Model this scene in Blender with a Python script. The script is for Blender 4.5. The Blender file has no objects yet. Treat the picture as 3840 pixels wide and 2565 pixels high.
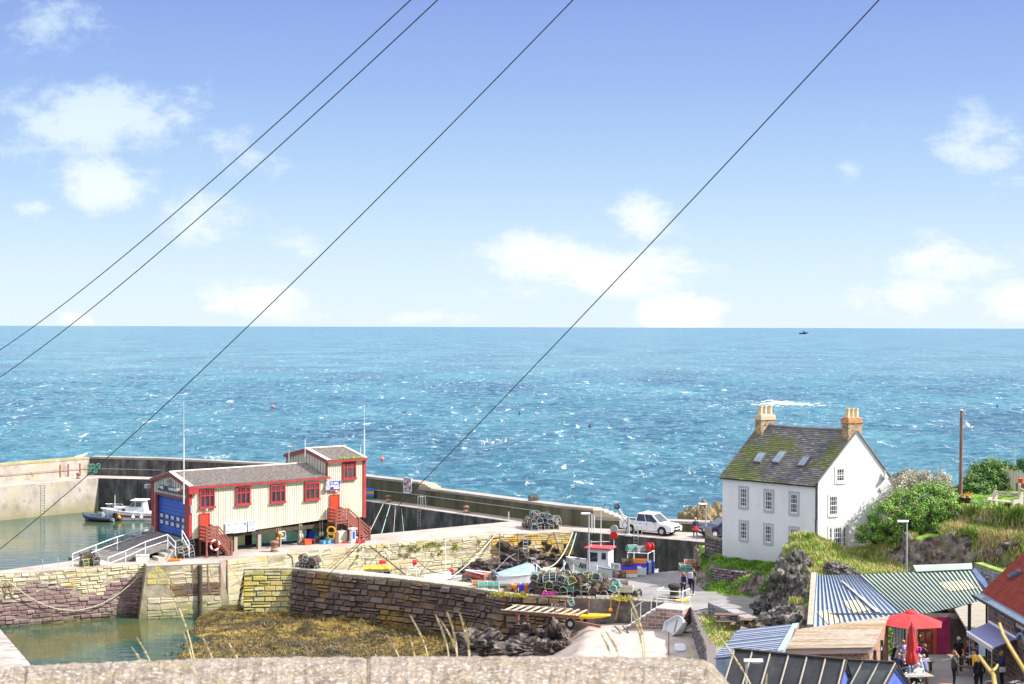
import bpy, math, random
from mathutils import Vector, Matrix, noise
from mathutils.geometry import tessellate_polygon
R = math.radians
random.seed(7)
SC = bpy.context.scene
COL = SC.collection
# ------------------------------------------------------------------ camera
F, H = 6200.0,17.5            # focal length in photo pixels, eye height above the quay
cd = bpy.data.cameras.new('camera')
cam = bpy.data.objects.new('camera', cd); COL.objects.link(cam)
CR = (Matrix.Rotation(math.pi/2 - math.atan(58.0/F),4, 'X') @ Matrix.Rotation(R(0.164),4, 'Z'))
cam.matrix_world = Matrix.Translation((0,0, H)) @ CR
cd.sensor_width = 36.0; cd.lens = F/3840*36; cd.clip_start = 0.1; cd.clip_end = 60000
cd.dof.use_dof = True; cd.dof.focus_distance = 115; cd.dof.aperture_fstop = 14
SC.camera = cam
# ------------------------------------------------------------------ light
SUN_EL, SUN_AZ = R(43),(0.995,-0.08)     # horizontal direction towards the sun
sx, sy = SUN_AZ; n_ = math.hypot(sx, sy); sx /= n_; sy /= n_
sd = Vector((sx*math.cos(SUN_EL), sy*math.cos(SUN_EL), math.sin(SUN_EL)))
sl = bpy.data.lights.new('sun', 'SUN'); sl.energy = 4.6; sl.angle = R(0.5); sl.color = (1.0,0.955,0.88)
so = bpy.data.objects.new('sun', sl); COL.objects.link(so); so.rotation_euler = sd.to_track_quat('Z', 'Y').to_euler()
so.location = (0,0,60)
W = bpy.data.worlds.new('World'); SC.world = W; W.use_nodes = True
SC.view_settings.view_transform = 'Standard'; SC.view_settings.look = 'None'
SC.view_settings.exposure = 0.95; SC.view_settings.gamma = 1
SC.render.engine = 'CYCLES'
SC.cycles.transparent_max_bounces = 24; SC.cycles.max_bounces = 6
def build_world():
 nt = W.node_tree; N = nt.nodes; L = nt.links; N.clear()
 def nd(t, **k):
  n = N.new(t)
  for a, b in k.items(): setattr(n, a, b)
  return n
 out = nd('ShaderNodeOutputWorld'); bg = nd('ShaderNodeBackground'); bg.inputs[1].default_value = 0.12
 sky = nd('ShaderNodeTexSky', sky_type='NISHITA', sun_disc=False, sun_elevation=SUN_EL, sun_rotation=math.atan2(sx, sy))
 sky.altitude = 20; sky.air_density = 1.0; sky.dust_density = 0.6; sky.ozone_density = 2.2
 tc = nd('ShaderNodeTexCoord'); sep = nd('ShaderNodeSeparateXYZ'); L.new(tc.outputs['Generated'], sep.inputs[0])
 # colour of clear air by elevation, multiplied onto the physical sky
 mr = nd('ShaderNodeMapRange'); mr.inputs[1].default_value = 0.0; mr.inputs[2].default_value = 0.24
 L.new(sep.outputs[2], mr.inputs[0])
 rp = nd('ShaderNodeValToRGB'); cr = rp.color_ramp; L.new(mr.outputs[0], rp.inputs[0])
 pts = [(0.0, SKYC[0]),(0.12, SKYC[1]),(0.35, SKYC[2]),(0.6, SKYC[3]),(0.82, SKYC[4]),(1.0, SKYC[5])]
 cr.elements[0].position = 0; cr.elements[0].color = (*pts[0][1], 1)
 cr.elements[1].position = 1; cr.elements[1].color = (*pts[-1][1], 1)
 for p, c in pts[1:-1]:
  e = cr.elements.new(p); e.color = (*c, 1)
 mixs = nd('ShaderNodeMix', data_type='RGBA'); mixs.inputs[0].default_value = 0.9
 L.new(sky.outputs[0], mixs.inputs[6]); L.new(rp.outputs[0], mixs.inputs[7])
 # clouds: placed banks (direction space: x/y = azimuth tangent, z/y = elevation tangent) broken up by noise
 az = nd('ShaderNodeMath', operation='DIVIDE'); L.new(sep.outputs[0], az.inputs[0])
 ymax = nd('ShaderNodeMath', operation='MAXIMUM'); ymax.inputs[1].default_value = 0.05; L.new(sep.outputs[1], ymax.inputs[0]); L.new(ymax.outputs[0], az.inputs[1])
 el = nd('ShaderNodeMath', operation='DIVIDE'); L.new(sep.outputs[2], el.inputs[0]); L.new(ymax.outputs[0], el.inputs[1])
 cmb = nd('ShaderNodeCombineXYZ'); L.new(az.outputs[0], cmb.inputs[0]); L.new(el.outputs[0], cmb.inputs[1])
 nz = nd('ShaderNodeTexNoise'); nz.inputs['Scale'].default_value = 17; nz.inputs['Detail'].default_value = 10; nz.inputs['Roughness'].default_value = 0.66; nz.inputs['Distortion'].default_value = 0.15
 mp = nd('ShaderNodeMapping'); mp.inputs['Scale'].default_value = (1,1.6,1); L.new(cmb.outputs[0], mp.inputs[0]); L.new(mp.outputs[0], nz.inputs['Vector'])
 total = None
 for (px, py, rx, ry, a) in CLOUDS:
  cx, cy = (px-1920)/F, (1224-py)/F
  sub = nd('ShaderNodeVectorMath', operation='SUBTRACT'); L.new(cmb.outputs[0], sub.inputs[0]); sub.inputs[1].default_value = (cx, cy, 0)
  mul = nd('ShaderNodeVectorMath', operation='MULTIPLY'); L.new(sub.outputs[0], mul.inputs[0]); mul.inputs[1].default_value = (F/rx, F/ry, 0)
  ln = nd('ShaderNodeVectorMath', operation='LENGTH'); L.new(mul.outputs[0], ln.inputs[0])
  m2 = nd('ShaderNodeMapRange', interpolation_type='SMOOTHSTEP'); m2.inputs[1].default_value = 1.35; m2.inputs[2].default_value = 0.1; m2.inputs[3].default_value = 0; m2.inputs[4].default_value = a
  L.new(ln.outputs[1], m2.inputs[0])
  if total is None: total = m2.outputs[0]
  else:
   mx = nd('ShaderNodeMath', operation='MAXIMUM'); L.new(total, mx.inputs[0]); L.new(m2.outputs[0], mx.inputs[1]); total = mx.outputs[0]
 # mask = smoothstep(noise + bank - threshold)
 s1 = nd('ShaderNodeMath', operation='MULTIPLY_ADD'); L.new(total, s1.inputs[0]); s1.inputs[1].default_value = 0.55; nm = nd('ShaderNodeMath', operation='MULTIPLY_ADD'); L.new(nz.outputs['Fac'], nm.inputs[0]); nm.inputs[1].default_value = 1.7; nm.inputs[2].default_value = -0.42; L.new(nm.outputs[0], s1.inputs[2])
 m3 = nd('ShaderNodeMapRange', interpolation_type='SMOOTHSTEP'); m3.inputs[1].default_value = 0.6; m3.inputs[2].default_value = 0.98
 L.new(s1.outputs[0], m3.inputs[0])
 m4 = nd('ShaderNodeMath', operation='MULTIPLY'); L.new(m3.outputs[0], m4.inputs[0]); m4.inputs[1].default_value = 0.9
 # wispy: fade with the bank's own strength
 m5 = nd('ShaderNodeMath', operation='MULTIPLY'); L.new(m4.outputs[0], m5.inputs[0]);
 t2 = nd('ShaderNodeMath', operation='POWER'); L.new(total, t2.inputs[0]); t2.inputs[1].default_value = 0.5
 L.new(t2.outputs[0], m5.inputs[1])
 rpc = nd('ShaderNodeValToRGB'); L.new(mr.outputs[0], rpc.inputs[0])
 rpc.color_ramp.elements[0].color = (*CLOUDC[0], 1); rpc.color_ramp.elements[1].color = (*CLOUDC[1], 1)
 mixc = nd('ShaderNodeMix', data_type='RGBA'); L.new(m5.outputs[0], mixc.inputs[0]); L.new(mixs.outputs[2], mixc.inputs[6]); L.new(rpc.outputs[0], mixc.inputs[7])
 # plain white glow added overhead, above the view, to lift the shade
 ov = nd('ShaderNodeMapRange', interpolation_type='SMOOTHSTEP'); ov.inputs[1].default_value = 0.27; ov.inputs[2].default_value = 0.5; ov.inputs[4].default_value = .7; L.new(sep.outputs[2], ov.inputs[0])
 mixo = nd('ShaderNodeMix', data_type='RGBA'); L.new(ov.outputs[0], mixo.inputs[0]); L.new(mixc.outputs[2], mixo.inputs[6]); mixo.inputs[7].default_value = (8.0,8.1,8.3,1)
 L.new(mixo.outputs[2], bg.inputs[0]); L.new(bg.outputs[0], out.inputs[0])
# background strength is 0.12, so these are about 8x display-linear
SKYC = [(3.5,4.1,4.5),(3.05,3.8,4.4),(2.1,2.95,4.15),(1.4,2.1,3.8),(1.08,1.55,3.4),(.95,1.32,3.25)]
CLOUDC = [(4.9,4.85,4.75),(2.7,3.85,4.6)]
CLOUDS = [(120,80,420,210,.62),(380,450,700,240,.78),(60,520,360,210,.6),(800,520,320,140,.55),(380,690,320,160,.95),(700,800,300,160,.75),(960,610,300,90,.62),(140,770,130,60,.7),
          (930,1110,270,110,1),(300,1205,120,40,.8),(1080,930,220,70,.6),(700,340,90,40,.7),
          (2390,830,170,130,1.15),(2030,960,360,130,1.05),(2330,1010,450,150,1.1),(2560,1165,260,110,1.1),(1900,1100,300,60,.6),
          (3740,520,440,190,.7),(3200,620,110,90,.5),(3560,960,330,120,1),(3420,1110,320,110,.8),(3800,1130,220,110,.8),(3800,700,250,100,.5),(1450,1190,900,40,.45)]
build_world()
# ------------------------------------------------------------------ pixel helpers: a pixel of the photo to a real point
def ray(px, py):
 d = CR.to_3x3() @ Vector(((px-1920)/F, -(py-1282.5)/F, -1)); return d/d.y
def P(px, py, z=0.0):
 d = ray(px, py); t = (z-H)/d.z; return Vector((d.x*t, t, z))
def PD(px, py, D):
 d = ray(px, py); return Vector((d.x*D, D, H+d.z*D))
def PX(px, D, z=0.0):                       # point at depth D under pixel column px, height z
 py = 1224+ (H-z)*F/D
 d = ray(px, py); return Vector((d.x*D, D, z))
def PW(A, B, px, py):                       # ray meets the vertical plane through A and B
 d = ray(px, py); n = Vector((B.y-A.y, -(B.x-A.x),0)); t = (n.x*A.x+n.y*A.y)/(n.x*d.x+n.y*d.y)
 return Vector((d.x*t, t, H+d.z*t))
def PPl(px, py, z0, D0, k):                 # ray meets the plane z = z0 + k*(D-D0)
 d = ray(px, py); t = (z0-k*D0-H)/(d.z-k); return Vector((d.x*t, t, H+d.z*t))
def XY(px, py): return P(px, py, 0).xy
# ------------------------------------------------------------------ materials
MATS = {}
def ramp(N, cols):
 rp = N.new('ShaderNodeValToRGB'); cr = rp.color_ramp
 cols = [(i/(max(1, len(cols)-1)), c) if len(c) == 3 else c for i, c in enumerate(cols)]
 cr.elements[0].position = cols[0][0]; cr.elements[0].color = (*cols[0][1], 1)
 cr.elements[1].position = cols[-1][0]; cr.elements[1].color = (*cols[-1][1], 1)
 for p, c in cols[1:-1]:
  e = cr.elements.new(p); e.color = (*c, 1)
 return rp
def mat(name, cols, rough=.8, scale=4, detail=4, bump=0.0, bscale=None, metal=0, coord='Object', stretch=(1,1,1), lo=.3, hi=.7,
  blocks=None, rnd=None, patches=(), spec=.3, brick=None, alpha=None, wave=None, zband=None, emit=None):
 """noise-ramped Principled surface. patches: (colour, scale, lo, hi, amount); rnd: ramp for the per-block attribute;
       zband: (z0, z1, colour) a tide stain below z1; brick: (w, h, mortar colour) drawn on the metre UVs"""
 m = bpy.data.materials.new(name); MATS[name] = m; m.use_nodes = True
 nt = m.node_tree; N = nt.nodes; L = nt.links; b = N['Principled BSDF']
 b.inputs['Roughness'].default_value = rough; b.inputs['Metallic'].default_value = metal
 b.inputs['Specular IOR Level'].default_value = spec
 tc = N.new('ShaderNodeTexCoord'); mp = N.new('ShaderNodeMapping'); mp.inputs['Scale'].default_value = stretch
 geo = None
 if coord == 'World':
  geo = N.new('ShaderNodeNewGeometry'); L.new(geo.outputs['Position'], mp.inputs[0])
 else: L.new(tc.outputs[coord], mp.inputs[0])
 def noise_(sc, dt=detail, vec=None):
  n = N.new('ShaderNodeTexNoise'); n.inputs['Scale'].default_value = sc; n.inputs['Detail'].default_value = dt; n.inputs['Roughness'].default_value = .62
  L.new(vec or mp.outputs[0], n.inputs['Vector']); return n
 def rng(sock, a, c):
  r = N.new('ShaderNodeMapRange'); r.inputs[1].default_value = a; r.inputs[2].default_value = c; L.new(sock, r.inputs[0]); return r.outputs[0]
 def mix(f, a, c, mode='MIX'):
  x = N.new('ShaderNodeMix'); x.data_type = 'RGBA'; x.blend_type = mode
  if isinstance(f, float): x.inputs[0].default_value = f
  else: L.new(f, x.inputs[0])
  for i, s in ((6, a),(7, c)):
   if isinstance(s, tuple): x.inputs[i].default_value = (*s, 1)
   else: L.new(s, x.inputs[i])
  return x.outputs[2]
 if len(cols) == 1: cols = [cols[0], tuple(min(1, v*1.12+.004) for v in cols[0])]
 nz = noise_(scale); rp = ramp(N, cols); L.new(rng(nz.outputs['Fac'], lo, hi), rp.inputs[0]); c = rp.outputs[0]
 bh = None
 if rnd:
  at = N.new('ShaderNodeAttribute'); at.attribute_name = 'rnd'
  r2 = ramp(N, rnd); L.new(at.outputs['Fac'], r2.inputs[0]); c = mix(.72, c, r2.outputs[0])
 if brick:
  bt = N.new('ShaderNodeTexBrick'); L.new(tc.outputs['UV'], bt.inputs['Vector'])
  bt.inputs['Scale'].default_value = 1; bt.inputs['Brick Width'].default_value = brick[0]; bt.inputs['Row Height'].default_value = brick[1]
  bt.inputs['Mortar Size'].default_value = brick[3] if len(brick) > 3 else .015; bt.inputs['Mortar'].default_value = (*brick[2], 1)
  bt.inputs['Color1'].default_value = (.55,.55,.55,1); bt.inputs['Color2'].default_value = (1.15,1.15,1.15,1); bt.inputs['Bias'].default_value = 0
  m1 = mix(1.0, c, bt.outputs['Color'], 'MULTIPLY'); c = mix(bt.outputs['Fac'], m1, tuple(brick[2])); bh = bt.outputs['Fac']
 for (pc, psc, pl, ph, am) in patches:
  pn = noise_(psc, 5)
  pm = N.new('ShaderNodeMath'); pm.operation = 'MULTIPLY'; pm.inputs[1].default_value = am; L.new(rng(pn.outputs['Fac'], pl, ph), pm.inputs[0])
  cl = N.new('ShaderNodeClamp'); L.new(pm.outputs[0], cl.inputs[0]); c = mix(cl.outputs[0], c, tuple(pc))
 if zband:
  g2 = N.new('ShaderNodeNewGeometry'); sp = N.new('ShaderNodeSeparateXYZ'); L.new(g2.outputs['Position'], sp.inputs[0])
  nn = noise_(1.1,4); ad = N.new('ShaderNodeMath'); ad.operation = 'MULTIPLY_ADD'; L.new(nn.outputs['Fac'], ad.inputs[0]); ad.inputs[1].default_value = -1.6; L.new(sp.outputs[2], ad.inputs[2])
  rr = N.new('ShaderNodeMapRange'); rr.inputs[1].default_value = zband[1]-.8; rr.inputs[2].default_value = zband[0]-.8; rr.inputs[4].default_value = .85; L.new(ad.outputs[0], rr.inputs[0]); c = mix(rr.outputs[0], c, tuple(zband[2]))
 if wave:                                     # (period metres, dark factor, uv axis)
  su = N.new('ShaderNodeSeparateXYZ'); L.new(tc.outputs['UV'], su.inputs[0])
  w1 = N.new('ShaderNodeMath'); w1.operation = 'MULTIPLY'; w1.inputs[1].default_value = 2*math.pi/wave[0]; L.new(su.outputs[wave[2]], w1.inputs[0])
  w2 = N.new('ShaderNodeMath'); w2.operation = 'SINE'; L.new(w1.outputs[0], w2.inputs[0]); f = rng(w2.outputs[0], wave[3] if len(wave) > 3 else 0,1)
  c = mix(f, c, tuple(wave[1]));
 L.new(c, b.inputs['Base Color'])
 if bump:
  bn = noise_(bscale or scale*3,6); bp = N.new('ShaderNodeBump'); bp.inputs['Strength'].default_value = min(1, bump); bp.inputs['Distance'].default_value = .05*max(1, bump)
  h = bn.outputs['Fac']
  if bh is not None:
   hm = N.new('ShaderNodeMath'); hm.operation = 'MULTIPLY_ADD'; L.new(bh, hm.inputs[0]); hm.inputs[1].default_value = -.6; L.new(h, hm.inputs[2]); h = hm.outputs[0]
  L.new(h, bp.inputs['Height']); L.new(bp.outputs[0], b.inputs['Normal'])
 if alpha is not None:
  b.inputs['Alpha'].default_value = alpha
 if emit: b.inputs['Emission Color'].default_value = (*emit, 1); b.inputs['Emission Strength'].default_value = 1
 return m
def plain(name, c, rough=.6, metal=0, v=.12):
 return mat(name, [tuple(max(0, x*(1-v)) for x in c), tuple(min(1, x*(1+v)) for x in c)], rough=rough, metal=metal, scale=9)
# ------------------------------------------------------------------ mesh builder
class MB:
 def __init__(s): s.v = []; s.f = []; s.r = []; s.mi = []; s.M = None; s.cur = 0
 def _a(s, vs, fs, r=None):
  o = len(s.v)
  for p in vs:
   p = Vector(p); s.v.append(s.M @ p if s.M else p)
  for f in fs:
   s.f.append([i+o for i in f]); s.r.append(random.random() if r is None else r); s.mi.append(s.cur)
 def box(s, c, d, rz=0, ry=0, rx=0, r=None):
  m = Matrix.Translation(c) @ Matrix.Rotation(rz, 4, 'Z') @ Matrix.Rotation(ry, 4, 'Y') @ Matrix.Rotation(rx, 4, 'X')
  x, y, z = d[0]/2, d[1]/2, d[2]/2
  vs = [m @ Vector(p) for p in ((-x,-y,-z),(x,-y,-z),(x,y,-z),(-x,y,-z),(-x,-y,z),(x,-y,z),(x,y,z),(-x,y,z))]
  s._a(vs, [(0,3,2,1),(4,5,6,7),(0,1,5,4),(1,2,6,5),(2,3,7,6),(3,0,4,7)], r); return s
 def bbox(s, c, d, rz=0, b=.02):           # box with chamfered edges
  x, y, z = d[0]/2, d[1]/2, d[2]/2; m = Matrix.Translation(c) @ Matrix.Rotation(rz, 4, 'Z'); b = min(b, x*.45, y*.45, z*.45)
  rings = []
  for (zz, i) in ((-z, b),(-z+b, 0),(z-b, 0),(z, b)):
   X, Y = x-i, y-i; k = b
   rings.append([(-X+k,-Y),(X-k,-Y),(X,-Y+k),(X,Y-k),(X-k,Y),(-X+k,Y),(-X,Y-k),(-X,-Y+k)])
   rings[-1] = [m @ Vector((p[0], p[1], zz)) for p in rings[-1]]
  s.loft(rings); return s
 def loft(s, rings, cap=True, closed=True, r=None):
  n = len(rings[0]); vs = [p for rg in rings for p in rg]; fs = []
  for i in range(len(rings)-1):
   for j in range(n if closed else n-1):
    k = (j+1) % n; fs.append((i*n+j, i*n+k, (i+1)*n+k, (i+1)*n+j))
  if cap and closed: fs.append(tuple(range(n-1,-1,-1))); fs.append(tuple((len(rings)-1)*n+j for j in range(n)))
  s._a(vs, fs, r); return s
 def cyl(s, a, b, r0, r1=None, n=8, cap=True):
  a, b = Vector(a), Vector(b); r1 = r0 if r1 is None else r1; q = (b-a).to_track_quat('Z', 'Y')
  rg = [[p + q @ Vector((rr*math.cos(2*math.pi*i/n), rr*math.sin(2*math.pi*i/n),0)) for i in range(n)] for p, rr in ((a, r0),(b, r1))]
  s.loft(rg, cap, r=random.random()); return s
 def tube(s, pts, r, n=5, closed=False):
  pts = [Vector(p) for p in pts]; rr = r if isinstance(r, (list, tuple)) else [r]*len(pts); rings = []
  for i, p in enumerate(pts):
   if closed: d = pts[(i+1) % len(pts)]-pts[i-1]
   else: d = pts[min(i+1, len(pts)-1)]-pts[max(i-1,0)]
   if d.length < 1e-6: d = Vector((0,0,1))
   q = d.to_track_quat('Z', 'Y'); rings.append([p + q @ Vector((rr[i]*math.cos(2*math.pi*k/n), rr[i]*math.sin(2*math.pi*k/n),0)) for k in range(n)])
  if closed: rings.append(rings[0])
  s.loft(rings, not closed, r=random.random()); return s
 def torus(s, c, R_, r, axis='Y', n=16, k=6, M=None):
  M = M or Matrix.Identity(4); pts = []
  for i in range(n):
   a = 2*math.pi*i/n; q = {'Y': Vector((math.cos(a)*R_, 0, math.sin(a)*R_)), 'Z': Vector((math.cos(a)*R_, math.sin(a)*R_, 0)), 'X': Vector((0, math.cos(a)*R_, math.sin(a)*R_))}[axis]
   pts.append(Vector(c)+(M.to_3x3() @ q))
  return s.tube(pts, r, k, True)
 def sph(s, c, r, nu=10, nv=7, sc=(1,1,1)):
  c = Vector(c); rings = []
  for j in range(1, nv):
   t = math.pi*j/nv; rings.append([c+Vector((r*sc[0]*math.sin(t)*math.cos(2*math.pi*i/nu), r*sc[1]*math.sin(t)*math.sin(2*math.pi*i/nu),-r*sc[2]*math.cos(t))) for i in range(nu)])
  n = nu; vs = [p for rg in rings for p in rg]+[c-Vector((0,0, r*sc[2])), c+Vector((0,0, r*sc[2]))]; fs = []
  for i in range(len(rings)-1):
   for j in range(n): k = (j+1) % n; fs.append((i*n+j, i*n+k, (i+1)*n+k, (i+1)*n+j))
  a = len(vs)-2
  for j in range(n): k = (j+1) % n; fs.append((a, k, j)); fs.append((a+1,(len(rings)-1)*n+j, (len(rings)-1)*n+k))
  s._a(vs, fs, random.random()); return s
 def lathe(s, c, prof, n=12):
  c = Vector(c); s.loft([[c+Vector((r*math.cos(2*math.pi*i/n), r*math.sin(2*math.pi*i/n), z)) for i in range(n)] for r, z in prof]); return s
 def prism(s, poly, z0, z1, cap_bottom=False):   # poly of xy, any order; z may be list
  pts = [Vector((p[0], p[1])) for p in poly]; n = len(pts)
  ar = sum(pts[i].x*pts[(i+1) % n].y-pts[(i+1) % n].x*pts[i].y for i in range(n))
  if ar < 0: pts.reverse()
  top = [Vector((p.x, p.y, z1)) for p in pts]; bot = [Vector((p.x, p.y, z0)) for p in pts]
  tri = tessellate_polygon([top])
  s._a(top, [tuple(t) if ((top[t[1]]-top[t[0]]).cross(top[t[2]]-top[t[0]])).z > 0 else tuple(reversed(t)) for t in tri], .5)
  s._a(bot+top, [(i, (i+1) % n, n+(i+1) % n, n+i) for i in range(n)], .5)
  if cap_bottom: s._a(bot, [tuple(reversed(t)) if ((top[t[1]]-top[t[0]]).cross(top[t[2]]-top[t[0]])).z > 0 else tuple(t) for t in tri], .5)
  return s
 def slab(s, quad, th):                     # quad of points (top surface, ccw from above), thickness th below
  q = [Vector(p) for p in quad]; n = (q[1]-q[0]).cross(q[-1]-q[0]).normalized()
  if n.z < 0: q.reverse(); n = -n
  b = [p-n*th for p in q]; k = len(q)
  s._a(q+b, [tuple(range(k)), tuple(range(2*k-1, k-1,-1))]+[(i, k+i, k+(i+1) % k, (i+1) % k) for i in range(k)], .5); return s
 def extr(s, prof, y0, y1, tx=0):           # profile in xz extruded along y
  n = len(prof); a = [Vector((p[0], y0, p[1])) for p in prof]; b = [Vector((p[0], y1, p[1])) for p in prof]
  tri = tessellate_polygon([a]); fs = []
  for t in tri:
   nn = (a[t[1]]-a[t[0]]).cross(a[t[2]]-a[t[0]]).y
   t = tuple(t) if (nn < 0) == (y0 < y1) else tuple(reversed(t))
   fs.append(t); fs.append(tuple(n+i for i in reversed(t)))
  ar = sum(prof[i][0]*prof[(i+1) % n][1]-prof[(i+1) % n][0]*prof[i][1] for i in range(n))
  for i in range(n):
   j = (i+1) % n; fs.append((i, j, n+j, n+i) if (ar > 0) == (y0 < y1) else (i, n+i, n+j, j))
  s._a(a+b, fs, .5); return s
 def corr(s, a0, a1, b0, b1, n, dep, prof='sin', sub=4):
  """corrugated sheet: edge a0->a1 to edge b0->b1, ribs run a->b"""
  a0, a1, b0, b1 = map(Vector, (a0, a1, b0, b1)); nn = (a1-a0).cross(b0-a0).normalized(); vs = []; fs = []
  N = n*sub
  for i in range(N+1):
   t = i/N; ph = (i % sub)/sub
   o = dep*math.sin(2*math.pi*ph) if prof == 'sin' else (dep if ph >= .75 or ph == 0 and False else 0)
   vs += [a0.lerp(a1, t)+nn*o, b0.lerp(b1, t)+nn*o]
  for i in range(N): fs.append((2*i, 2*i+2,2*i+3,2*i+1))
  s._a(vs, fs, .5); return s
 def courses(s, a0, a1, b0, b1, rows, step):
  """slates: a0->a1 eave, b0->b1 ridge; saw-tooth courses"""
  a0, a1, b0, b1 = map(Vector, (a0, a1, b0, b1)); nn = (a1-a0).cross(b0-a0).normalized()
  for i in range(rows):
   t0, t1 = i/rows, (i+1)/rows; L0, R0, L1, R1 = a0.lerp(b0, t0), a1.lerp(b1, t0), a0.lerp(b0, t1), a1.lerp(b1, t1)
   w = (R0-L0).length; k = max(2, int(w/.3)); off = random.random()*.5
   for j in range(k):
    u0, u1 = max(0,(j-off)/(k-off)),(j+1-off)/(k-off); h = step*random.uniform(.6,1.3)
    A, B_, C_, D_ = L0.lerp(R0, u0)+nn*h, L0.lerp(R0, u1)+nn*h, L1.lerp(R1, u1), L1.lerp(R1, u0)
    s._a([A, B_, C_, D_, L0.lerp(R0, u0), L0.lerp(R0, u1)], [(0,1,2,3),(4,5,1,0)], random.random())
  return s
 def build(s, name, m=None, parent=None, world=False, smooth=False, uv=True, org=None):
  me = bpy.data.meshes.new(name)
  if parent is None and org is None and s.v:
   xs = [p.x for p in s.v]; ys = [p.y for p in s.v]; zs = [p.z for p in s.v]
   org = Vector(((min(xs)+max(xs))/2,(min(ys)+max(ys))/2, min(zs)))
  if parent is not None and world: off = WORLD(parent)
  elif parent is None: off = Matrix.Translation(org)
  else: off = None
  inv = off.inverted() if off is not None else None
  me.from_pydata([inv @ p for p in s.v] if inv is not None else s.v, [], s.f)
  for x in (m if isinstance(m, (list, tuple)) else [m]):
   if x: me.materials.append(MATS[x] if isinstance(x, str) else x)
  if any(s.mi): me.polygons.foreach_set('material_index', s.mi)
  if uv and len(s.f) < 60000:
   ul = me.uv_layers.new(name='UVMap').data; vv = me.vertices; Z = Vector((0,0,1))
   at = me.attributes.new('rnd', 'FLOAT', 'FACE'); at.data.foreach_set('value', s.r)
   for p in me.polygons:
    n = p.normal; t = Z.cross(n)
    t = t.normalized() if t.length > .02 else Vector((1,0,0)); b = n.cross(t)
    for li in p.loop_indices:
     co = vv[me.loops[li].vertex_index].co
     ul[li].uv = (co.dot(t), co.dot(b))
  if smooth: me.polygons.foreach_set('use_smooth', [True]*len(me.polygons))
  me.update(); o = bpy.data.objects.new(name, me); COL.objects.link(o)
  if parent is not None: o.parent = parent
  else: o.location = org
  return o
def WORLD(o):
 m = Matrix.LocRotScale(o.location, o.rotation_euler, o.scale)
 return WORLD(o.parent) @ m if o.parent else m
def tag(o, label, cat, group=None):
 o['label'] = label; o['category'] = cat
 if group: o['group'] = group
 return o
def thing(name, label, cat, loc=(0,0,0), rz=0, group=None):
 o = bpy.data.objects.new(name, None); o.empty_display_size = .3; COL.objects.link(o); o.location = loc; o.rotation_euler = (0,0, rz)
 return tag(o, label, cat, group)
def struct(o, kind='structure'): o['kind'] = kind; return o
def kids(o): return [c for c in bpy.data.objects if c.parent == o]
def copy_tree(o, parent=None, ks=None):
 c = o.copy(); COL.objects.link(c)
 if parent: c.parent = parent
 for ch in kids(o): copy_tree(ch, c)
 return c
def dup(o, loc, rz=0, label=None, group=None, ks=None, rot=None, sc=None):
 c = o.copy(); COL.objects.link(c); c.location = loc; c.rotation_euler = rot or (0,0, rz)
 if sc: c.scale = (sc,)*3 if isinstance(sc, (int, float)) else sc
 if label: c['label'] = label
 if group: c['group'] = group
 for k in (ks if ks is not None else kids(o)):
  d = copy_tree(k); d.parent = c
 return c
def text(s, size, name, m, parent, M, depth=.01):
 cu = bpy.data.curves.new(name, 'FONT'); cu.body = s; cu.size = size; cu.extrude = depth; cu.align_x = 'CENTER'; cu.align_y = 'CENTER'; cu.offset = size*.02
 t = bpy.data.objects.new(name, cu); COL.objects.link(t); bpy.context.view_layer.update()
 me = bpy.data.meshes.new_from_object(t.evaluated_get(bpy.context.evaluated_depsgraph_get())); bpy.data.objects.remove(t); bpy.data.curves.remove(cu)
 me.transform(M); me.materials.clear(); me.materials.append(MATS[m]); o = bpy.data.objects.new(name, me); COL.objects.link(o); o.parent = parent; return o
def frame(A, B):
 """local frame on a wall seen from its right-hand side A->B: X along, Y inward, Z up"""
 u = Vector((B.x-A.x, B.y-A.y, 0)).normalized(); return Matrix(((u.x, -u.y, 0,0),(u.y, u.x, 0,0),(0,0,1,0),(0,0,0,1)))
def fbm(x, y, z=0, o=4): return noise.fractal(Vector((x, y, z)),1.0,2.0, o)
# ---- palette
WET = (.035,.035,.025)
ST_Y = [(.30,.24,.14),(.52,.45,.30),(.62,.56,.42),(.45,.38,.2),(.56,.5,.36)]
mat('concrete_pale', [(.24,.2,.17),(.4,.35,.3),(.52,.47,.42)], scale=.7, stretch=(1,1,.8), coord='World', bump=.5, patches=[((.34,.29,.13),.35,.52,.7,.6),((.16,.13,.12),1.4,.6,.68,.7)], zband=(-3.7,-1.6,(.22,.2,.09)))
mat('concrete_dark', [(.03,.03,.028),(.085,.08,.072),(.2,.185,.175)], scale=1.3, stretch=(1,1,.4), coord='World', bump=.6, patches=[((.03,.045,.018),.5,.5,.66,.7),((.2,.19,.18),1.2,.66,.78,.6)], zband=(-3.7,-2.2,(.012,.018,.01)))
mat('concrete_green', [(.05,.055,.025),(.11,.105,.055),(.2,.18,.12)], scale=.6, stretch=(1,1,.12), coord='World', bump=.6, patches=[((.05,.07,.02),.3,.5,.7,.6)])
mat('deck', [(.26,.215,.19),(.37,.315,.28),(.45,.39,.35)], scale=.35, coord='World', bump=.3, bscale=3, patches=[((.25,.2,.18),.25,.55,.72,.6),((.5,.45,.41),1.5,.62,.72,.5),((.16,.13,.11),2.2,.64,.7,.6)])
mat('road', [(.17,.16,.16),(.225,.21,.205),(.28,.26,.25)], scale=.4, coord='World', bump=.25, bscale=5, patches=[((.4,.37,.33),.15,.5,.7,.55),((.14,.13,.13),.8,.66,.74,.5)])
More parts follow.
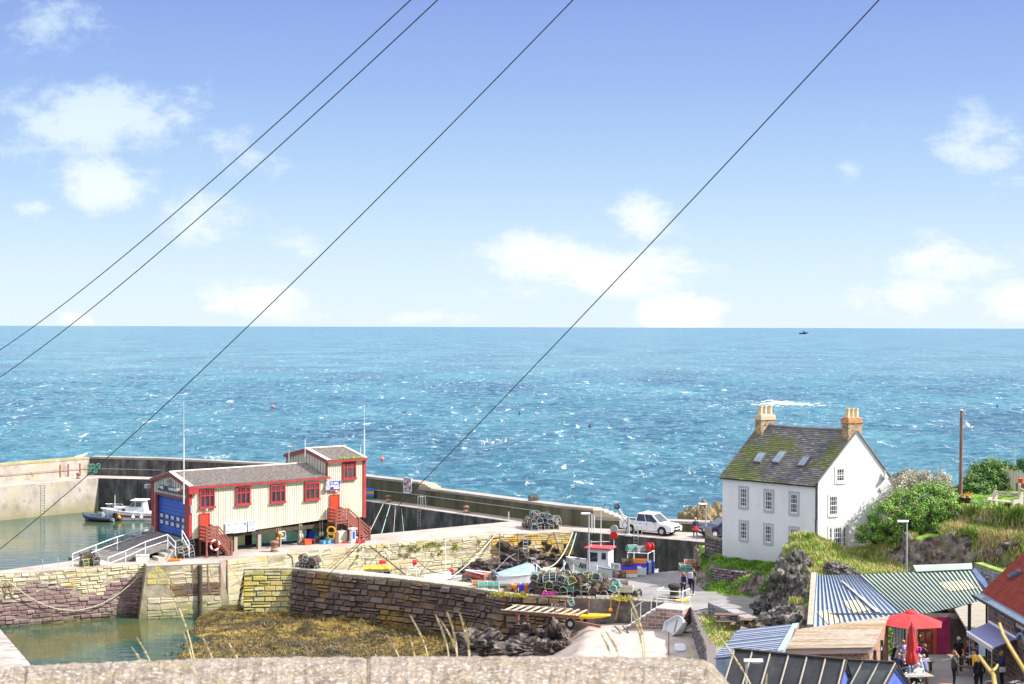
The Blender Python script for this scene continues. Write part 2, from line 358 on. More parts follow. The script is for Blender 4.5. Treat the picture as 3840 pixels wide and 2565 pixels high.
mat('beach', [(.3,.255,.215),(.42,.365,.32),(.5,.44,.39)], scale=.6, coord='World', bump=.6, bscale=3, patches=[((.3,.25,.2),.8,.58,.7,.6),((.22,.18,.14),3,.66,.72,.5)])
mat('stone_pale', ST_Y, rnd=[(.3,.25,.16),(.52,.45,.31),(.42,.35,.19),(.58,.53,.41),(.34,.29,.21)], scale=2.5, coord='World', bump=.9, patches=[((.50,.33,.03),.5,.56,.68,.7),((.3,.33,.08),.8,.58,.7,.6)], zband=(-3.6,-2.4,(.16,.16,.06)))
mat('stone_orange', ST_Y, rnd=[(.4,.33,.2),(.6,.52,.36),(.55,.4,.12),(.62,.36,.03),(.36,.3,.22)], scale=2, coord='World', bump=.9, patches=[((.62,.33,.01),.7,.5,.6,.8),((.4,.36,.08),.9,.55,.7,.5)])
mat('stone_mixed', ST_Y, rnd=[(.16,.08,.09),(.5,.43,.3),(.2,.1,.1),(.62,.55,.42),(.42,.4,.12),(.3,.17,.15)], scale=2.5, coord='World', bump=1, patches=[((.3,.3,.07),.7,.56,.68,.6)], zband=(-3.7,-2.7,(.2,.13,.1)))
mat('stone_purple', [(.15,.09,.09),(.26,.17,.16)], rnd=[(.13,.075,.08),(.25,.16,.16),(.2,.12,.12),(.33,.25,.22),(.11,.09,.1)], scale=3, coord='World', bump=1, patches=[((.45,.36,.27),.9,.62,.7,.7)], zband=(-3.7,-3.1,(.05,.05,.03)))
mat('stone_brown', [(.07,.055,.05),(.15,.11,.09)], rnd=[(.055,.042,.038),(.16,.115,.09),(.1,.07,.055),(.24,.19,.15),(.18,.1,.045),(.08,.065,.065)], scale=3, coord='World', bump=1, patches=[((.3,.17,.03),.35,.5,.62,.75),((.32,.25,.05),.9,.64,.74,.4)], zband=(-3.5,-2.6,(.03,.022,.012)))
mat('stone_yellow_lichen', [(.3,.28,.12),(.45,.4,.15)], rnd=[(.28,.28,.16),(.42,.4,.2),(.46,.33,.08),(.36,.36,.3),(.5,.42,.12)], scale=2, coord='World', bump=1, patches=[((.42,.34,.03),.6,.5,.62,.7),((.2,.18,.1),1.5,.56,.66,.7)], zband=(-3.4,-2.6,(.04,.035,.02)))
mat('mortar_dark', [(.03,.025,.02),(.07,.055,.045)], scale=3, coord='World', bump=.6)
mat('mortar_pale', [(.2,.16,.11),(.4,.34,.24)], scale=2, coord='World', bump=.6, zband=(-3.6,-2.4,(.14,.13,.06)))
mat('rubble', [(.1,.085,.08),(.2,.17,.15)], rnd=[(.09,.08,.085),(.2,.17,.16),(.14,.11,.11),(.28,.24,.22),(.1,.11,.08)], scale=3, coord='World', bump=1, patches=[((.13,.14,.05),.8,.56,.7,.5)])
mat('rubble_purple', [(.12,.09,.1),(.26,.2,.2)], rnd=[(.14,.1,.11),(.3,.23,.22),(.2,.15,.16),(.4,.34,.31),(.16,.13,.13)], scale=3, coord='World', bump=1)
mat('rock', [(.02,.017,.017),(.075,.058,.052),(.17,.135,.12),(.32,.27,.23)], scale=1.6, detail=9, coord='World', bump=1.6, bscale=2.5, lo=.34, hi=.68, patches=[((.38,.22,.03),.45,.64,.72,.6),((.015,.013,.012),3.2,.56,.62,.8),((.1,.1,.05),.8,.55,.7,.4)], zband=(-3.6,-2.9,(.035,.03,.02)))
mat('rock_grey', [(.025,.022,.02),(.1,.085,.08),(.2,.175,.165),(.38,.34,.32)], scale=1.9, detail=9, coord='World', bump=1.6, bscale=3, lo=.34, hi=.68, patches=[((.05,.07,.02),.6,.52,.64,.7),((.015,.013,.012),3.0,.55,.61,.85)])
mat('rock_sea', [(.09,.07,.04),(.22,.17,.09),(.36,.29,.16)], scale=.8, detail=8, coord='World', bump=1.6, bscale=2)
mat('weed', [(.015,.014,.008),(.07,.05,.013),(.2,.135,.028),(.36,.25,.06)], scale=1.4, stretch=(.35,1,1), detail=10, rough=.45, coord='World', bump=1.4, bscale=5, lo=.32, hi=.68, patches=[((.035,.032,.024),.35,.52,.64,.75)])
mat('weed_dark', [(.02,.018,.01),(.05,.04,.018)], scale=3, rough=.4, coord='World')
mat('weed_gold', [(.14,.09,.018),(.28,.18,.045)], scale=1, rough=.45, coord='World')
mat('weed_tuft', [(.03,.028,.02),(.08,.06,.02)], scale=3, rough=.5, coord='World', bump=1)
mat('white', [(.72,.72,.71),(.82,.82,.8)], scale=2, rough=.5)
mat('boat_white', [(.68,.69,.7),(.84,.84,.83)], scale=1.5, rough=.3, spec=.5, patches=[((.5,.47,.42),2.4,.63,.75,.4)])
mat('render_white', [(.74,.735,.73),(.83,.825,.81)], scale=.5, coord='World', rough=.9, bump=.45, bscale=2.5, stretch=(1,1,.6), patches=[((.6,.585,.55),.9,.58,.74,.5),((.55,.54,.5),2.6,.64,.72,.4)], zband=(1.2,3.4,(.55,.55,.5)))
mat('surround', [(.42,.43,.45),(.5,.51,.52)], scale=2, rough=.8)
mat('surround_cream', [(.62,.6,.55),(.7,.68,.63)], scale=2, rough=.8)
mat('glass', [(.02,.025,.035),(.06,.07,.09)], scale=1.2, rough=.06, spec=.8, coord='World')
mat('slate', [(.1,.1,.1),(.17,.16,.165),(.26,.24,.24)], rnd=[(.08,.08,.085),(.18,.17,.17),(.13,.125,.13),(.27,.25,.25)], scale=1.2, coord='World', bump=.5, patches=[((.14,.16,.035),.38,.45,.6,.85),((.1,.12,.03),1.5,.6,.7,.6)])
mat('slate_ridge', [(.2,.19,.2),(.3,.28,.29)], scale=2, coord='World')
mat('moss', [(.1,.16,.02),(.25,.34,.05)], scale=8, coord='World', rough=.95)
mat('chimney_brick', [(.34,.2,.1),(.46,.3,.16)], brick=(.3,.1,(.5,.42,.3),.014), scale=6, patches=[((.05,.045,.04),5,.56,.6,.85)])
mat('chimney_red', [(.5,.18,.08),(.58,.26,.12)], brick=(.3,.1,(.5,.36,.25),.01), scale=6)
mat('chimney_render', [(.5,.42,.28),(.6,.52,.36)], scale=2)
mat('clay_pot', [(.62,.47,.28),(.72,.6,.4)], scale=3)
mat('clad_cream', [(.6,.56,.43),(.67,.63,.5)], scale=1.2, rough=.55, coord='World', patches=[((.4,.36,.26),.6,.6,.75,.4)])
mat('red_paint', [(.34,.03,.035),(.45,.055,.055)], scale=2, rough=.5)
mat('red_door', [(.6,.05,.025),(.68,.07,.03)], scale=2, rough=.45)
mat('red_wood', [(.2,.065,.05),(.28,.1,.075)], scale=4, stretch=(1,1,4), rough=.7)
mat('roof_sheet', [(.1,.085,.075),(.2,.17,.15),(.33,.29,.26)], scale=5, coord='World', detail=8, bump=.3, patches=[((.45,.42,.38),7,.62,.68,.8)])
mat('roof_trim', [(.62,.52,.45),(.7,.6,.53)], scale=2)
mat('blue_shutter', [(.03,.09,.42),(.045,.13,.52)], scale=1.5, rough=.4, coord='World')
mat('sign_navy', [(.02,.02,.07),(.03,.03,.1)], scale=2, rough=.4)
mat('sign_blue', [(.02,.04,.35),(.04,.06,.45)], scale=2, rough=.4)
mat('lettering_white', [(.8,.8,.8)], rough=.5)
mat('lettering_orange', [(.75,.16,.03)], rough=.5)
mat('poster_pic', [(.1,.2,.45),(.45,.55,.65),(.7,.72,.72),(.6,.2,.12)], scale=3.5, detail=3, rough=.5, lo=.36, hi=.66)
mat('poster_text', [(.16,.16,.5),(.75,.75,.8)], scale=14, detail=1, rough=.5, lo=.48, hi=.52)
mat('galv', [(.42,.43,.44),(.56,.57,.58)], scale=3, rough=.45, metal=.4)
mat('rail_white', [(.72,.72,.72),(.8,.8,.8)], scale=3, rough=.5)
mat('iron_rust', [(.2,.09,.06),(.34,.17,.13)], scale=5, bump=.4)
mat('iron_dark', [(.02,.018,.018),(.06,.05,.045)], scale=6)
mat('wood_grey', [(.25,.22,.19),(.42,.38,.33)], scale=3, stretch=(1,6,6), rough=.9, bump=.3)
mat('wood_brown', [(.11,.07,.05),(.2,.14,.1)], scale=3, stretch=(1,6,6), rough=.9, bump=.3)
mat('wood_dark', [(.04,.03,.025),(.09,.07,.05)], scale=4, rough=.9, bump=.3)
mat('rope', [(.4,.37,.28),(.55,.52,.42)], scale=20)
mat('rope_teal', [(.25,.42,.38),(.45,.6,.55)], scale=20)
mat('rope_dark', [(.05,.045,.035),(.1,.09,.07)], scale=20)
mat('wire', [(.012,.014,.02),(.025,.028,.035)], rough=.5)
for n_, c_ in dict(teal=(.05,.32,.28), orange=(.8,.22,.03), blue=(.03,.08,.5), navy=(.015,.02,.06), yellow=(.75,.42,.03), red=(.65,.03,.03), black=(.012,.012,.014), green=(.04,.2,.08), cream=(.6,.55,.42), pink=(.75,.25,.35), purple=(.14,.06,.45), skin=(.55,.32,.22), grey=(.3,.3,.32), lilac=(.42,.36,.55), denim=(.16,.26,.45), blonde=(.5,.38,.2), brown_hair=(.1,.05,.03), white_hair=(.6,.58,.55), magenta=(.6,.05,.4), rubber=(.02,.02,.022), skyblue=(.3,.5,.72), car_white=(.78,.79,.8), maroon=(.16,.02,.03), paleblue=(.5,.6,.72)).items(): mat(n_, [tuple(v*.85 for v in c_), tuple(min(1, v*1.12) for v in c_)], rough=.3 if n_ in ('car_white', 'navy') else .6, scale=6, spec=.5 if n_ in ('car_white', 'navy') else .3)
mat('coping', [(.26,.23,.2),(.38,.34,.3)], scale=.8, coord='World', bump=.4)
mat('coping_lichen', [(.25,.22,.1),(.42,.37,.2)], scale=.6, coord='World', bump=.4, patches=[((.6,.56,.5),.7,.6,.7,.7)])
mat('step_stone', [(.45,.38,.26),(.58,.5,.35)], scale=1, coord='World', bump=.4)
mat('deck_stone', [(.32,.28,.24),(.5,.45,.38)], scale=.9, coord='World', bump=.8, patches=[((.25,.24,.14),.5,.55,.7,.6)])
mat('stone_cap', [(.25,.22,.16),(.42,.38,.3)], scale=1.2, coord='World', bump=.8, patches=[((.3,.28,.1),.6,.55,.68,.6),((.1,.08,.07),1.1,.6,.7,.7)])
mat('wall_weathered', [(.06,.05,.045),(.15,.13,.11),(.28,.25,.22)], scale=.9, detail=8, coord='World', bump=1.2, lo=.35, hi=.66, patches=[((.35,.33,.31),1.5,.62,.72,.6)])
mat('hillside', [(.05,.07,.02),(.12,.14,.04),(.24,.22,.09)], scale=.8, coord='World', bump=1)
mat('paving', [(.36,.31,.285),(.45,.4,.37)], brick=(.9,.45,(.36,.3,.27),.03), scale=1.2, coord='World', bump=.4, patches=[((.4,.34,.31),.5,.56,.7,.6)])
mat('red_trim_dark', [(.2,.05,.05),(.3,.08,.07)], scale=3, rough=.6)
mat('frosted', [(.45,.47,.48),(.6,.6,.58)], scale=5, rough=.2, coord='World')
mat('skylight_glass', [(.16,.2,.28),(.3,.36,.46)], scale=2, rough=.05, spec=1, coord='World')  # pale blue base paints the reflected sky into the rooflight glass
mat('iron_frame', [(.12,.12,.13),(.2,.2,.21)], scale=3)
mat('grass_green', [(.07,.17,.015),(.14,.29,.03),(.26,.4,.06)], scale=.8, coord='World', rough=.8, lo=.35, hi=.65)
mat('grass_wild', [(.12,.2,.03),(.26,.34,.07),(.45,.42,.16),(.58,.45,.24)], scale=.55, detail=8, coord='World', rough=.85, lo=.36, hi=.64)
mat('grass_hump', [(.16,.24,.04),(.3,.37,.08),(.46,.46,.16),(.5,.4,.2)], scale=.9, detail=8, coord='World', rough=.85, lo=.36, hi=.64)
mat('grass_dry', [(.42,.32,.12),(.6,.5,.25)], scale=4, rough=.8)
mat('roof_blue', [(.24,.31,.46),(.34,.4,.54)], scale=.8, coord='World', rough=.5, patches=[((.4,.45,.6),1,.56,.7,.5)])
mat('roof_green', [(.28,.34,.28),(.38,.44,.37)], scale=.5, coord='World', rough=.5, patches=[((.22,.3,.3),.35,.52,.6,.6)])
mat('roof_greenish', [(.25,.33,.27),(.33,.4,.34)], scale=1)
mat('roof_cream', [(.46,.42,.25),(.55,.51,.34)], scale=3)
mat('sign_blueish', [(.07,.1,.2),(.1,.14,.27)], scale=2)
mat('rib_shade', [(.02,.035,.06),(.05,.07,.09)], scale=2)
mat('mortar_pale2', [(.28,.25,.2),(.42,.37,.31)], scale=2, bump=.8)
mat('door_brown', [(.12,.035,.02),(.2,.06,.035)], scale=3); mat('door_brown2', [(.18,.06,.035),(.26,.09,.05)], scale=3)
mat('red_door2', [(.4,.05,.03),(.5,.08,.05)], scale=3); mat('red_magenta', [(.2,.015,.06),(.32,.03,.09)], scale=2)
mat('roof_old', [(.25,.22,.18),(.38,.34,.29)], scale=3, stretch=(.5,6,1), bump=.4, patches=[((.24,.125,.04),.5,.45,.58,.75),((.2,.15,.1),4,.56,.66,.6)])
mat('roof_grey', [(.2,.235,.29),(.28,.31,.36)], scale=1.5, rough=.5)
mat('roof_rib_shade', [(.06,.08,.15),(.09,.12,.2)])
mat('roof_grey_trim', [(.25,.31,.38),(.3,.36,.44)])
mat('felt', [(.018,.02,.024),(.04,.042,.048)], scale=1.4, rough=.6, bump=.3, patches=[((.45,.45,.45),5,.68,.74,.6),((.09,.09,.09),.8,.56,.7,.6)])
mat('felt_grey', [(.05,.055,.055),(.1,.11,.11)], scale=1.4, rough=.8, bump=.3)
mat('hut_blue', [(.08,.14,.5),(.12,.2,.6)], scale=2, wave=(.14,(.05,.09,.36),0,.6))
mat('brick_red', [(.28,.1,.06),(.42,.18,.12)], brick=(.24,.08,(.5,.42,.33),.012), scale=6, patches=[((.08,.05,.04),6,.58,.62,.8)])
mat('pantile', [(.2,.035,.025),(.32,.065,.04)], scale=2, coord='World', bump=.3, patches=[((.2,.04,.03),1,.55,.7,.6)])
mat('sandstone_dark', [(.1,.065,.05),(.2,.13,.1),(.26,.18,.14)], scale=1.5, brick=(.5,.24,(.3,.26,.22),.02), bump=1, patches=[((.34,.27,.2),2,.6,.7,.5)])
mat('slate_blue', [(.08,.12,.17),(.14,.18,.24)], scale=3, rough=.5)
mat('awning', [(.2,.2,.38),(.3,.29,.48)], scale=2, stretch=(1,5,1)); mat('valance', [(.5,.46,.42),(.6,.55,.5)], scale=3)
mat('boards_pale', [(.24,.21,.17),(.36,.32,.27)], scale=2, stretch=(1,8,1), bump=.4, wave=(.28,(.2,.17,.13),1,.93))
mat('fascia_pink', [(.45,.34,.3),(.58,.45,.4)], scale=3, stretch=(1,6,6))
mat('parasol_red', [(.45,.03,.035),(.55,.05,.05)], scale=2, rough=.75); mat('orange_wood', [(.6,.25,.06),(.7,.32,.1)], scale=4)
mat('turf', [(.08,.15,.02),(.2,.28,.05),(.36,.32,.14)], scale=1.2, coord='World', bump=.6)
mat('drystone', [(.2,.2,.21),(.33,.32,.33)], rnd=[(.16,.16,.17),(.36,.35,.36),(.25,.24,.25),(.48,.46,.46)], scale=4, coord='World', bump=.8)
mat('pole_wood', [(.16,.08,.055),(.3,.17,.12)], scale=2, stretch=(3,3,.4), bump=.3, patches=[((.35,.32,.28),1,.58,.7,.6)]); mat('wood_pale', [(.4,.35,.27),(.56,.5,.4)], scale=3, stretch=(1,5,5), bump=.3); mat('pot_red', [(.5,.1,.05),(.6,.15,.08)], scale=4)
for n_, c_ in dict(blue_tub=(.06,.22,.6), orange_tub=(.85,.32,.04), pink_red=(.65,.04,.12), crate_purple=(.1,.06,.6)).items(): mat(n_, [c_], rough=.5)
mat('rung_dark', [(.5,.5,.48),(.6,.6,.58)])
mat('rail_dark', [(.2,.12,.1),(.35,.25,.22)])
mat('board_grey', [(.25,.29,.29),(.36,.4,.4)], scale=1.5, patches=[((.45,.47,.45),3,.55,.7,.6)])
mat('rust_orange', [(.35,.12,.05),(.5,.2,.08)], scale=4)
mat('rope_green', [(.05,.3,.2),(.15,.45,.35)], scale=6)
mat('wall_tuft', [(.12,.16,.02),(.3,.32,.05)], scale=3, coord='World')
mat('slip_dark', [(.12,.11,.1),(.22,.2,.18)], scale=1.5, coord='World', bump=.4)
for n_, c_ in dict(sky_tub=(.12,.42,.68), red_tub=(.7,.1,.04)).items(): mat(n_, [c_], rough=.5)
mat('stripe_red', [(.3,.03,.05),(.4,.05,.07)])
mat('rubber_blue', [(.04,.05,.08),(.08,.1,.14)], rough=.5); mat('console_grey', [(.12,.16,.16),(.2,.25,.25)])
mat('deck_grey', [(.35,.35,.34),(.45,.45,.43)]); mat('orange_roof', [(.85,.42,.03),(.95,.52,.05)], rough=.5)
mat('red_hull', [(.55,.04,.04),(.68,.07,.06)], rough=.5); mat('red_in', [(.5,.12,.1),(.62,.3,.26)], rough=.6)
mat('tarp', [(.2,.32,.62),(.32,.46,.75)], scale=2, stretch=(1,4,1), rough=.5, patches=[((.5,.6,.75),2,.55,.7,.6)]); mat('outboard_dark', [(.03,.03,.05),(.25,.25,.3)], scale=8)
mat('hull_red', [(.32,.02,.03),(.42,.04,.05)], rough=.45); mat('red_roof', [(.6,.05,.07),(.7,.09,.1)]); mat('float_grey', [(.4,.38,.35)], rough=.5); mat('buoy_pink', [(.8,.15,.13)], rough=.4)
mat('boat_blue', [(.02,.09,.5),(.04,.15,.62)], rough=.4)
mat('dinghy_blue', [(.3,.44,.58),(.5,.62,.72)], scale=3)
mat('kayak_yellow', [(.85,.45,.02),(.95,.58,.04)], rough=.35)
mat('weed_yellow', [(.35,.33,.04),(.6,.5,.06)], scale=5); mat('pink_net', [(.75,.12,.4)], rough=.7)
mat('block_pink', [(.3,.19,.16),(.42,.28,.24)], brick=(.5,.23,(.55,.5,.45),.014), scale=2, bump=.5); mat('cap_pale', [(.5,.46,.42),(.62,.58,.54)], scale=2)
mat('lamp_pale', [(.6,.6,.6),(.7,.7,.7)], rough=.5)
mat('hair_auburn', [(.22,.1,.05),(.32,.16,.09)]); mat('navy_cloth', [(.03,.04,.1),(.06,.07,.15)], rough=.9); mat('stripe_cloth', [(.35,.35,.5)], wave=(.07,(.65,.65,.7),1,0)); mat('flower_pink', [(.75,.5,.52),(.8,.72,.7)], scale=14); mat('gilet', [(.16,.17,.32),(.24,.25,.4)])
mat('grey_hair', [(.35,.33,.32),(.45,.43,.42)]); mat('charcoal', [(.04,.045,.045),(.08,.08,.075)])
mat('jacket_yellow', [(.85,.4,.01),(.95,.5,.03)], rough=.7)
mat('ship_dark', [(.03,.05,.1),(.05,.08,.14)])
mat('foam', [(.8,.82,.84)], rough=.9)
mat('lichen_stone', [(.2,.15,.11),(.34,.27,.2),(.44,.36,.28)], scale=22, detail=10, coord='World', bump=.8, bscale=60, lo=.34, hi=.66, patches=[((.74,.72,.68),75,.57,.62,.95),((.7,.68,.66),150,.59,.64,.8),((.1,.08,.07),90,.62,.68,.6),((.4,.34,.14),5,.55,.7,.5)])
mat('straw', [(.6,.48,.25),(.75,.63,.38)], scale=30); mat('straw_thick', [(.42,.28,.06),(.6,.45,.16)], scale=20)
# ------------------------------------------------------------------ water
def sea_material():
 m = bpy.data.materials.new('sea'); m.use_nodes = True; MATS['sea'] = m; N = m.node_tree.nodes; L = m.node_tree.links; b = N['Principled BSDF']
 g = N.new('ShaderNodeNewGeometry')
 def ns(sc, st, dt=6, ro=.6, di=0):
  mp = N.new('ShaderNodeMapping'); mp.inputs['Scale'].default_value = st; L.new(g.outputs['Position'], mp.inputs[0])
  n = N.new('ShaderNodeTexNoise'); n.inputs['Scale'].default_value = sc; n.inputs['Detail'].default_value = dt; n.inputs['Roughness'].default_value = ro; n.inputs['Distortion'].default_value = di; L.new(mp.outputs[0], n.inputs['Vector']); return n.outputs['Fac']
 def rg(s, a, c, o0=0, o1=1):
  r = N.new('ShaderNodeMapRange'); r.inputs[1].default_value = a; r.inputs[2].default_value = c; r.inputs[3].default_value = o0; r.inputs[4].default_value = o1; L.new(s, r.inputs[0]); return r.outputs[0]
 def mx(f, a, c):
  x = N.new('ShaderNodeMix'); x.data_type = 'RGBA'; L.new(f, x.inputs[0])
  for i, s in ((6, a),(7, c)):
   if isinstance(s, tuple): x.inputs[i].default_value = (*s, 1)
   else: L.new(s, x.inputs[i])
  return x.outputs[2]
 far = rg(ns(.03,(1.2,.16,1),8,.75),.48,.62,0,.6); base = ramp(N, [(.013,.085,.15),(.03,.155,.21),(.07,.24,.285)]); L.new(rg(ns(.035,(.6,.28,1),8,.62),.36,.64), base.inputs[0])
 # wave shade and sky sheen painted as smaller dark troughs / pale crests
 c = mx(rg(ns(.5,(.6,.55,1),9,.74),.5,.64,0,.8), base.outputs[0], (.2,.38,.45))
 c = mx(rg(ns(.62,(.6,.45,1),8,.72),.5,.38,0,.75), c, (.008,.045,.11))
 c = mx(far, c, (.06,.19,.25)); big = rg(ns(.02,(.5,.6,1),4),.38,.55)
 cap = rg(ns(.8,(.7,.5,1),9,.8,.4),.585,.625)
 cap2 = rg(ns(.22,(1.1,.2,1),9,.82,.4),.6,.63)
 mu = N.new('ShaderNodeMath'); mu.operation = 'MULTIPLY'; L.new(cap, mu.inputs[0]); L.new(big, mu.inputs[1])
 mm = N.new('ShaderNodeMath'); mm.operation = 'MAXIMUM'; L.new(mu.outputs[0], mm.inputs[0]); L.new(cap2, mm.inputs[1])
 c = mx(mm.outputs[0], c, (.75,.8,.82)); L.new(c, b.inputs['Base Color'])
 b.inputs['Roughness'].default_value = .2; b.inputs['IOR'].default_value = 1.33; b.inputs['Specular IOR Level'].default_value = .3
 h1 = ns(.6,(.6,.6,1),9,.7); h2 = ns(.06,(.5,.35,1),6,.6)
 ad = N.new('ShaderNodeMath'); ad.operation = 'MULTIPLY_ADD'; L.new(h2, ad.inputs[0]); ad.inputs[1].default_value = 3.0; L.new(h1, ad.inputs[2])
 bp = N.new('ShaderNodeBump'); bp.inputs['Strength'].default_value = 1; bp.inputs['Distance'].default_value = 1.3; L.new(ad.outputs[0], bp.inputs['Height']); L.new(bp.outputs[0], b.inputs['Normal'])
sea_material()
def harbour_water_material():
 m = bpy.data.materials.new('harbour_water'); m.use_nodes = True; MATS['harbour_water'] = m; N = m.node_tree.nodes; L = m.node_tree.links; b = N['Principled BSDF']
 g = N.new('ShaderNodeNewGeometry')
 mp = N.new('ShaderNodeMapping'); mp.inputs['Scale'].default_value = (.5,1.6,1); L.new(g.outputs['Position'], mp.inputs[0])
 n = N.new('ShaderNodeTexNoise'); n.inputs['Scale'].default_value = .9; n.inputs['Detail'].default_value = 3; L.new(mp.outputs[0], n.inputs['Vector'])
 n2 = N.new('ShaderNodeTexNoise'); n2.inputs['Scale'].default_value = .12; n2.inputs['Detail'].default_value = 4; L.new(g.outputs['Position'], n2.inputs['Vector'])
 rp = ramp(N, [(0,(.005,.05,.055)),(.5,(.02,.07,.05)),(1,(.08,.085,.03))])
 mr = N.new('ShaderNodeMapRange'); mr.inputs[1].default_value = .38; mr.inputs[2].default_value = .62; L.new(n2.outputs['Fac'], mr.inputs[0]); L.new(mr.outputs[0], rp.inputs[0]); L.new(rp.outputs[0], b.inputs['Base Color'])
 b.inputs['Roughness'].default_value = .06; b.inputs['IOR'].default_value = 1.33
 bp = N.new('ShaderNodeBump'); bp.inputs['Strength'].default_value = .6; bp.inputs['Distance'].default_value = .06; L.new(n.outputs['Fac'], bp.inputs['Height']); L.new(bp.outputs[0], b.inputs['Normal'])
harbour_water_material()
SEA = -3.72
def build_sea():
 b = MB(); S = 40000
 b._a([(-S, -2000,-6),(S, -2000,-6),(S, 60000,-6),(-S, 60000,-6)], [(0,1,2,3)]); struct(b.build('seabed', 'rock', org=Vector((0,0,-6)), uv=False))
 # near sheet with real swell, then the flat sheet out to the horizon
 vs = []; fs = []; nx = 420; rows = []
 y = 128.0
 while y < 900: rows.append(y); y += .42*(y/150)**1.35
 bw = [PX(px_, 17.5*6200/(py_-1220-px_*.0028),0) for px_, py_ in ((-900,1874),(-500,1850),(0,1810),(337,1781),(605,1788),(1065,1812.5),(1367,1866),(1571,1891),(1946,1944),(2224,1979),(2639,1997),(3000,2005))]
 def bwy(x):
  for i in range(len(bw)-1):
   if bw[i].x <= x <= bw[i+1].x: return bw[i].y+(bw[i+1].y-bw[i].y)*(x-bw[i].x)/(bw[i+1].x-bw[i].x)+.7
  return 0
 for j, y in enumerate(rows):
  hw = y*.36+20
  fade = min(1,(y-128)/12)*min(1,(900-y)/250)
  for i in range(nx):
   x = -hw+2*hw*i/(nx-1)
   a = noise.noise(Vector((x*.09+3, y*.16,0)))*.55 + noise.noise(Vector((x*.3, y*.5,4)))*.26 + noise.noise(Vector((x*.8, y*1.2,9)))*.16 + noise.noise(Vector((x*1.9, y*2.2,3)))*.07
   vs.append((x, y, -6 if y < bwy(x) else SEA+.02+a*fade*.8 - (1-fade)*.02))
 for j in range(len(rows)-1):
  for i in range(nx-1): k = j*nx+i; fs.append((k, k+1, k+nx+1, k+nx))
 me = bpy.data.meshes.new('sea'); me.from_pydata(vs, [], fs); me.materials.append(MATS['sea']); me.polygons.foreach_set('use_smooth', [True]*len(me.polygons))
 o = bpy.data.objects.new('sea', me); COL.objects.link(o); struct(o)
 b = MB(); z = SEA
 b._a([(-S, 895, z),(S, 895, z),(S, 60000, z),(-S, 60000, z)], [(0,1,2,3)])
 b._a([(-S, -500, z-.6),(S, -500, z-.6),(S, 896, z-.6),(-S, 896, z-.6)], [(0,1,2,3)]); struct(b.build('open_sea', 'sea', org=Vector((0,60, z)), uv=False))
build_sea()
# ------------------------------------------------------------------ harbour outline
Bp = [(-900,1874),(-500,1850),(0,1810),(337,1781),(605,1788),(1065,1812.5),(1367,1866),(1571,1891),(1725,1913),(1946,1944),(2105,1968),(2224,1979),(2400,1987),(2639,1997),(2800,2003),(3000,2005)]
Ep = [(-900,1894),(-500,1868),(0,1825),(369,1794),(576,1799),(1040,1826),(1367,1879),(1905,1956)]
BACK = [(1387,2005),(1000,2036),(640,2068),(520,2084),(440,2098),(268,2103),(0,2140),(-500,2172),(-900,2200)]
FRONT = [(-900,2228),(-500,2195),(0,2152),(268,2134),(556,2113),(820,2104),(850,2098),(1364,2043),(1840,2005),(2150,1993),(2400,2014),(2642,2035),(3000,2060)]
def deck_quay():
 poly = [XY(*p) for p in Ep+BACK+FRONT] + [XY(*p) for p in reversed(Bp)]
 b = MB(); b.prism(poly, -5.2,0); struct(b.build('quay', 'deck'))
deck_quay()
w = MB(); hw = [XY(*p) for p in Bp[:6]]
w._a([(-130,60,-3.68),(40,60,-3.68),(40,118,-3.68),(14,150,-3.68),(-26,178,-3.68),(-50,192,-3.68),(-90,180,-3.68),(-160,150,-3.68)], [tuple(range(8))])
struct(w.build('harbour_water', 'harbour_water', org=Vector((-40,120,-3.68))))
def offs(path, d):
 """offset an open xy path to its left by d"""
 out = []
 for i, p in enumerate(path):
  a = path[max(0, i-1)]; c = path[min(len(path)-1, i+1)]; t1 = (p-a).normalized() if i > 0 else None; t2 = (c-p).normalized() if i < len(path)-1 else None
  t = ((t1 or t2)+(t2 or t1)).normalized(); n = Vector((-t.y, t.x)); k = 1/max(.5, n.dot(Vector((-(t2 or t1).y, (t2 or t1).x))))
  out.append(p+n*d*k)
 return out
def wall_run(b, path, th, zb, zt, batter=0):
 """closed wall along xy path; zt list; face on the right of the path direction (towards the viewer when going left to right)"""
 bk = offs(path, th); fr = offs(path, -batter) if batter else path
 rings = [[Vector((fr[i].x, fr[i].y, zb)), Vector((path[i].x, path[i].y, zt[i])), Vector((bk[i].x, bk[i].y, zt[i])), Vector((bk[i].x, bk[i].y, zb))] for i in range(len(path))]
 b.loft([list(reversed(r)) for r in rings])
def stone(b, p0, p1, n0, n1, z0, zt_, w_, zmax, zb, batter, prot, gap):
 pr = random.uniform(*prot); bt0 = batter*(zmax-zt_)/max(.1, zmax-zb); bt1 = batter*(zmax-z0)/max(.1, zmax-zb)
 def pt(p, n, zz, o): return Vector((p.x+n.x*o, p.y+n.y*o, zz))
 j = lambda: random.uniform(-.03,.03); e = min(.05, w_*.2,(zt_-z0)*.25); d = (p1-p0).normalized() if (p1-p0).length > 0 else Vector((1,0))
 bk = [pt(p0, n0, z0+gap/2, bt1), pt(p1, n1, z0+gap/2, bt1), pt(p1, n1, zt_-gap/2, bt0), pt(p0, n0, zt_-gap/2, bt0)]
 fr = [pt(p0+d*e, n0, z0+gap/2+e+j(), bt1+pr+j()), pt(p1-d*e, n1, z0+gap/2+e+j(), bt1+pr+j()), pt(p1-d*e, n1, zt_-gap/2-e+j(), bt0+pr+j()), pt(p0+d*e, n0, zt_-gap/2-e+j(), bt0+pr+j())]
 b._a(bk+fr, [(4,5,6,7),(0,1,5,4),(1,2,6,5),(2,3,7,6),(3,0,4,7)])
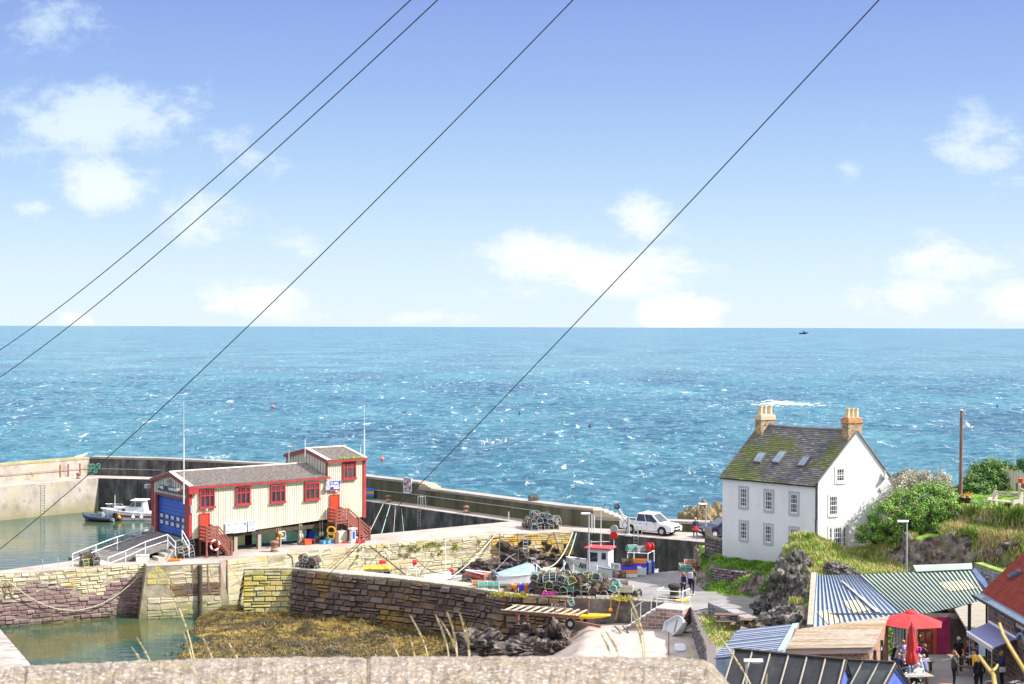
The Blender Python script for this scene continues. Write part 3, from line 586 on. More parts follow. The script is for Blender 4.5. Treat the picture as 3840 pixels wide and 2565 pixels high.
def blocks(b, path, zb, ztf, batter=0, rh=(.28,.42), bw=(.45,1.2), prot=(.02,.12), gap=.03, skip=0, hole=None, halves=False):
 """individually set stones on the viewer's face of a wall"""
 seg = []; tot = 0
 for i in range(len(path)-1): l = (path[i+1]-path[i]).length; seg.append((tot, l, path[i], path[i+1])); tot += l
 def at(u):
  for k, (s0, l, a, c) in enumerate(seg):
   if u <= s0+l or k == len(seg)-1:
    t = (c-a)/l; return a+t*(u-s0), Vector((t.y, -t.x)), k
 zmax = max(ztf(at(u*tot/20)[0]) if callable(ztf) else ztf for u in range(21)); z = zmax
 while z > zb:
  h = random.uniform(*rh); z0 = max(zb, z-h); u = -random.random()*.3
  while u < tot:
   w_ = random.uniform(*bw); u0, u1 = max(0, u), min(tot, u+w_); u += w_
   if u1-u0 < .12: continue
   p0, n0, k0 = at(u0+gap/2); p1, n1, k1 = at(u1-gap/2)
   if k0 != k1: n1 = n0;
   zt_ = min(z, ztf(p0) if callable(ztf) else ztf)
   if zt_-z0 < .06 or random.random() < skip: continue
   if hole and hole((u0+u1)/2,(z0+zt_)/2): continue
   if not halves and zt_-z0 > .26 and random.random() < .22:
    zm = z0+(zt_-z0)*random.uniform(.4,.6); parts_ = ((z0, zm),(zm, zt_))
   else: parts_ = ((z0, zt_),)
   for z0_, zt2 in parts_: stone(b, p0, p1, n0, n1, z0_, zt2, u1-u0, zmax, zb, batter, prot, gap)
  z = z0
# ------------------------------------------------------------------ outer breakwater
def outer_breakwater():
 pts = [XY(*p) for p in Bp];
 zt = [2.05,2.05,2.05,2.15,2.15,2.15,2.2,2.2,1.66,1.66,1.66,1.66,.95,.8,.75,.75]
 # steps: sections
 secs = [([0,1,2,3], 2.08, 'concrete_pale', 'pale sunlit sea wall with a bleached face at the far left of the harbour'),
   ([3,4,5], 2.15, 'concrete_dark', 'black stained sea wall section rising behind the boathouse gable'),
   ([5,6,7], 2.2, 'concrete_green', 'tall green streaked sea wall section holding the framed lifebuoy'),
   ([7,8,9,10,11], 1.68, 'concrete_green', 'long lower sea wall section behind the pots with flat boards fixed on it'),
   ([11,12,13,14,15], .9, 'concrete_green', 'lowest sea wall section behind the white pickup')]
 for idx, z, m, lab in secs:
  path = [pts[i] for i in idx]; rt = thing('sea_wall', lab, 'sea wall', (path[0].x, path[0].y, 0), group='sections of the outer sea wall')
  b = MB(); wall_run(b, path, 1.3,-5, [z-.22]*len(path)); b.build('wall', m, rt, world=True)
  b = MB(); bk = offs(path, 1.34); fr = offs(path, -.04)
  rings = [[Vector((fr[i].x, fr[i].y, z-.22)), Vector((fr[i].x, fr[i].y, z+.03*math.sin(i*3))), Vector((bk[i].x, bk[i].y, z+.03*math.sin(i*3))), Vector((bk[i].x, bk[i].y, z-.22))] for i in range(len(path))]
  b.loft([list(reversed(r)) for r in rings]); b.build('coping', 'coping' if m != 'concrete_pale' else 'coping_lichen', rt, world=True)
 # the face of the deck below, over the water
 e = [XY(*p) for p in Ep]
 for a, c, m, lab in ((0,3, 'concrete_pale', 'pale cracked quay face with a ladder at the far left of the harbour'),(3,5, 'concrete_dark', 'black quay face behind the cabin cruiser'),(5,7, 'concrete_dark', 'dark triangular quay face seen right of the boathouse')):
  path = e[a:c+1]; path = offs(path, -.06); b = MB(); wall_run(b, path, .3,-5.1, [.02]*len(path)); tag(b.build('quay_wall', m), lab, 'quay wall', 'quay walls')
 # little steps where the parapet drops
 for i, z1, z0, n in ((7,2.2,1.68,3),(11,1.68,.9,4)):
  p = pts[i]; d = (pts[i+1]-p).normalized(); nn = Vector((-d.y, d.x)); b = MB()
  for k in range(n):
   zz = z1-(z1-z0)*(k+1)/(n+1); L_ = 1.0+.45*(k)
   c = p+d*(L_/2)+nn*.66; b.box((c.x, c.y, (zz+z0)/2+.02),(L_, 1.3-.02*k, zz-z0), rz=math.atan2(d.y, d.x))
  tag(b.build('wall_steps', 'step_stone'), 'yellowed stone steps down the sea wall top ' + ('near the lifebuoy' if i == 7 else 'left of the white pickup'), 'steps', 'steps on the sea wall')
outer_breakwater()
# ------------------------------------------------------------------ facing walls of the piers
def facing(pxs, mats, lab, batter=0, zt=0.0, zb=-4.2, off=.08, holes=None, **kw):
 path = offs([XY(*p) for p in pxs], -off); o = thing('quay_wall', lab, 'quay wall', (path[0].x, path[0].y, -3.7), group='quay walls')
 b = MB(); wall_run(b, path, .4, zb, [zt-.01]*len(path), batter); b.build('backing', mats[0], o, world=True)
 b = MB(); blocks(b, path, zb, zt-.02, batter=batter, hole=holes, **kw); b.build('stonework', mats[1], o, world=True)
 return o
# left front wall: pale upper courses, purple lower courses, as the stones are
lw = facing([(-500,2195),(0,2152),(268,2134),(556,2113)], ('mortar_pale', 'stone_pale'), 'long pale and purple block wall left of the lock pillar', batter=.45, rh=(.27,.33), bw=(.4,1.0), prot=(0.0,.07), holes=lambda u, z: z < -1.5-1.3*fbm(u*.35, z*.5,2)+random.uniform(-.25,.25))
def lower_course():
 path = offs([XY(*p) for p in [(-500,2195),(0,2152),(268,2134),(556,2113)]], -.085); b = MB()
 blocks(b, path, -4.2,-.02, batter=.45, rh=(.27,.33), bw=(.4,.9), prot=(.0,.1), hole=lambda u, z: z > -1.25-1.3*fbm(u*.35, z*.5,2)+random.uniform(-.25,.25))
 b.build('lower_courses', 'stone_purple', lw, world=True)
lower_course()
facing([(850,2098),(1364,2043)], ('mortar_pale', 'stone_lichen_smooth') if False else ('mortar_pale', 'stone_pale'), 'yellow lichened quay face below the boathouse', batter=.2, rh=(.4,.5), bw=(.9,1.8), prot=(.0,.03), gap=.015)
facing([(1366,2042.8),(1840,2005)], ('mortar_pale', 'stone_pale'), 'cream block quay face with grass tufts right of the ladder', batter=.2, rh=(.3,.42), bw=(.6,1.4), prot=(.0,.05), gap=.02)
facing([(1842,2004.8),(2150,1993)], ('mortar_pale', 'stone_orange'), 'orange lichened block wall under the heap of pots', batter=.1, rh=(.3,.38), bw=(.6,1.2), prot=(.0,.06), zb=-2.0)
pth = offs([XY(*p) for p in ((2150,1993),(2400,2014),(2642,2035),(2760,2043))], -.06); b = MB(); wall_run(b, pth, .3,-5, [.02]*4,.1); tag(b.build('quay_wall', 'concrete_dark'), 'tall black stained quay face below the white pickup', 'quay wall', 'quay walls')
def lock_pillar():
 # battered block jutting from the wall
 A_, B_ = XY(548,2121), XY(822,2110); d = (B_-A_).normalized(); n = Vector((d.y, -d.x)); o = thing('lock_pillar', 'battered masonry pillar with iron straps and a timber post at the harbour mouth', 'pillar', (A_.x, A_.y, -3.7))
 path = [A_+n*.5, B_+n*.5]
 b = MB()
 def ring(z, k):
  a = A_-d*k+n*(.5+k); c = B_+d*k*1.3+n*(.5+k); bk = B_+d*k*1.3-n*1.2; ak = A_-d*k-n*1.2
  return [Vector((p.x, p.y, z)) for p in (a, c, bk, ak)]
 b.loft([ring(-4.5,.75), ring(-.02,0)]); b.build('core', 'mortar_pale', o, world=True)
 for nm, mt, f in (('stonework', 'stone_pale', lambda u, z: -2.4 < z < -1.2 or u < 1.5 and z > -1.4),('dark_course', 'stone_brown', lambda u, z: not (-2.4 < z < -1.2 and u > 1.6) or False),('lichened_course', 'stone_yellow_lichen', lambda u, z: not (u < 1.5 and z > -1.4))):
  b = MB(); blocks(b, path, -4.4,-.03, batter=.75, rh=(.42,.46), bw=(.7,1.2), prot=(.0,.03), gap=.015, hole=f)
  if b.v: b.build(nm, mt, o, world=True)
 # right-hand flank
 b = MB(); r0, r1 = ring(-4.5,.76), ring(-.02,.01); blocks(b, [Vector((r1[1].x, r1[1].y)), Vector((r1[2].x, r1[2].y))], -4.4,-.03, batter=.9, rh=(.42,.46), bw=(.6,1), prot=(0,.03)); b.build('flank_stonework', 'stone_yellow_lichen', o, world=True)
 b = MB(); b.box((*((A_+B_)/2-n*.35),.02),((B_-A_).length, 1.7,.05), rz=math.atan2(d.y, d.x)); b.build('cap', 'deck', o, world=True)
 pp = A_+d*(B_-A_).length*.72+n*.62
 b = MB(); b.cyl((pp.x, pp.y, -.05),(pp.x+n.x*.55, pp.y+n.y*.55-.2,-4.3),.17,.17,10); b.build('timber_post', 'wood_dark', o, world=True)
 for k in (.62,.83,1.0):
  q = A_+d*(B_-A_).length*k+n*.54; b = MB(); b.box((q.x+n.x*.12, q.y+n.y*.12,-.85),(.07,.06,1.7), rz=math.atan2(d.y, d.x), rx=-.16); b.build('iron_strap', 'iron_rust', o, world=True)
lock_pillar()
# ------------------------------------------------------------------ inner wall (dark, battered, rubble)
MF = [(915,2138),(1099,2136),(1283,2157),(1502,2176),(1750,2207),(1904,2233),(2126,2246),(2317,2250),(2478,2263)]
MBk = [(928,2127),(1080,2125),(1364,2142),(1750,2184),(1860,2196)]
def inner_wall():
 poly = [XY(*p) for p in MF[:6]]+[XY(*p) for p in reversed(MBk)]
 o = thing('inner_pier', 'dark battered rubble pier crossing the middle of the harbour', 'pier', (*XY(1300,2157),-3.7))
 b = MB(); b.prism(poly, -4.5,-.0); b.build('core', 'deck_stone', o, world=True)
 fr = [XY(*p) for p in MF]
 b = MB(); wall_run(b, offs(fr[:7], -.0),.4,-4.5, [-.01]*7,1.0); b.build('backing', 'mortar_dark', o, world=True)
 b = MB(); blocks(b, offs(fr[:2], -.01),-4.3,.0, batter=1.0, rh=(.34,.42), bw=(.7,1.4), prot=(.01,.08)); b.build('lichened_end_stones', 'stone_yellow_lichen', o, world=True)
 b = MB(); blocks(b, offs(fr[1:7], -.01),-4.3,.0, batter=1.0, rh=(.3,.44), bw=(.35,1.15), prot=(.0,.22), gap=.04); b.build('rubble_stones', 'stone_brown', o, world=True)
 # left end flank
 e = [XY(928,2127), XY(915,2138)]; b = MB(); b.M = None; blocks(b, [e[0], e[1]], -4.3,0, batter=.8, rh=(.36,.44), bw=(.5,.9), prot=(.02,.06)); b.build('end_flank', 'stone_yellow_lichen', o, world=True)
 # coping stones
 b = MB(); cp = offs(fr[:7], .3); tot = 0
 for i in range(6):
  a, c = cp[i], cp[i+1]; l = (c-a).length; u = 0; t = (c-a)/l
  while u < l:
   w_ = min(random.uniform(.6,1.3), l-u); m_ = a+t*(u+w_/2); b.bbox((m_.x, m_.y, .03),(w_-.04,.62,.16+random.random()*.03), rz=math.atan2(t.y, t.x)); u += w_
 b.build('coping', 'stone_cap', o, world=True)
inner_wall()
# ------------------------------------------------------------------ road / village ground
ROAD = [(1860,2196),(2255,2172),(2450,2147),(2552,2139),(2700,2128)]
def road_ground():
 poly = [XY(*p) for p in ROAD]+[Vector((16,124)), Vector((62,124)), Vector((62,58)), Vector((8.6,58)), XY(2655,2440), XY(2612,2330), XY(2600,2290), XY(2584,2268), XY(2484,2263), XY(2317,2250), XY(2126,2246), XY(1904,2233)]
 b = MB(); b.prism(poly, -5,-.006); struct(b.build('road', 'road'))
 # wall along the beach
 path = offs([XY(*p) for p in ((1890,2231),(2126,2246),(2317,2250),(2484,2263))], -.05)
 o = thing('beach_wall', 'weathered grey wall with white lettering behind the boat trolley', 'wall', (path[1].x, path[1].y, -2))
 b = MB(); wall_run(b, path, .5,-4, [.05]*4,.15); b.build('wall', 'wall_weathered', o, world=True)
 b = MB()
 for i in range(3):
  a, c = path[i], path[i+1]; l = (c-a).length; u = 0; t = (c-a)/l
  while u < l: w_ = random.uniform(.18,.4); m_ = a+t*(u+w_/2); n = Vector((-t.y, t.x))*.15; b.sph((m_.x+n.x, m_.y+n.y, .04), w_*.55,7,5,(1,.8,.55+.3*random.random())); u += w_
 b.build('coping_stones', 'stone_cap', o, world=True)
 A_, B_ = Vector((*path[1], 0)), Vector((*path[2], 0)); q = PW(A_, B_, 2092,2262); fr_ = frame(A_, B_)
 M_ = Matrix.Translation(q-Vector(fr_.col[1][:3])*.12-Vector((0,0,.12))) @ Matrix((fr_.col[0], fr_.col[2], -fr_.col[1], (0,0,0,1))).transposed()
 text('KAYLA', .28, 'lettering', 'rail_white', o, M_ if False else (WORLD(o).inverted() @ M_))
road_ground()
# garden retaining wall on the right of the beach
def garden_wall():
 path = [XY(2655,2475), XY(2655,2440), XY(2612,2330), XY(2606,2310)]; path = [Vector((8.6,70))]+path[1:]
 path = list(reversed(path)); path = [p+Vector((-.1,0)) for p in path]
 o = thing('retaining_wall', 'rough stone retaining wall with a grassy top beside the beach', 'wall', (path[0].x, path[0].y, -2))
 b = MB(); pr = list(reversed(path)); pr = path[::-1]
 bk = offs(path, .5); rings = [[Vector((path[i].x, path[i].y, -4)), Vector((path[i].x, path[i].y, .25)), Vector((bk[i].x, bk[i].y, .25)), Vector((bk[i].x, bk[i].y, -4))] for i in range(len(path))]
 b.loft([list(reversed(r)) for r in rings]); b.build('wall', 'rubble', o, world=True)
 b = MB(); blocks(b, path, -3,.28, rh=(.18,.3), bw=(.25,.7), prot=(.02,.1)); b.build('stonework', 'rubble', o, world=True)
garden_wall()
# ------------------------------------------------------------------ beach, foreshore, hillside
def hfield(name, x0, x1, y0, y1, nx, ny, f, m, kind='structure', smooth=True):
 vs = []; fs = []
 for j in range(ny):
  for i in range(nx):
   x = x0+(x1-x0)*i/(nx-1); y = y0+(y1-y0)*j/(ny-1); r = f(x, y)
   vs.append(r if isinstance(r, tuple) else (x, y, r))
 for j in range(ny-1):
  for i in range(nx-1): k = j*nx+i; fs.append((k, k+1, k+nx+1, k+nx))
 me = bpy.data.meshes.new(name); me.from_pydata(vs, [], fs); me.materials.append(MATS[m] if isinstance(m, str) else m); me.polygons.foreach_set('use_smooth', [smooth]*len(me.polygons))
 o = bpy.data.objects.new(name, me); COL.objects.link(o); return struct(o, kind) if kind else o
def beach_z(x, y): return max(-4.4, min(-1.15,-1.35-.09*(8.5-x)-(max(0,4.4-x+(y-101)*.12)*.5)-.012*(104-y)))+.03*fbm(x*.8, y*.8)
hfield('beach', -9,14,60,108,90,120, beach_z, 'beach')
WALLF = [XY(*p) for p in MF]
def wall_y(x):                              # y of the inner wall's front at x
 for i in range(len(WALLF)-1):
  a, c = WALLF[i], WALLF[i+1]
  if a.x <= x <= c.x: return a.y+(c.y-a.y)*(x-a.x)/(c.x-a.x)
 return 118 if x < WALLF[0].x else WALLF[-1].y
random.seed(11)
MOUNDS = []
for (px, py, z, r, h) in ((790,2285,0,1.3,1.0),(870,2300,0,1.6,1.15),(960,2285,0,1.4,1.35),(1040,2290,0,1.3,1.2),(1110,2320,0,1.0,.9),(1280,2330,0,2.2,1.1),(1350,2350,0,1.8,1.0),(1200,2350,0,1.6,.8),(1430,2370,0,1.6,.8),(1000,2330,0,1.2,.8),(1490,2390,0,.8,.6),(1250,2420,0,1.1,.4),(1080,2400,0,1.5,.45),(1330,2300,0,1.8,1.0),(1500,2340,0,1.8,.9),(1620,2370,0,1.8,.8)):
 p = P(px, py, -3.2); MOUNDS.append((p.x, p.y, r, h))
def weed_z(x, y):
 w_ = wall_y(x); z = -3.66 + .75*max(0,1-(w_-y)/6.5) + .13*fbm(x*.5, y*.5,0,3)
 e = min(1, max(0,(x+23.5+fbm(y*.4,1)*1.2)/3))
 for (mx, my, r, h) in MOUNDS:
  d = math.hypot(x-mx, (y-my)*1.1)/r
  if d < 1: z = max(z, -3.7+h*1.05*(1-d*d)**.5*(.8+.4*noise.noise(Vector((x*.9, y*.9,4))))+.15*fbm(x*1.1, y*1.1,2))
 z += .14*abs(fbm(x*1.3, y*1.3,5,4)) + .05*fbm(x*4, y*4,8,3)
 return -4.1+(z+4.1)*e + (.35*max(0,(x+4)/6) if x > -4 else 0)
hfield('seaweed', -22.5,3.2,92,119.5,330,260, weed_z, 'weed', kind='stuff')
def weed_fronds():
 rnd = random.Random(5)
 for m_, n in (('weed_dark', 5000),('weed', 6000),('weed_gold', 3500)):
  b = MB()
  for k in range(n):
   x = rnd.uniform(-22.5,1); y = rnd.uniform(100, wall_y(x)-.3); z = weed_z(x, y)
   if z < -3.75: continue
   a = rnd.uniform(0,6.28); l = rnd.uniform(.15,.45); w_ = rnd.uniform(.015,.04); gx = (weed_z(x+.1, y)-z)/.1; gy = (weed_z(x, y+.1)-z)/.1; g = math.hypot(gx, gy)+.01; s = min(1, g)
   dx, dy = -gx/g*s+math.cos(a)*.5,-gy/g*s+math.sin(a)*.5; p = Vector((x, y, z+.04)); q = Vector((x+dx*l, y+dy*l, max(-3.66, z-g*l*.8)+.02)); s_ = Vector((-dy, dx, 0)).normalized()*w_
   m2 = (p+q)/2+Vector((0,0,.1)); b._a([p-s_, p+s_, m2+s_, m2-s_, q], [(0,1,2,3),(3,2,4)])
  struct(b.build('seaweed_fronds', m_, org=Vector((0,0,0)), uv=False), 'stuff')
weed_fronds()
def rock(name, c, size, seed, m='rock', lab=None, cat='rock', group=None, rough=.5, sub=5, rz=0):
 import bmesh
 bm = bmesh.new(); bmesh.ops.create_icosphere(bm, subdivisions=sub, radius=1)
 sd_ = Vector((seed*3.7, seed*1.3, seed*2.1)); M_ = Matrix.Rotation(rz, 3, 'Z')
 for v in bm.verts:
  p = v.co.copy(); n = noise.multi_fractal(p*1.1+sd_, .9,2.2,5)
  cell = noise.voronoi((p*1.9)+sd_, distance_metric='DISTANCE', exponent=2.5)[0]; c2 = noise.voronoi((p*5.0)+sd_)[0]; f = 1+rough*(n-1)*.6+rough*1.3*(cell[1]-cell[0]-.3)+rough*.35*(c2[1]-c2[0]-.3)+.06*noise.noise(p*9+sd_)
  q = Vector((p.x*size[0]*f, p.y*size[1]*f, p.z*size[2]*f)); q.z = q.z if q.z > -.3*size[2] else -.3*size[2]+(q.z+.3*size[2])*.3
  v.co = M_ @ q
 me = bpy.data.meshes.new(name); bm.to_mesh(me); bm.free(); me.materials.append(MATS[m]);
 o = bpy.data.objects.new(name, me); COL.objects.link(o); o.location = c
 if lab: tag(o, lab, cat, group)
 return o
for i, (px, py, z, s, mm_, lab) in enumerate((
 (1800,2330,-2.7,(2.2,1.8,1.7), 'rock', 'brown craggy rock at the right end of the inner pier foot'),
 (1890,2345,-2.6,(1.7,1.5,1.6), 'rock', 'split reddish rock between the two biggest shore rocks'),
 (2010,2375,-2.6,(2.3,1.9,2.0), 'rock', 'largest dark shore rock with a pale scar in front of the trolley'),
 (2085,2410,-2.7,(1.2,1.3,1.4), 'rock', 'ribbed rounded rock nearest the pale beach'),
 (1810,2440,-3.2,(2.3,1.9,1.2), 'rock', 'low jagged rock just above the parapet left of the beach'),
 (1980,2450,-3.0,(2.3,1.3,.9), 'rock', 'low flat rock at the foot of the biggest shore rock'),
 (1880,2400,-3.0,(1.6,1.4,1.1), 'rock', 'orange spotted rock left of the biggest shore rock'),
 (2062,2446,-2.9,(1.1,.9,.8), 'rock', 'low rock where the beach meets the rocks just above the parapet'),
 (2120,2432,-2.6,(.7,.7,.5), 'rock', 'smallest rock on the pale beach right of the ribbed rock'),
 (1735,2385,-3.2,(1.3,1.3,.9), 'rock', 'small weedy rock left of the craggy group'))):
 p = P(px, py, z); rock('shore_rock', p, s, i+2, mm_, lab, 'rock', 'rocks at the edge of the beach', rz=i*.7)
p = P(500,2285,-3.3); rock('shore_rock', (p.x+.2, p.y+.9,-3.1),(1.7,1.2,2.0),21, 'rock', 'purple bedrock bulging out of the block wall beside the lock pillar', 'rock', 'rocks at the edge of the beach')
# bedrock beneath the orange wall and the quay corner
for i, (px, z, D, s) in enumerate(((1880,-2.3,141.5,(2.6,1.6,1.7)),(1990,-2.2,142.5,(3.0,1.5,1.7)),(2080,-2.4,143,(2.2,1.4,1.7)),(1800,-3.2,139,(2.6,1.4,1.3)),(1950,-3.5,140.5,(3.2,1.6,1.2)),(1700,-3.7,137.2,(2.4,1.2,.9)))):
 rock('bedrock', PX(px, D-1.2, z), s, 30+i, 'rock', ['brown bedrock under the left end of the orange wall', 'brown bedrock under the ladder of the orange wall', 'brown bedrock under the right end of the orange wall', 'low black bedrock left of the red boat bow', 'black weedy bedrock at the water behind the red boat', 'lowest weedy bedrock at the foot of the cream wall'][i], 'rock', 'bedrock under the quay')
# sea rocks behind the house
for i, (px, py, z, D, s) in enumerate(((2590,1950,-.2,146,(1.9,1.5,2.6)),(2650,1940,.4,147,(2.0,2,2.7)),(2700,1925,.8,149,(2.4,2.5,2.8)))):
 rock('sea_rock', PX(px, D, -1.4),(s[0], s[1], s[2]),50+i, 'rock_sea', ['lowest ochre sea rock behind the person in red', 'middle ochre sea rock beyond the low sea wall', 'tallest ochre sea rock beside the white house'][i], 'rock', 'rocks in the sea behind the quay')
# hillside dropping from the viewpoint
def hill_z(x, y):
 pr = [(2.0,15.9),(4.6,15.75),(8,13.6),(20,8.5),(40,3.2),(58,-.2),(75,-2.6),(86,-4.6)]
 for i in range(len(pr)-1):
  if pr[i][0] <= y <= pr[i+1][0]:
   t = (y-pr[i][0])/(pr[i+1][0]-pr[i][0]); z = pr[i][1]+(pr[i+1][1]-pr[i][1])*t; break
 else: z = pr[0][1] if y < 2 else -4.6
 if x > 8: z -= min(1,(x-8)/6)*(.9 if y > 40 else 0)
 return z+.25*fbm(x*.3, y*.3)*min(1, max(0, y-5)/6)
hfield('hillside', -60,60,-8,86,120,100, hill_z, 'hillside')
# paved corner bottom left
def paved():
 q = [P(-300,2300,-1.0), P(-6,2352,-1.0), P(108,2484,-1.0), P(150,2560,-1.0), P(-300,2560,-1)]
 b = MB(); b.prism([p.xy for p in q], -5,-1.0); struct(b.build('slipway_paving', 'paving'))
paved()
# ------------------------------------------------------------------ boathouse
random.seed(3)
U0 = PX(712,125); C1_ = PX(1367,136.4); WF = PX(573,130.9)
bu = (C1_-U0).normalized(); bw_ = (WF-U0).normalized(); LT = (C1_-U0).length; LM = 12.9; WB = 7.2
def BH(l, w, z): p = U0+bu*l+bw_*w; return Vector((p.x, p.y, z))
def fbase(l): return 1.31+(1.85-1.31)*l/12.9 if l < 12.95 else 1.76
BZ = Matrix(((bu.x, bw_.x, 0, U0.x),(bu.y, bw_.y, 0, U0.y),(0,0,1,0),(0,0,0,1)))     # local (l, w, z) -> world; w grows away from the viewer
GZ = None
def bbx(b, l0, l1, w0, w1, z0, z1): b.M = BZ; b.box(((l0+l1)/2,(w0+w1)/2,(z0+z1)/2),(abs(l1-l0), abs(w1-w0), abs(z1-z0))); b.M = None; return b
def boathouse():
 o = thing('lifeboat_station', 'cream corrugated boathouse with red trim and blue shutter standing on stilts on the pier', 'boathouse', U0)
 EV, RG, TE, TR = 5.28,6.05,6.58,7.25
 b = MB()
 b.corr(BH(0,0,1.31), BH(LM, 0,1.85), BH(0,0, EV), BH(LM, 0, EV),60,.04, 'trap', 6)
 b.corr(BH(LM, 0,1.76), BH(LT, 0,1.76), BH(LM, 0, TE), BH(LT, 0, TE),18,.04, 'trap', 6)
 def gable(l, zb, ze, zr, op=None, flip=False):
  n = 30
  for i in range(n):
   w0, w1 = WB*i/n, WB*(i+1)/n; wm = (w0+w1)/2; top = lambda w: ze+(zr-ze)*(1-abs(w-WB/2)/(WB/2))
   z0 = zb
   if op and op[0] < wm < op[1]: z0 = op[2]
   q = [BH(l+.0, w1, z0), BH(l, w0, z0), BH(l, w0, top(w0)), BH(l, w1, top(w1))]
   if i % 2: q = [p-bu*.04 for p in q]
   b._a(q if not flip else list(reversed(q)), [(0,1,2,3)], .5)
 gable(0,1.31, EV, RG, (.55,6.65,4.35)); gable(LM, EV-.3, TE, TR); gable(LT, 1.76, TE, TR, flip=True)
 b._a([BH(LT, WB, 1.6), BH(0, WB, 1.3), BH(0, WB, EV), BH(LM, WB, EV), BH(LM, WB, TE), BH(LT, WB, TE)], [(0,1,2,3,4,5)])
 b.build('cladding', 'clad_cream', o, world=True)
 b = MB(); b._a([BH(LM, 0, EV), BH(LM, WB, EV), BH(0, WB, 1.35), BH(0,0,1.35), BH(LM, 0,1.85), BH(LM, WB, 1.85), BH(LT, 0,1.76), BH(LT, WB, 1.76)], [(3,4,5,2),(4,6,7,5)])
 bbx(b, 0, LM, .1,.35,1.2,1.5); bbx(b, 0, LT, 3.4,3.7,1.1,1.4); bbx(b, LM, LT, .1,.4,1.5,1.75)
 b.build('floor', 'wood_dark', o, world=True)
 # roofs
 def roof(l0, l1, ze, zr, nm, moss=False):
  r = MB(); ov = .22; k = (zr-ze)/(WB/2); n = int((l1-l0)/.16)
  r.corr(BH(l0-.15,-ov, ze-ov*k+.08), BH(l1+.12,-ov, ze-ov*k+.08), BH(l0-.15, WB/2, zr+.1), BH(l1+.12, WB/2, zr+.1), n, .028)
  r.corr(BH(l0-.15, WB/2, zr+.1), BH(l1+.12, WB/2, zr+.1), BH(l0-.15, WB+ov, ze-ov*k+.08), BH(l1+.12, WB+ov, ze-ov*k+.08), n, .028)
  rf = r.build('roof', 'roof_sheet', o, world=True)
  t = MB(); t.tube([BH(l0-.17, WB/2, zr+.13), BH(l1+.13, WB/2, zr+.13)], .075,6); t.slab([BH(l0-.18,-ov, ze-ov*k+.15), BH(l0+.22,-ov, ze-ov*k+.15), BH(l0+.22, WB/2, zr+.16), BH(l0-.18, WB/2, zr+.16)], .03)
  t.slab([BH(l0-.18, WB/2, zr+.16), BH(l0+.22, WB/2, zr+.16), BH(l0+.22, WB+ov, ze-ov*k+.15), BH(l0-.18, WB+ov, ze-ov*k+.15)], .03)
  if l1 > LM+1: t.slab([BH(l1-.12,-ov, ze-ov*k+.15), BH(l1+.16,-ov, ze-ov*k+.15), BH(l1+.16, WB/2, zr+.16), BH(l1-.12, WB/2, zr+.16)], .03)
  t.build('ridge_trim', 'roof_trim', rf, world=True)
  f = MB()
  for wa, wb, za, zb in ((-ov, WB/2, ze-ov*k, zr),(WB+ov, WB/2, ze-ov*k, zr)):
   f._a([BH(l0-.2, wa, za-.16), BH(l0-.2, wb, zb-.16), BH(l0-.2, wb, zb+.12), BH(l0-.2, wa, za+.12), BH(l0-.14, wa, za-.16), BH(l0-.14, wb, zb-.16), BH(l0-.14, wb, zb+.12), BH(l0-.14, wa, za+.12)], [(0,1,2,3),(7,6,5,4),(3,2,6,7),(0,4,5,1),(0,3,7,4)])
  f.build('bargeboard', 'maroon' if False else 'red_trim_dark', rf, world=True)
  g = MB(); bbx(g, l0-.2, l1+.15,-ov-.1,-ov+.02, ze-.13, ze-.0); g.build('gutter', 'red_paint', rf, world=True)
  g = MB(); bbx(g, l0-.2, l1+.1, WB+ov, WB+ov+.1, ze-.13, ze); g.build('gutter', 'red_paint', rf, world=True)
  return rf
 roof(0, LM, EV, RG, 'main'); tr = roof(LM, LT, TE, TR, 'tower')
 m = MB()
 for k in range(26): l = LM+1.2+random.random()*2.3; q = BH(l, -.1+random.random()*.3, TE+.08+random.random()*.03); m.sph(q, random.uniform(.06,.15),6,4,(1.4,1,.9))
 m.build('moss', 'moss', tr, world=True)
 # corner trims
 for a_ in ((-.1,.12,-.09,.06,1.25, EV-.1),(-.1,.06, WB-.25, WB+.05,1.25, EV-.1),(LT-.2, LT+.08,-.1,.08,1.7, TE-.1)):
  t = MB(); bbx(t, *a_); t.build('corner_trim', 'red_paint', o, world=True)
 t = MB(); bbx(t, -.105,-.02,.06,.45,1.25, EV-.15); t.build('corner_trim', 'red_trim_dark', o, world=True)
 t = MB(); bbx(t, LM-.05, LM+.0,-.08,.3, EV, TE-.05); t.build('corner_trim', 'red_trim_dark', o, world=True); t = MB(); bbx(t, LM-.05, LM+.03, WB-.15, WB+.03, EV, TE); t.build('corner_trim', 'red_trim_dark', o, world=True)
 t = MB(); bbx(t, -.22,.6,-.36,.02, EV-.5, EV-.15); t.build('gutter_box', 'red_paint', o, world=True)
 # big shutter door
 d = MB(); bbx(d, .18,.24,.95,6.3,1.35,4.2); dd = d.build('shutter_door', 'blue_shutter', o, world=True)
 s = MB()
 for k in range(9): bbx(s, .165,.185,.98,6.27,1.62+k*.3,1.635+k*.3)
 s.build('seams', 'sign_navy', dd, world=True)
 for r_ in range(2):
  for k in range(5):
   c = 1.45+k*1.06; z = 2.1+r_*.5
   g = MB(); bbx(g, .14,.19, c-.36, c+.36, z-.2, z+.2); gg = g.build('vision_panel', 'sign_navy', dd, world=True); g = MB(); bbx(g, .12,.15, c-.29, c+.29, z-.14, z+.14); g.build('pane', 'frosted', gg, world=True)
 f = MB(); bbx(f, -.07,.3,.5,.95,1.3,4.35); bbx(f, -.07,.3,6.3,6.7,1.3,4.35); bbx(f, -.07,.3,.95,6.3,4.2,4.38); f.build('door_frame', 'red_trim_dark', o, world=True)
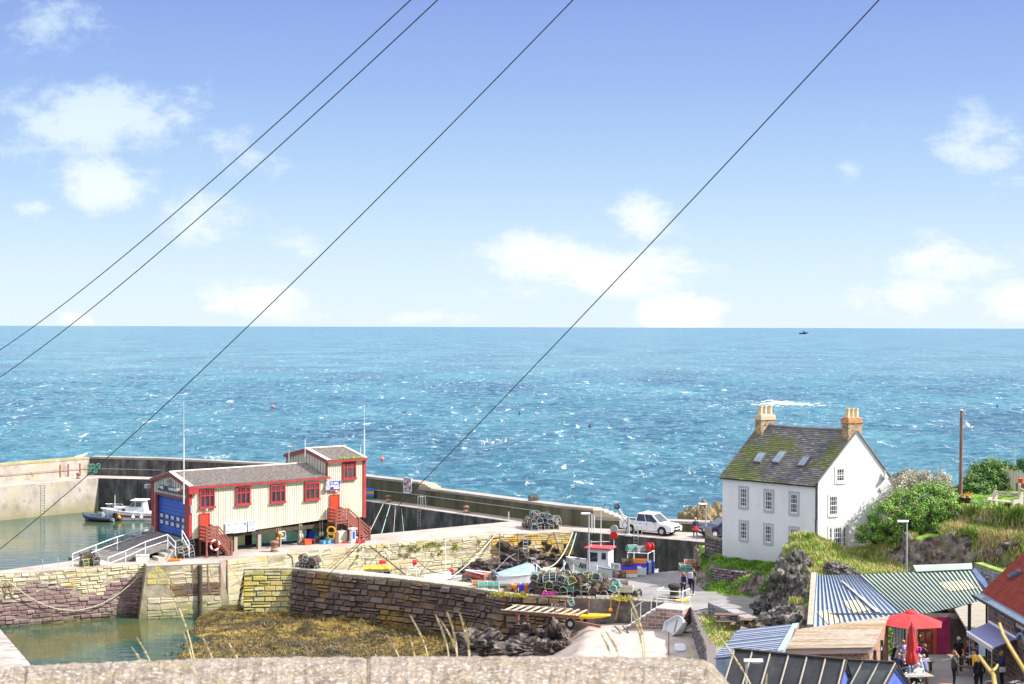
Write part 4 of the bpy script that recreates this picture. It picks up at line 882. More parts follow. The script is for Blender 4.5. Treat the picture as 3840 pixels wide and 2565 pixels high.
 # gable sign; lettering is in the same order as on the real board
 s = MB(); bbx(s, -.16,-.1,.75,5.9,4.62,5.02); sg = s.build('name_board', 'sign_navy', o, world=True)
 G = Matrix(((-bw_.x, 0,-bu.x),(-bw_.y, 0,-bu.y),(0,1,0))).to_4x4()
 def gt(s_, w, z, size, m_): text(s_, size, 'lettering', m_, sg, WORLD(sg).inverted() @ Matrix.Translation(BH(-.17, w, z)) @ G)
 gt('ST ABBS', 5.25,4.85,.3, 'lettering_white'); gt('INDEPENDENT', 2.75,4.85,.29, 'lettering_white'); gt('LIFEBOAT', 1.4,4.85,.26, 'lettering_orange')
 l = MB(); bbx(l, -.5,-.12,3.4,3.8,5.35,5.6); bbx(l, -.3,-.1,3.2,4.0,5.25,5.35); l.build('floodlight', 'galv', o, world=True)
 l = MB(); bbx(l, -.8,-.1,.75,1.1,5.0,5.12); l.build('floodlight', 'galv', o, world=True)
 l = MB(); bbx(l, -.5,-.1, WB+.1, WB+.6,4.6,4.9); l.build('floodlight', 'galv', o, world=True)
 # windows
 A_, B_ = BH(0,0,0), BH(LT, 0,0)
 def L_(px): q = PW(A_, B_, px, 1850); return (q-U0).xy.dot(bu.xy)
 def Z_(px, py): return PW(A_, B_, px, py).z
 for (x0, x1, y0, y1) in ((747,803,1834,1902),(883,937,1824,1890),(1013,1068,1817,1882),(1141,1196,1808,1872),(1284,1333,1729,1794)):
  l0, l1 = L_(x0), L_(x1); z1 = Z_((x0+x1)/2, y0); z0 = Z_((x0+x1)/2, y1)
  w = MB(); t_ = .11
  bbx(w, l0, l0+t_, -.16,.02, z0, z1); bbx(w, l1-t_, l1,-.16,.02, z0, z1); bbx(w, l0+t_, l1-t_, -.16,.02, z1-t_, z1); bbx(w, l0-.05, l1+.05,-.22,.02, z0-.1, z0+.06)
  wn = w.build('window', 'red_paint', o, world=True); mn = MB()
  for k in (1,2): c = l0+(l1-l0)*k/3; bbx(mn, c-.045, c+.045,-.13,0, z0+.05, z1-t_)
  zc = z0+(z1-z0)*.64; bbx(mn, l0+t_, l1-t_, -.14,-.01, zc-.04, zc+.04)
  for k in range(3): c = l0+(l1-l0)*(k+.5)/3; bbx(mn, c-.02, c+.02,-.12,-.02, zc, z1-t_)
  mn.build('mullion', 'red_paint', wn, world=True); g = MB(); bbx(g, l0+t_, l1-t_, -.1,-.085, z0+.05, z1-t_); g.build('pane', 'glass', wn, world=True)
 # doors
 for (x0, x1, y0, y1) in ((750,781,1928,1985),(1238,1266,1858,1915)):
  l0, l1 = L_(x0), L_(x1); z1 = Z_((x0+x1)/2, y0); z0 = z1-2.0
  d = MB(); bbx(d, l0, l1,-.1,0, z0, z1); dr = d.build('door', 'red_door', o, world=True); d = MB(); bbx(d, l0-.08, l0,-.13,0, z0, z1+.08); bbx(d, l1, l1+.1,-.13,0, z0, z1+.08); bbx(d, l0, l1,-.13,0, z1, z1+.08); d.build('door_frame', 'red_paint', dr, world=True)
  d = MB(); d.sph(BH((l0+l1)/2+.1,-.12, z1+.32),.16,10,6,(1,.6,1)); d.build('wall_lamp', 'cream', o, world=True)
 # side sign
 l0, l1 = L_(1232), L_(1271); za, zb = Z_(1250,1804), Z_(1250,1834); zc = Z_(1250,1843)
 s = MB(); bbx(s, l0, l1,-.16,-.1, zb+.0, za); s1 = s.build('station_sign', 'sign_blue', o, world=True); s = MB(); bbx(s, l0, l1,-.165,-.1, zc, zb-.02); s2 = s.build('station_sign', 'sign_navy', o, world=True)
 S_ = Matrix(((bu.x, 0,-bw_.x),(bu.y, 0,-bw_.y),(0,1,0))).to_4x4()
 def st(s_, l, z, size, m_, par): text(s_, size, 'lettering', m_, par, WORLD(par).inverted() @ Matrix.Translation(BH(l, -.17, z)) @ S_)
 st('ST ABBS', l0+.5, za-.16,.22, 'lettering_white', s1); st('LIFEBOAT', l0+.5, za-.38,.22, 'lettering_white', s1); st('INDEPENDENT', (l0+l1)/2,(zb+zc)/2-.01,.15, 'lettering_orange', s2)
 s = MB(); s.extr([(l0+.45,0),(l0+.95,0),(l0+.98,.13),(l0+.8,.1),(l0+.76,.2),(l0+.66,.2),(l0+.6,.1),(l0+.4,.09)], -.175,-.165);
 s.v = [BH(p.x, p.y, p.z+zb+.04) for p in s.v]; s.build('boat_picture', 'lettering_white', s1, world=True)
 # posters
 for x0, x1, y0, y1, m_ in ((845,868,1962,1998, 'poster_pic'),(872,895,1960,1997, 'poster_pic'),(899,921,1959,1994, 'poster_pic'),(929,953,1953,1990, 'poster_text')):
  l0, l1 = L_(x0), L_(x1); z1, z0 = Z_(x0, y0), Z_(x0, y1); p_ = MB(); bbx(p_, l0, l1,-.13,-.09, z0, z1); pp = p_.build('poster', m_, o, world=True); p_ = MB()
  for a, c, e, g in ((l0-.03, l1+.03, z1, z1+.04),(l0-.03, l1+.03, z0-.04, z0),(l0-.03, l0, z0, z1),(l1, l1+.03, z0, z1)): bbx(p_, a, c, -.14,-.08, e, g)
  p_.build('poster_frame', 'lettering_white', pp, world=True)
  p_ = MB(); bbx(p_, l0+.06, l1-.06,-.142,-.13, z0+.12, z0+.3); p_.build('caption', 'lettering_white', pp, world=True)
 s = MB(); bbx(s, L_(1215), L_(1231),-.3,0, Z_(1225,1837), Z_(1225,1822)); bbx(s, L_(1219), L_(1232),-.2,0, Z_(1225,1821), Z_(1225,1803)); s.build('meter_box', 'galv', o, world=True)
 s = MB(); bbx(s, L_(712), L_(722),-.16,-.08,3.3,3.9); s.build('meter_box', 'galv', o, world=True)
 # stilts
 for l, w_, m_ in ((4.2,.3, 'wood_grey'),(6.4,.3, 'wood_grey'),(8.3,.3, 'wood_dark'),(10.3,.3, 'wood_grey'),(12.6,.4, 'wood_dark'),(15.5,.4, 'wood_dark'),(1.2,3.5, 'wood_dark'),(4,3.5, 'wood_dark'),(7,3.5, 'wood_dark'),(10,3.5, 'wood_dark'),(13,3.5, 'wood_dark'),(3,6.9, 'wood_dark'),(6,6.9, 'wood_dark'),(9,6.9, 'wood_dark'),(12,6.9, 'wood_dark'),(15,6.9, 'wood_dark')):
  s = MB(); bbx(s, l-.15, l+.15, w_-.15, w_+.15,0 if w_ < 1 else (-.1 if w_ < 4 and l < 5 else -4), fbase(l)-.05); s.build('stilt', m_, o, world=True)
 s = MB(); bbx(s, -.05,3.6,.25, WB-.4,0, fbase(0)-.08); s.build('plinth', 'wood_dark', o, world=True)
 return o
boathouse()
# landings with steps
def landing(l0, l1, l2, w1, zt, lab):
 o = thing('timber_stair', lab, 'stairs', BH((l0+l1)/2,-w1,0), group='timber stairs to the boathouse doors')
 b = MB(); bbx(b, l0, l1,-w1,-.12, zt-.12, zt); b.build('platform', 'red_wood', o, world=True)
 for l, w in ((l0+.06,-w1+.06),(l1-.06,-w1+.06),(l0+.06,-.2),(l1-.06,-.2)):
  b = MB(); bbx(b, l-.07, l+.07, w-.07, w+.07,0, zt+1.05); b.build('post', 'red_wood', o, world=True)
 b = MB()
 for k in range(4):
  z = zt+.12+k*.26; bbx(b, l0+.1, l1-.1,-w1-.03,-w1+.03, z, z+.17); bbx(b, l0-.0, l0+.05,-w1,-.2, z, z+.17)
 b.build('rail_boards', 'red_wood', o, world=True)
 n = 7; st = MB()
 for k in range(n): t = (k+.5)/n; l = l1+(l2-l1)*t; z = zt*(1-(k+1)/(n+1)); bbx(st, l-.17, l+.17,-w1+.05,-.25, z-.05, z)
 st.build('treads', 'red_wood', o, world=True)
 for side, w in (('a', -w1+.03),('b', -.25)):
  b = MB()
  for k in range(5):
   dz = -.18+k*.27; h = .26 if k == 0 else .16
   for s_ in (0,):
    a, c = BH(l1, w-.03, zt+dz), BH(l2, w-.03, dz+.02); e, f = BH(l2, w-.03, dz+h+.02), BH(l1, w-.03, zt+dz+h); nn = bw_*.05
    b._a([a, c, e, f, a+nn, c+nn, e+nn, f+nn], [(0,1,2,3),(7,6,5,4),(3,2,6,7),(0,4,5,1)])
  b.build('stringer_rails', 'red_wood', o, world=True)
  b = MB(); bbx(b, l2-.05, l2+.1, w-.08, w+.08,0,1.15); b.build('post', 'red_wood', o, world=True)
  if side == 'a' and zt > 1.5: b = MB(); m_ = (l1+l2)/2; bbx(b, m_-.07, m_+.07, w-.08, w+.08,0, zt/2+1.1); b.build('post', 'red_wood', o, world=True)
 return o
def L2(px, w=-1.5): return (PW(BH(0, w, 0), BH(LT, w, 0), px, 2000)-BH(0, w, 0)).xy.dot(bu.xy)
la = landing(L2(774), L2(820), L2(868),1.5,1.3, 'red brown timber stair with a lifebuoy on it at the left door of the boathouse')
lb = landing(L2(1258), L2(1309), L2(1386),1.5,1.72, 'red brown timber stair at the right hand door of the boathouse tower')
# ------------------------------------------------------------------ white house
HA, HB, HC = PX(2708,114.9), PX(3067,108.8), PX(3351,111.7)
HD = HA+(HC-HB)
def white_house():
 o = thing('white_house', 'three storey white rendered house with slate roof and two brick chimneys above the harbour', 'house', HA)
 zb, ze, zr = .2,7.25,10.56
 A_, B_, C_, D_ = HA, HB, HC, HD; MR, ML = (B_+C_)/2,(A_+D_)/2
 v = lambda p, z: Vector((p.x, p.y, z))
 b = MB()
 b._a([v(A_, zb), v(B_, zb), v(B_, ze), v(A_, ze)], [(0,1,2,3)]); b._a([v(B_, zb), v(C_, zb), v(C_, ze-.3), v(MR, zr), v(B_, ze)], [(0,1,2,3,4)])
 b._a([v(C_, zb), v(D_, zb), v(D_, ze-.3), v(C_, ze-.3)], [(0,1,2,3)]); b._a([v(D_, zb), v(A_, zb), v(A_, ze), v(ML, zr), v(D_, ze-.3)], [(0,1,2,3,4)])
 wl = b.build('wall', 'render_white', o, world=True)
 # roof
 u = (B_-A_).normalized(); w = (C_-B_).normalized(); k = (zr-ze)/((MR-B_).length); ov = .25
 def rp(p, d, z): return Vector((p.x, p.y, z))
 eA = A_-u*.08-w*ov; eB = B_-u*.02-w*ov; r = MB()
 r.courses(v(eA, ze-ov*k+.06), v(eB, ze-ov*k+.06), v(ML-u*.08, zr+.08), v(MR-u*.02, zr+.08),30,.035)
 fC = C_-u*.02+w*.1; fD = D_-u*.08+w*.1; r.courses(v(fC, ze-.35), v(fD, ze-.35), v(MR-u*.02, zr+.08), v(ML-u*.08, zr+.08),20,.03)
 rf = r.build('roof', 'slate', o, world=True)
 r = MB(); r.slab([v(eA, ze-ov*k+.05), v(eB, ze-ov*k+.05), v(MR-u*.02, zr+.07), v(ML-u*.08, zr+.07)], .12); r.slab([v(fC, ze-.36), v(fD, ze-.36), v(ML-u*.08, zr+.07), v(MR-u*.02, zr+.07)], .1); r.build('roof_deck', 'iron_dark', rf, world=True)
 r = MB(); r.tube([v(ML-u*.1, zr+.1), v((ML+MR)/2, zr+.03), v(MR-u*.5, zr+.1)], .1,6); r.build('ridge', 'slate_ridge', rf, world=True)
 r = MB(); nn = w*-.0
 r.tube([v(B_, ze+.02)+u*.03-w*.1, v(MR, zr+.04)+u*.03], .05,5); r.tube([v(MR, zr+.06)+u*.05, v(C_, ze-.28)+u*.05+w*.1], .07,5); r.build('verge', 'slate_ridge', rf, world=True)
 r = MB()
 for i in range(26): t = random.random(); p = eA.lerp(eB, t if random.random() < .6 else .5+.1*random.random()); r.sph(v(p+w*random.random()*.25, ze-ov*k+.09), random.uniform(.04,.11),6,4,(1.8,1,.5))
 for i in range(14): t = random.random()*.15; p = eA.lerp(eB, t); r.sph(v(p+w*random.random()*.4, ze-ov*k+.12+.1*random.random()), random.uniform(.04,.08),6,4,(1.8,1,.5))
 r.build('moss', 'moss', rf, world=True)
 # rooflights on the front slope: plane of the slope, placed by the photo
 def rp_(px, py):
  d = ray(px, py); p0 = v(A_, ze+.06); n = (B_-A_).cross(v(ML, zr)-v(A_, ze)); t = (n.dot(p0-Vector((0,0, H))))/n.dot(d); return Vector((0,0, H))+d*t
 for (tl, tr_, br, bl) in (((2848,1700),(2877,1700),(2853,1738),(2824,1736)),((2927,1694),(2956,1695),(2921,1740),(2893,1737)),((3018,1714),(3045,1715),(3018,1752),(2990,1750))):
  q = [rp_(*p) for p in (bl, br, tr_, tl)]; n = (q[1]-q[0]).cross(q[3]-q[0]).normalized()
  f = MB(); f.slab([p+n*.13 for p in q], .16); wf = f.build('rooflight', 'iron_frame', rf, world=True)
  c = sum(q, Vector())/4; g = MB()
  for s0, s1 in ((.08,.48),(.52,.92)):
   a, bb_, c_, d_ = q[0].lerp(q[1], s0), q[0].lerp(q[1], s1), q[3].lerp(q[2], s1), q[3].lerp(q[2], s0); g.slab([a.lerp(d_, .07)+n*.15, bb_.lerp(c_, .07)+n*.15, bb_.lerp(c_, .93)+n*.15, a.lerp(d_, .93)+n*.15], .02)
  g.build('pane', 'skylight_glass', wf, world=True)
  g = MB();
  for k_ in range(6): g.sph(q[3].lerp(q[2], random.random())+n*.12,.05,5,4,(1.6,1,.5))
  g.build('moss', 'moss', wf, world=True)
 # chimneys
 def chimney(c, lx, ly, z0, z1, mb, pots):
  fr_ = math.atan2(w.y, w.x); ch = None
  b = MB(); b.M = Matrix.Translation((c.x, c.y, 0)) @ Matrix.Rotation(fr_, 4, 'Z')
  b.box((0,0,(z0+z1-.35)/2),(lx, ly, z1-.35-z0)); ch = b.build('chimney', 'chimney_brick', rf, world=True)
  b = MB(); b.M = Matrix.Translation((c.x, c.y, 0)) @ Matrix.Rotation(fr_, 4, 'Z'); b.bbox((0,0, z1-.2),(lx+.1, ly+.1,.32)); b.bbox((0,0, z1-.02),(lx-.05, ly-.05,.12)); b.build('chimney_head', mb, ch, world=True)
  for t in pots:
   b = MB(); b.M = Matrix.Translation((c.x, c.y, 0)) @ Matrix.Rotation(fr_, 4, 'Z'); b.lathe((t, 0, z1), [(.17,0),(.155,.1),(.14,.55),(.17,.57),(.17,.66),(.1,.66),(.1,.3)], 10); b.build('chimney_pot', 'clay_pot', ch, world=True)
  return ch
 chimney(MR-u*.42,1.15,.72,9.6,11.45, 'chimney_red', (-.36,0,.36))
 cl = chimney(ML+u*.42,1.2,.72,9.4,11.35, 'chimney_render', (-.4,-.02,.42))
 b = MB(); q = ML+u*.5+w*.75; b.cyl(v(q, 10.2), v(q, 12.6),.02, n=5); b.box((q.x, q.y, 12.2),(.9,.02,.02)); b.box((q.x-.3, q.y, 12.2),(.02,.5,.02)); b.box((q.x+.1, q.y, 12.2),(.02,.4,.02)); b.build('aerial', 'galv', rf, world=True)
 # downpipe
 b = MB(); p = B_-u*.12-w*.06; b.tube([v(p, ze-.1), v(p, ze-2.4), v(p-u*.02, ze-2.5), v(p, .4)], .05,6); b.build('drainpipe', 'sign_navy', o, world=True)
 # windows
 def win(Pa, Pb, x0, x1, y0, y1, rows, cols, sur, mt, mull=(), reveal=.05):
  a = PW(Pa, Pb, x0,(y0+y1)/2); c = PW(Pa, Pb, x1,(y0+y1)/2); z1 = PW(Pa, Pb, (x0+x1)/2, y0).z; z0 = PW(Pa, Pb, (x0+x1)/2, y1).z; a.z = c.z = 0
  u_ = (c-a).normalized(); W_ = (c-a).length; M_ = Matrix.Translation(a) @ frame(a, c)
  def bx(b, s0, s1, d0, d1, zz0, zz1): b.M = M_; b.box(((s0+s1)/2,(d0+d1)/2,(zz0+zz1)/2),(s1-s0, abs(d1-d0), zz1-zz0)); b.M = None
  sm = MB(); t = sur
  bx(sm, 0, t, -.03,.1, z0, z1); bx(sm, W_-t, W_, -.03,.1, z0, z1); bx(sm, t, W_-t, -.03,.1, z1-t, z1); bx(sm, t, W_-t, -.05,.1, z0, z0+t)
  wn = sm.build('window', mt, o, world=True)
  # the sash sits back in the reveal: shown by a deep frame on three sides
  g = MB(); bx(g, t, W_-t, -.004,.0, z0+t, z1-t); g.build('pane', 'glass', wn, world=True)
  f = MB(); i0, i1, j0, j1 = t, W_-t, z0+t, z1-t; fr_ = .05
  bx(f, i0, i0+fr_, -.022,-.0, j0, j1); bx(f, i1-fr_, i1,-.022,0, j0, j1); bx(f, i0+fr_, i1-fr_, -.022,0, j1-fr_, j1); bx(f, i0+fr_, i1-fr_, -.026,0, j0, j0+fr_*1.6); jm = (j0+j1)/2; bx(f, i0+fr_, i1-fr_, -.024,0, jm-.03, jm+.03)
  for k in range(1, cols): s = i0+(i1-i0)*k/cols; bx(f, s-.014, s+.014,-.018,0, j0+.06, j1-.04)
  for k in range(1, rows):
   if k*2 == rows: continue
   s = j0+(j1-j0)*k/rows; bx(f, i0+.03, i1-.03,-.016,0, s-.013, s+.013)
  for mpos in mull: s = i0+(i1-i0)*mpos; bx(f, s-.09, s+.09,-.04,0, j0, j1)
  f.build('sash', 'white', wn, world=True)
  return wn
 q = lambda x, y: (2650+x/2.24,1500+y/2.24)
 for (x0, y0, x1, y1) in ((268,722,355,918),(478,748,568,946),(689,768,780,972),(270,1008,354,1190),(476,1034,562,1218),(689,1060,779,1290)):
  a, c = q(x0, y0), q(x1, y1); win(A_, B_, a[0], c[0], a[1], c[1], 4,3,.17, 'surround')
 a, c = q(1075,556), q(1170,706); win(B_, C_, a[0], c[0], a[1], c[1], 3,3,.16, 'surround_cream')
 a, c = q(1014,790), q(1110,985); win(B_, C_, a[0], c[0], a[1], c[1], 4,4,.14, 'surround_cream')
 a, c = q(1014,1053), q(1183,1260); win(B_, C_, a[0], c[0], a[1], c[1], 4,8,.14, 'surround_cream', (.22,.76))
 # vent and lamp on gable
 p = PW(B_, C_, 3313,1780); n = Vector((w.y, -w.x, 0)); b = MB(); b.lathe((p.x+n.x*.16, p.y+n.y*.16, p.z-.2), [(.02,0),(.24,.02),(.1,.2),(.05,.5)], 8); b.build('gable_lamp', 'galv', o, world=True)
 p = PW(B_, C_, 3302,1833); b = MB(); b.box(p+n*.05,(.2,.1,.2), rz=math.atan2(w.y, w.x)); b.build('vent', 'surround_cream', o, world=True)
white_house()
# ------------------------------------------------------------------ headland behind the cafe
HCP = []
def cp(px, py=None, z=None, D=None):
 if z is None: p = PD(px, py, D)
 elif D is None: p = P(px, py, z)
 else: p = PX(px, D, z)
 HCP.append((p.x, p.y, p.z))
# lawn in front of the house
for px, py, z in ((2630,2078,1.0),(2700,2084,1.55),(2780,2092,1.55),(2870,2104,1.55),(2930,2110,1.6),(2680,2110,1.5),(2740,2118,1.5),(2830,2133,1.5),(2910,2143,1.5)): cp(px, py, z)
for px, D, z in ((2620,118,.2),(2600,115,0),(2605,109,-.3),(2650,121,1.0),(2700,122,1.5),(2800,121,1.5)): cp(px, D=D, z=z)
# foot of the lawn bank: verge, wall foot, wall top
for px, py, z in ((2625,2170,.0),(2640,2208,.06),(2700,2222,.06),(2760,2232,.07),(2826,2240,.07),(2860,2240,.1),(2650,2192,.1),(2700,2199,.12),(2750,2207,.13),(2800,2213,.15),(2850,2212,.2),(2640,2150,.5),(2665,2135,1.2)): cp(px, py, z)
for px, py, z in ((2700,2121,1.46),(2750,2130,1.47),(2800,2139,1.47),(2850,2146,1.5),(2690,2160,.75),(2905,2175,1.6)): cp(px, py, z)
for px, py, z in ((2670,2250,-.4),(2760,2262,-.4),(2840,2268,-.4),(2600,2230,-.5),(2700,2330,-.6),(2760,2370,-.6),(2560,2150,-.6),(2850,2380,-.6),(3000,2400,-.6)): cp(px, py, z)
# big outcrop and grassy hump
for px, D, z in ((3020,107,4.0),(2985,107.5,3.9),(2960,106,3.3),(3060,106,3.6),(3110,105,3.0),(3170,104,2.6),(3250,103.5,2.4),(3340,102.5,2.3),(3000,104.5,3.7),(3050,103,3.2),(3110,101,2.5),(2940,104,2.6),(2910,103,1.6)): cp(px, D=D, z=z)
for px, py, z in ((2890,2240,.8),(2870,2290,.2),(2850,2340,-.3)): cp(px, py, z)
for px, D, z in ((2950,101,2.4),(3000,100.5,2.7),(3040,99.5,2.6),(2990,97,1.4),(3040,95,1.6),(3030,92,.6),(2940,98,.9),(2880,99,.2),(3000,92.5,-.2),(2920,95,-.2),(3060,97.5,2.1),(3120,97.5,1.9),(3200,98,1.8),(3300,98,1.7),(3400,98,1.6),(3500,98,1.6),(3000,88,-.6),(3100,88,-.6),(3200,92,-.6),(3100,94,.2),(3400,92,-.6),(3600,93,-.6)): cp(px, D=D, z=z)
# platform round the house
for px, D, z in ((3070,111,1.9),(3150,110.5,1.9),(3230,111,2.0),(3300,112,2.4),(2950,118,1.8),(3100,120,2),(3250,120,2.5),(3350,112.5,2.9)): cp(px, D=D, z=z)
# cliff foot / cliff top / lawn
for px, D, z in ((3300,104,2.5),(3340,103,2.4),(3420,101.5,2.0),(3500,101,2),(3600,100.5,2.1),(3680,100,2.3),(3760,99,2.6),(3840,98,3),(3950,97,3.5),
                 (3300,106.5,3.0),(3360,105.5,3.8),(3430,104,4.4),(3500,103.6,4.6),(3560,103.3,5.0),(3480,107,5.6),(3400,109,5.2),(3560,105.5,6.2),(3620,104.6,6.35),(3700,103.6,6.3),(3780,102.5,6.2),(3840,101.5,6.1),(3950,101,6.0),
                 (3600,107,6.4),(3700,106,6.4),(3800,106,6.4),(3650,111,6.4),(3750,112,6.5),(3840,110,6.7),(3560,112,6.2),(3950,108,6.6),(3640,102.3,4.9),(3720,101.6,4.8),(3800,100.6,4.8),(3760,116,6.6),(3900,116,6.9),(3600,118,5.2),(3450,114,5.0),(3400,118,3.5),(3600,126,1.5),(3800,126,3),(3300,124,.5),(3000,127,-.5),(2750,126,0),(4100,118,6.8),(3900,130,1)): cp(px, D=D, z=z)
def head_z(x, y):
 sw = sz = 0
 for (cx, cy, cz) in HCP:
  d = (x-cx)**2+(y-cy)**2+.02; w = 1/(d*d); sw += w; sz += w*cz
 z = sz/sw
 if y < 95.6 and x > 17.6: return min(z, -.6)
 k = inside(x, y)
 if y > 109 and pxof(x, y) < 2612: return -5
 return z if k <= 0 else min(z, -3*k+z*(1-k))
def pxof(x, y): return 1920+x/y*F
CLEAR = [XY(*p) for p in ((2400,2130),(2552,2128),(2598,2150),(2622,2212),(2700,2231),(2760,2240),(2826,2248),(2886,2254),(2866,2300),(2846,2345),(2880,2395),(2950,2425),(2950,2700),(2300,2700))]
def inside(x, y):
 n = len(CLEAR); c = False; dm = 9
 for i in range(n):
  a, b = CLEAR[i], CLEAR[(i+1) % n]
  if (a.y > y) != (b.y > y) and x < (b.x-a.x)*(y-a.y)/(b.y-a.y)+a.x: c = not c
  t = b-a; k = max(0, min(1,((x-a.x)*t.x+(y-a.y)*t.y)/t.length_squared)); dm = min(dm, math.hypot(x-a.x-t.x*k, y-a.y-t.y*k))
 return min(1, dm/.5) if c else 0
HX0, HX1, HY0, HY1, HNX, HNY = 9.5,44,88,130,190,230
HG = [[head_z(HX0+(HX1-HX0)*i/(HNX-1), HY0+(HY1-HY0)*j/(HNY-1)) for i in range(HNX)] for j in range(HNY)]
def hz(x, y):
 fx = (x-HX0)/(HX1-HX0)*(HNX-1); fy = (y-HY0)/(HY1-HY0)*(HNY-1); i = max(0, min(HNX-2, int(fx))); j = max(0, min(HNY-2, int(fy))); a, c = fx-i, fy-j
 return HG[j][i]*(1-a)*(1-c)+HG[j][i+1]*a*(1-c)+HG[j+1][i]*(1-a)*c+HG[j+1][i+1]*a*c
def slope(x, y): e = .35; return math.hypot(hz(x+e, y)-hz(x-e, y), hz(x, y+e)-hz(x, y-e))/(2*e)
def headland_mat():
 m = mat('headland', [(.03,.025,.024),(.12,.09,.08),(.25,.2,.17),(.45,.37,.32)], scale=1.8, detail=10, coord='World', lo=.34, hi=.68, bump=1.8, bscale=3, patches=[((.02,.018,.015),2.6,.55,.62,.8),((.16,.12,.05),.7,.52,.66,.6)])
 N = m.node_tree.nodes; L = m.node_tree.links; b = N['Principled BSDF']; old = b.inputs['Base Color'].links[0].from_socket
 g = N.new('ShaderNodeNewGeometry'); at = N.new('ShaderNodeAttribute'); at.attribute_name = 'flat'
 n1 = N.new('ShaderNodeTexNoise'); n1.inputs['Scale'].default_value = .9; n1.inputs['Detail'].default_value = 8; L.new(g.outputs['Position'], n1.inputs['Vector'])
 gr = ramp(N, [(.07,.14,.015),(.14,.26,.03),(.22,.34,.05),(.38,.36,.14)]); mr = N.new('ShaderNodeMapRange'); mr.inputs[1].default_value = .36; mr.inputs[2].default_value = .72; L.new(n1.outputs['Fac'], mr.inputs[0]); L.new(mr.outputs[0], gr.inputs[0])
 ad = N.new('ShaderNodeMath'); ad.operation = 'MULTIPLY_ADD'; L.new(n1.outputs['Fac'], ad.inputs[0]); ad.inputs[1].default_value = .7; L.new(at.outputs['Fac'], ad.inputs[2])
 m2 = N.new('ShaderNodeMapRange'); m2.inputs[1].default_value = .78; m2.inputs[2].default_value = .92; L.new(ad.outputs[0], m2.inputs[0])
 mx = N.new('ShaderNodeMix'); mx.data_type = 'RGBA'; L.new(m2.outputs[0], mx.inputs[0]); L.new(old, mx.inputs[6]); L.new(gr.outputs[0], mx.inputs[7]); L.new(mx.outputs[2], b.inputs['Base Color'])
headland_mat()
def headland():
 vs = []; fs = []; nx, ny = 300,360; flat = []
 for j in range(ny):
  for i in range(nx):
   x = HX0+(HX1-HX0)*i/(nx-1); y = HY0+(HY1-HY0)*j/(ny-1); z = hz(x, y); s = slope(x, y); rk = min(1, s/.9)*(.15 if y < 114 and x < 16.6 and y > 104.5 else 1); k = min(1, max(0,(z+.2)/.5))
   d = ((noise.multi_fractal(Vector((x*.5, y*.5, z*.6)),.8,2.1,5)-1)*.42-.5*abs(noise.noise(Vector((x*1.3, y*1.3, z*.7)))))*rk*k + fbm(x*1.5, y*1.5,3)*.05*k
   vs.append((x+fbm(x*.9, y*.9, z)*.4*rk*k, y-abs(d)*.5*rk*k+fbm(y*.9, x*.9, z+9)*.3*rk*k, z+d*.8)); flat.append(max(0, min(1,1.15-s*.75)))
 for j in range(ny-1):
  for i in range(nx-1): k = j*nx+i; fs.append((k, k+1, k+nx+1, k+nx))
 me = bpy.data.meshes.new('headland'); me.from_pydata(vs, [], fs); at = me.attributes.new('flat', 'FLOAT', 'POINT'); at.data.foreach_set('value', flat)
 me.materials.append(MATS['headland']); me.polygons.foreach_set('use_smooth', [True]*len(fs)); o = bpy.data.objects.new('headland', me); COL.objects.link(o); struct(o)
headland()
# extra crags on the outcrop
for i, (px, D, z, s) in enumerate(((2955,99.5,1.4,(1.3,1.2,1.9)),(3005,98.6,1.0,(1.2,1.0,2.0)),(2900,100.5,.3,(1.3,1.0,1.0)),(2960,96.3,.0,(1.1,1.0,1.2)),(2985,101.5,2.3,(1.2,1.1,1.5)),(2920,97.5,-.1,(1.1,1,1.1)),(3040,97.3,.7,(.7,.9,1.6)))):
 rock('crag', PX(px, D, z), s, 70+i, 'rock_grey', ['left face of the tall grey crag beside the metal roof', 'main pillar of the tall grey crag touching the blue roof', 'low grey crag behind the picnic tables', 'foot of the grey crag above the grey corrugated roof', 'upper shoulder of the grey crag under the grassy hump', 'lower left buttress of the grey crag', 'slim grey crag against the whitewashed roof verge'][i], 'rock', 'crags of the outcrop', rough=.36)
for i, (px, py, D) in enumerate(((3120,2120,99.5),(3145,2128,99),(3165,2137,98.8),(3185,2145,98.3))):
 q = PD(px, py, D); rock('loose_rock', (q.x, q.y, q.z-.2),(.6,.4,.42),90+i, 'rock_grey', ['highest pale boulder above the blue roof', 'second pale boulder above the blue roof from the left', 'third pale boulder above the blue roof from the left', 'lowest pale boulder above the blue roof'][i], 'rock', 'pale boulders above the roof', sub=4)
# grass tufts
def grass(name, n, fn, m, hmin, hmax, seed=1, wid=.03, lean=.35, kind='stuff', org=None):
 rnd = random.Random(seed); b = MB(); c = 0; tries = 0
 while c < n and tries < n*12:
  tries += 1; r = fn(rnd)
  if r is None: continue
  x, y, z = r; c += 1
  for k in range(3):
   a = rnd.uniform(0,6.28); h = rnd.uniform(hmin, hmax); dx, dy = math.cos(a), math.sin(a); l = rnd.uniform(.1, lean)*h+.02; bx, by = x+rnd.uniform(-.12,.12), y+rnd.uniform(-.12,.12)
   s = Vector((-dy, dx, 0))*wid; p = Vector((bx, by, z-.03)); md = p+Vector((dx*l*.4, dy*l*.4, h*.6)); t = p+Vector((dx*l, dy*l, h))
   b._a([p-s, p+s, md+s*.7, md-s*.7, t], [(0,1,2,3),(3,2,4)])
 o = b.build(name, m, org=org or Vector((0,0,0)), uv=False); struct(o, kind); return o
def reg(x0, x1, y0, y1, cond):
 def f(r):
  x, y = r.uniform(x0, x1), r.uniform(y0, y1); z = hz(x, y)
  return (x, y, z) if cond(x, y, z) else None
 return f
def pxof(x, y): return 1920+x/y*F
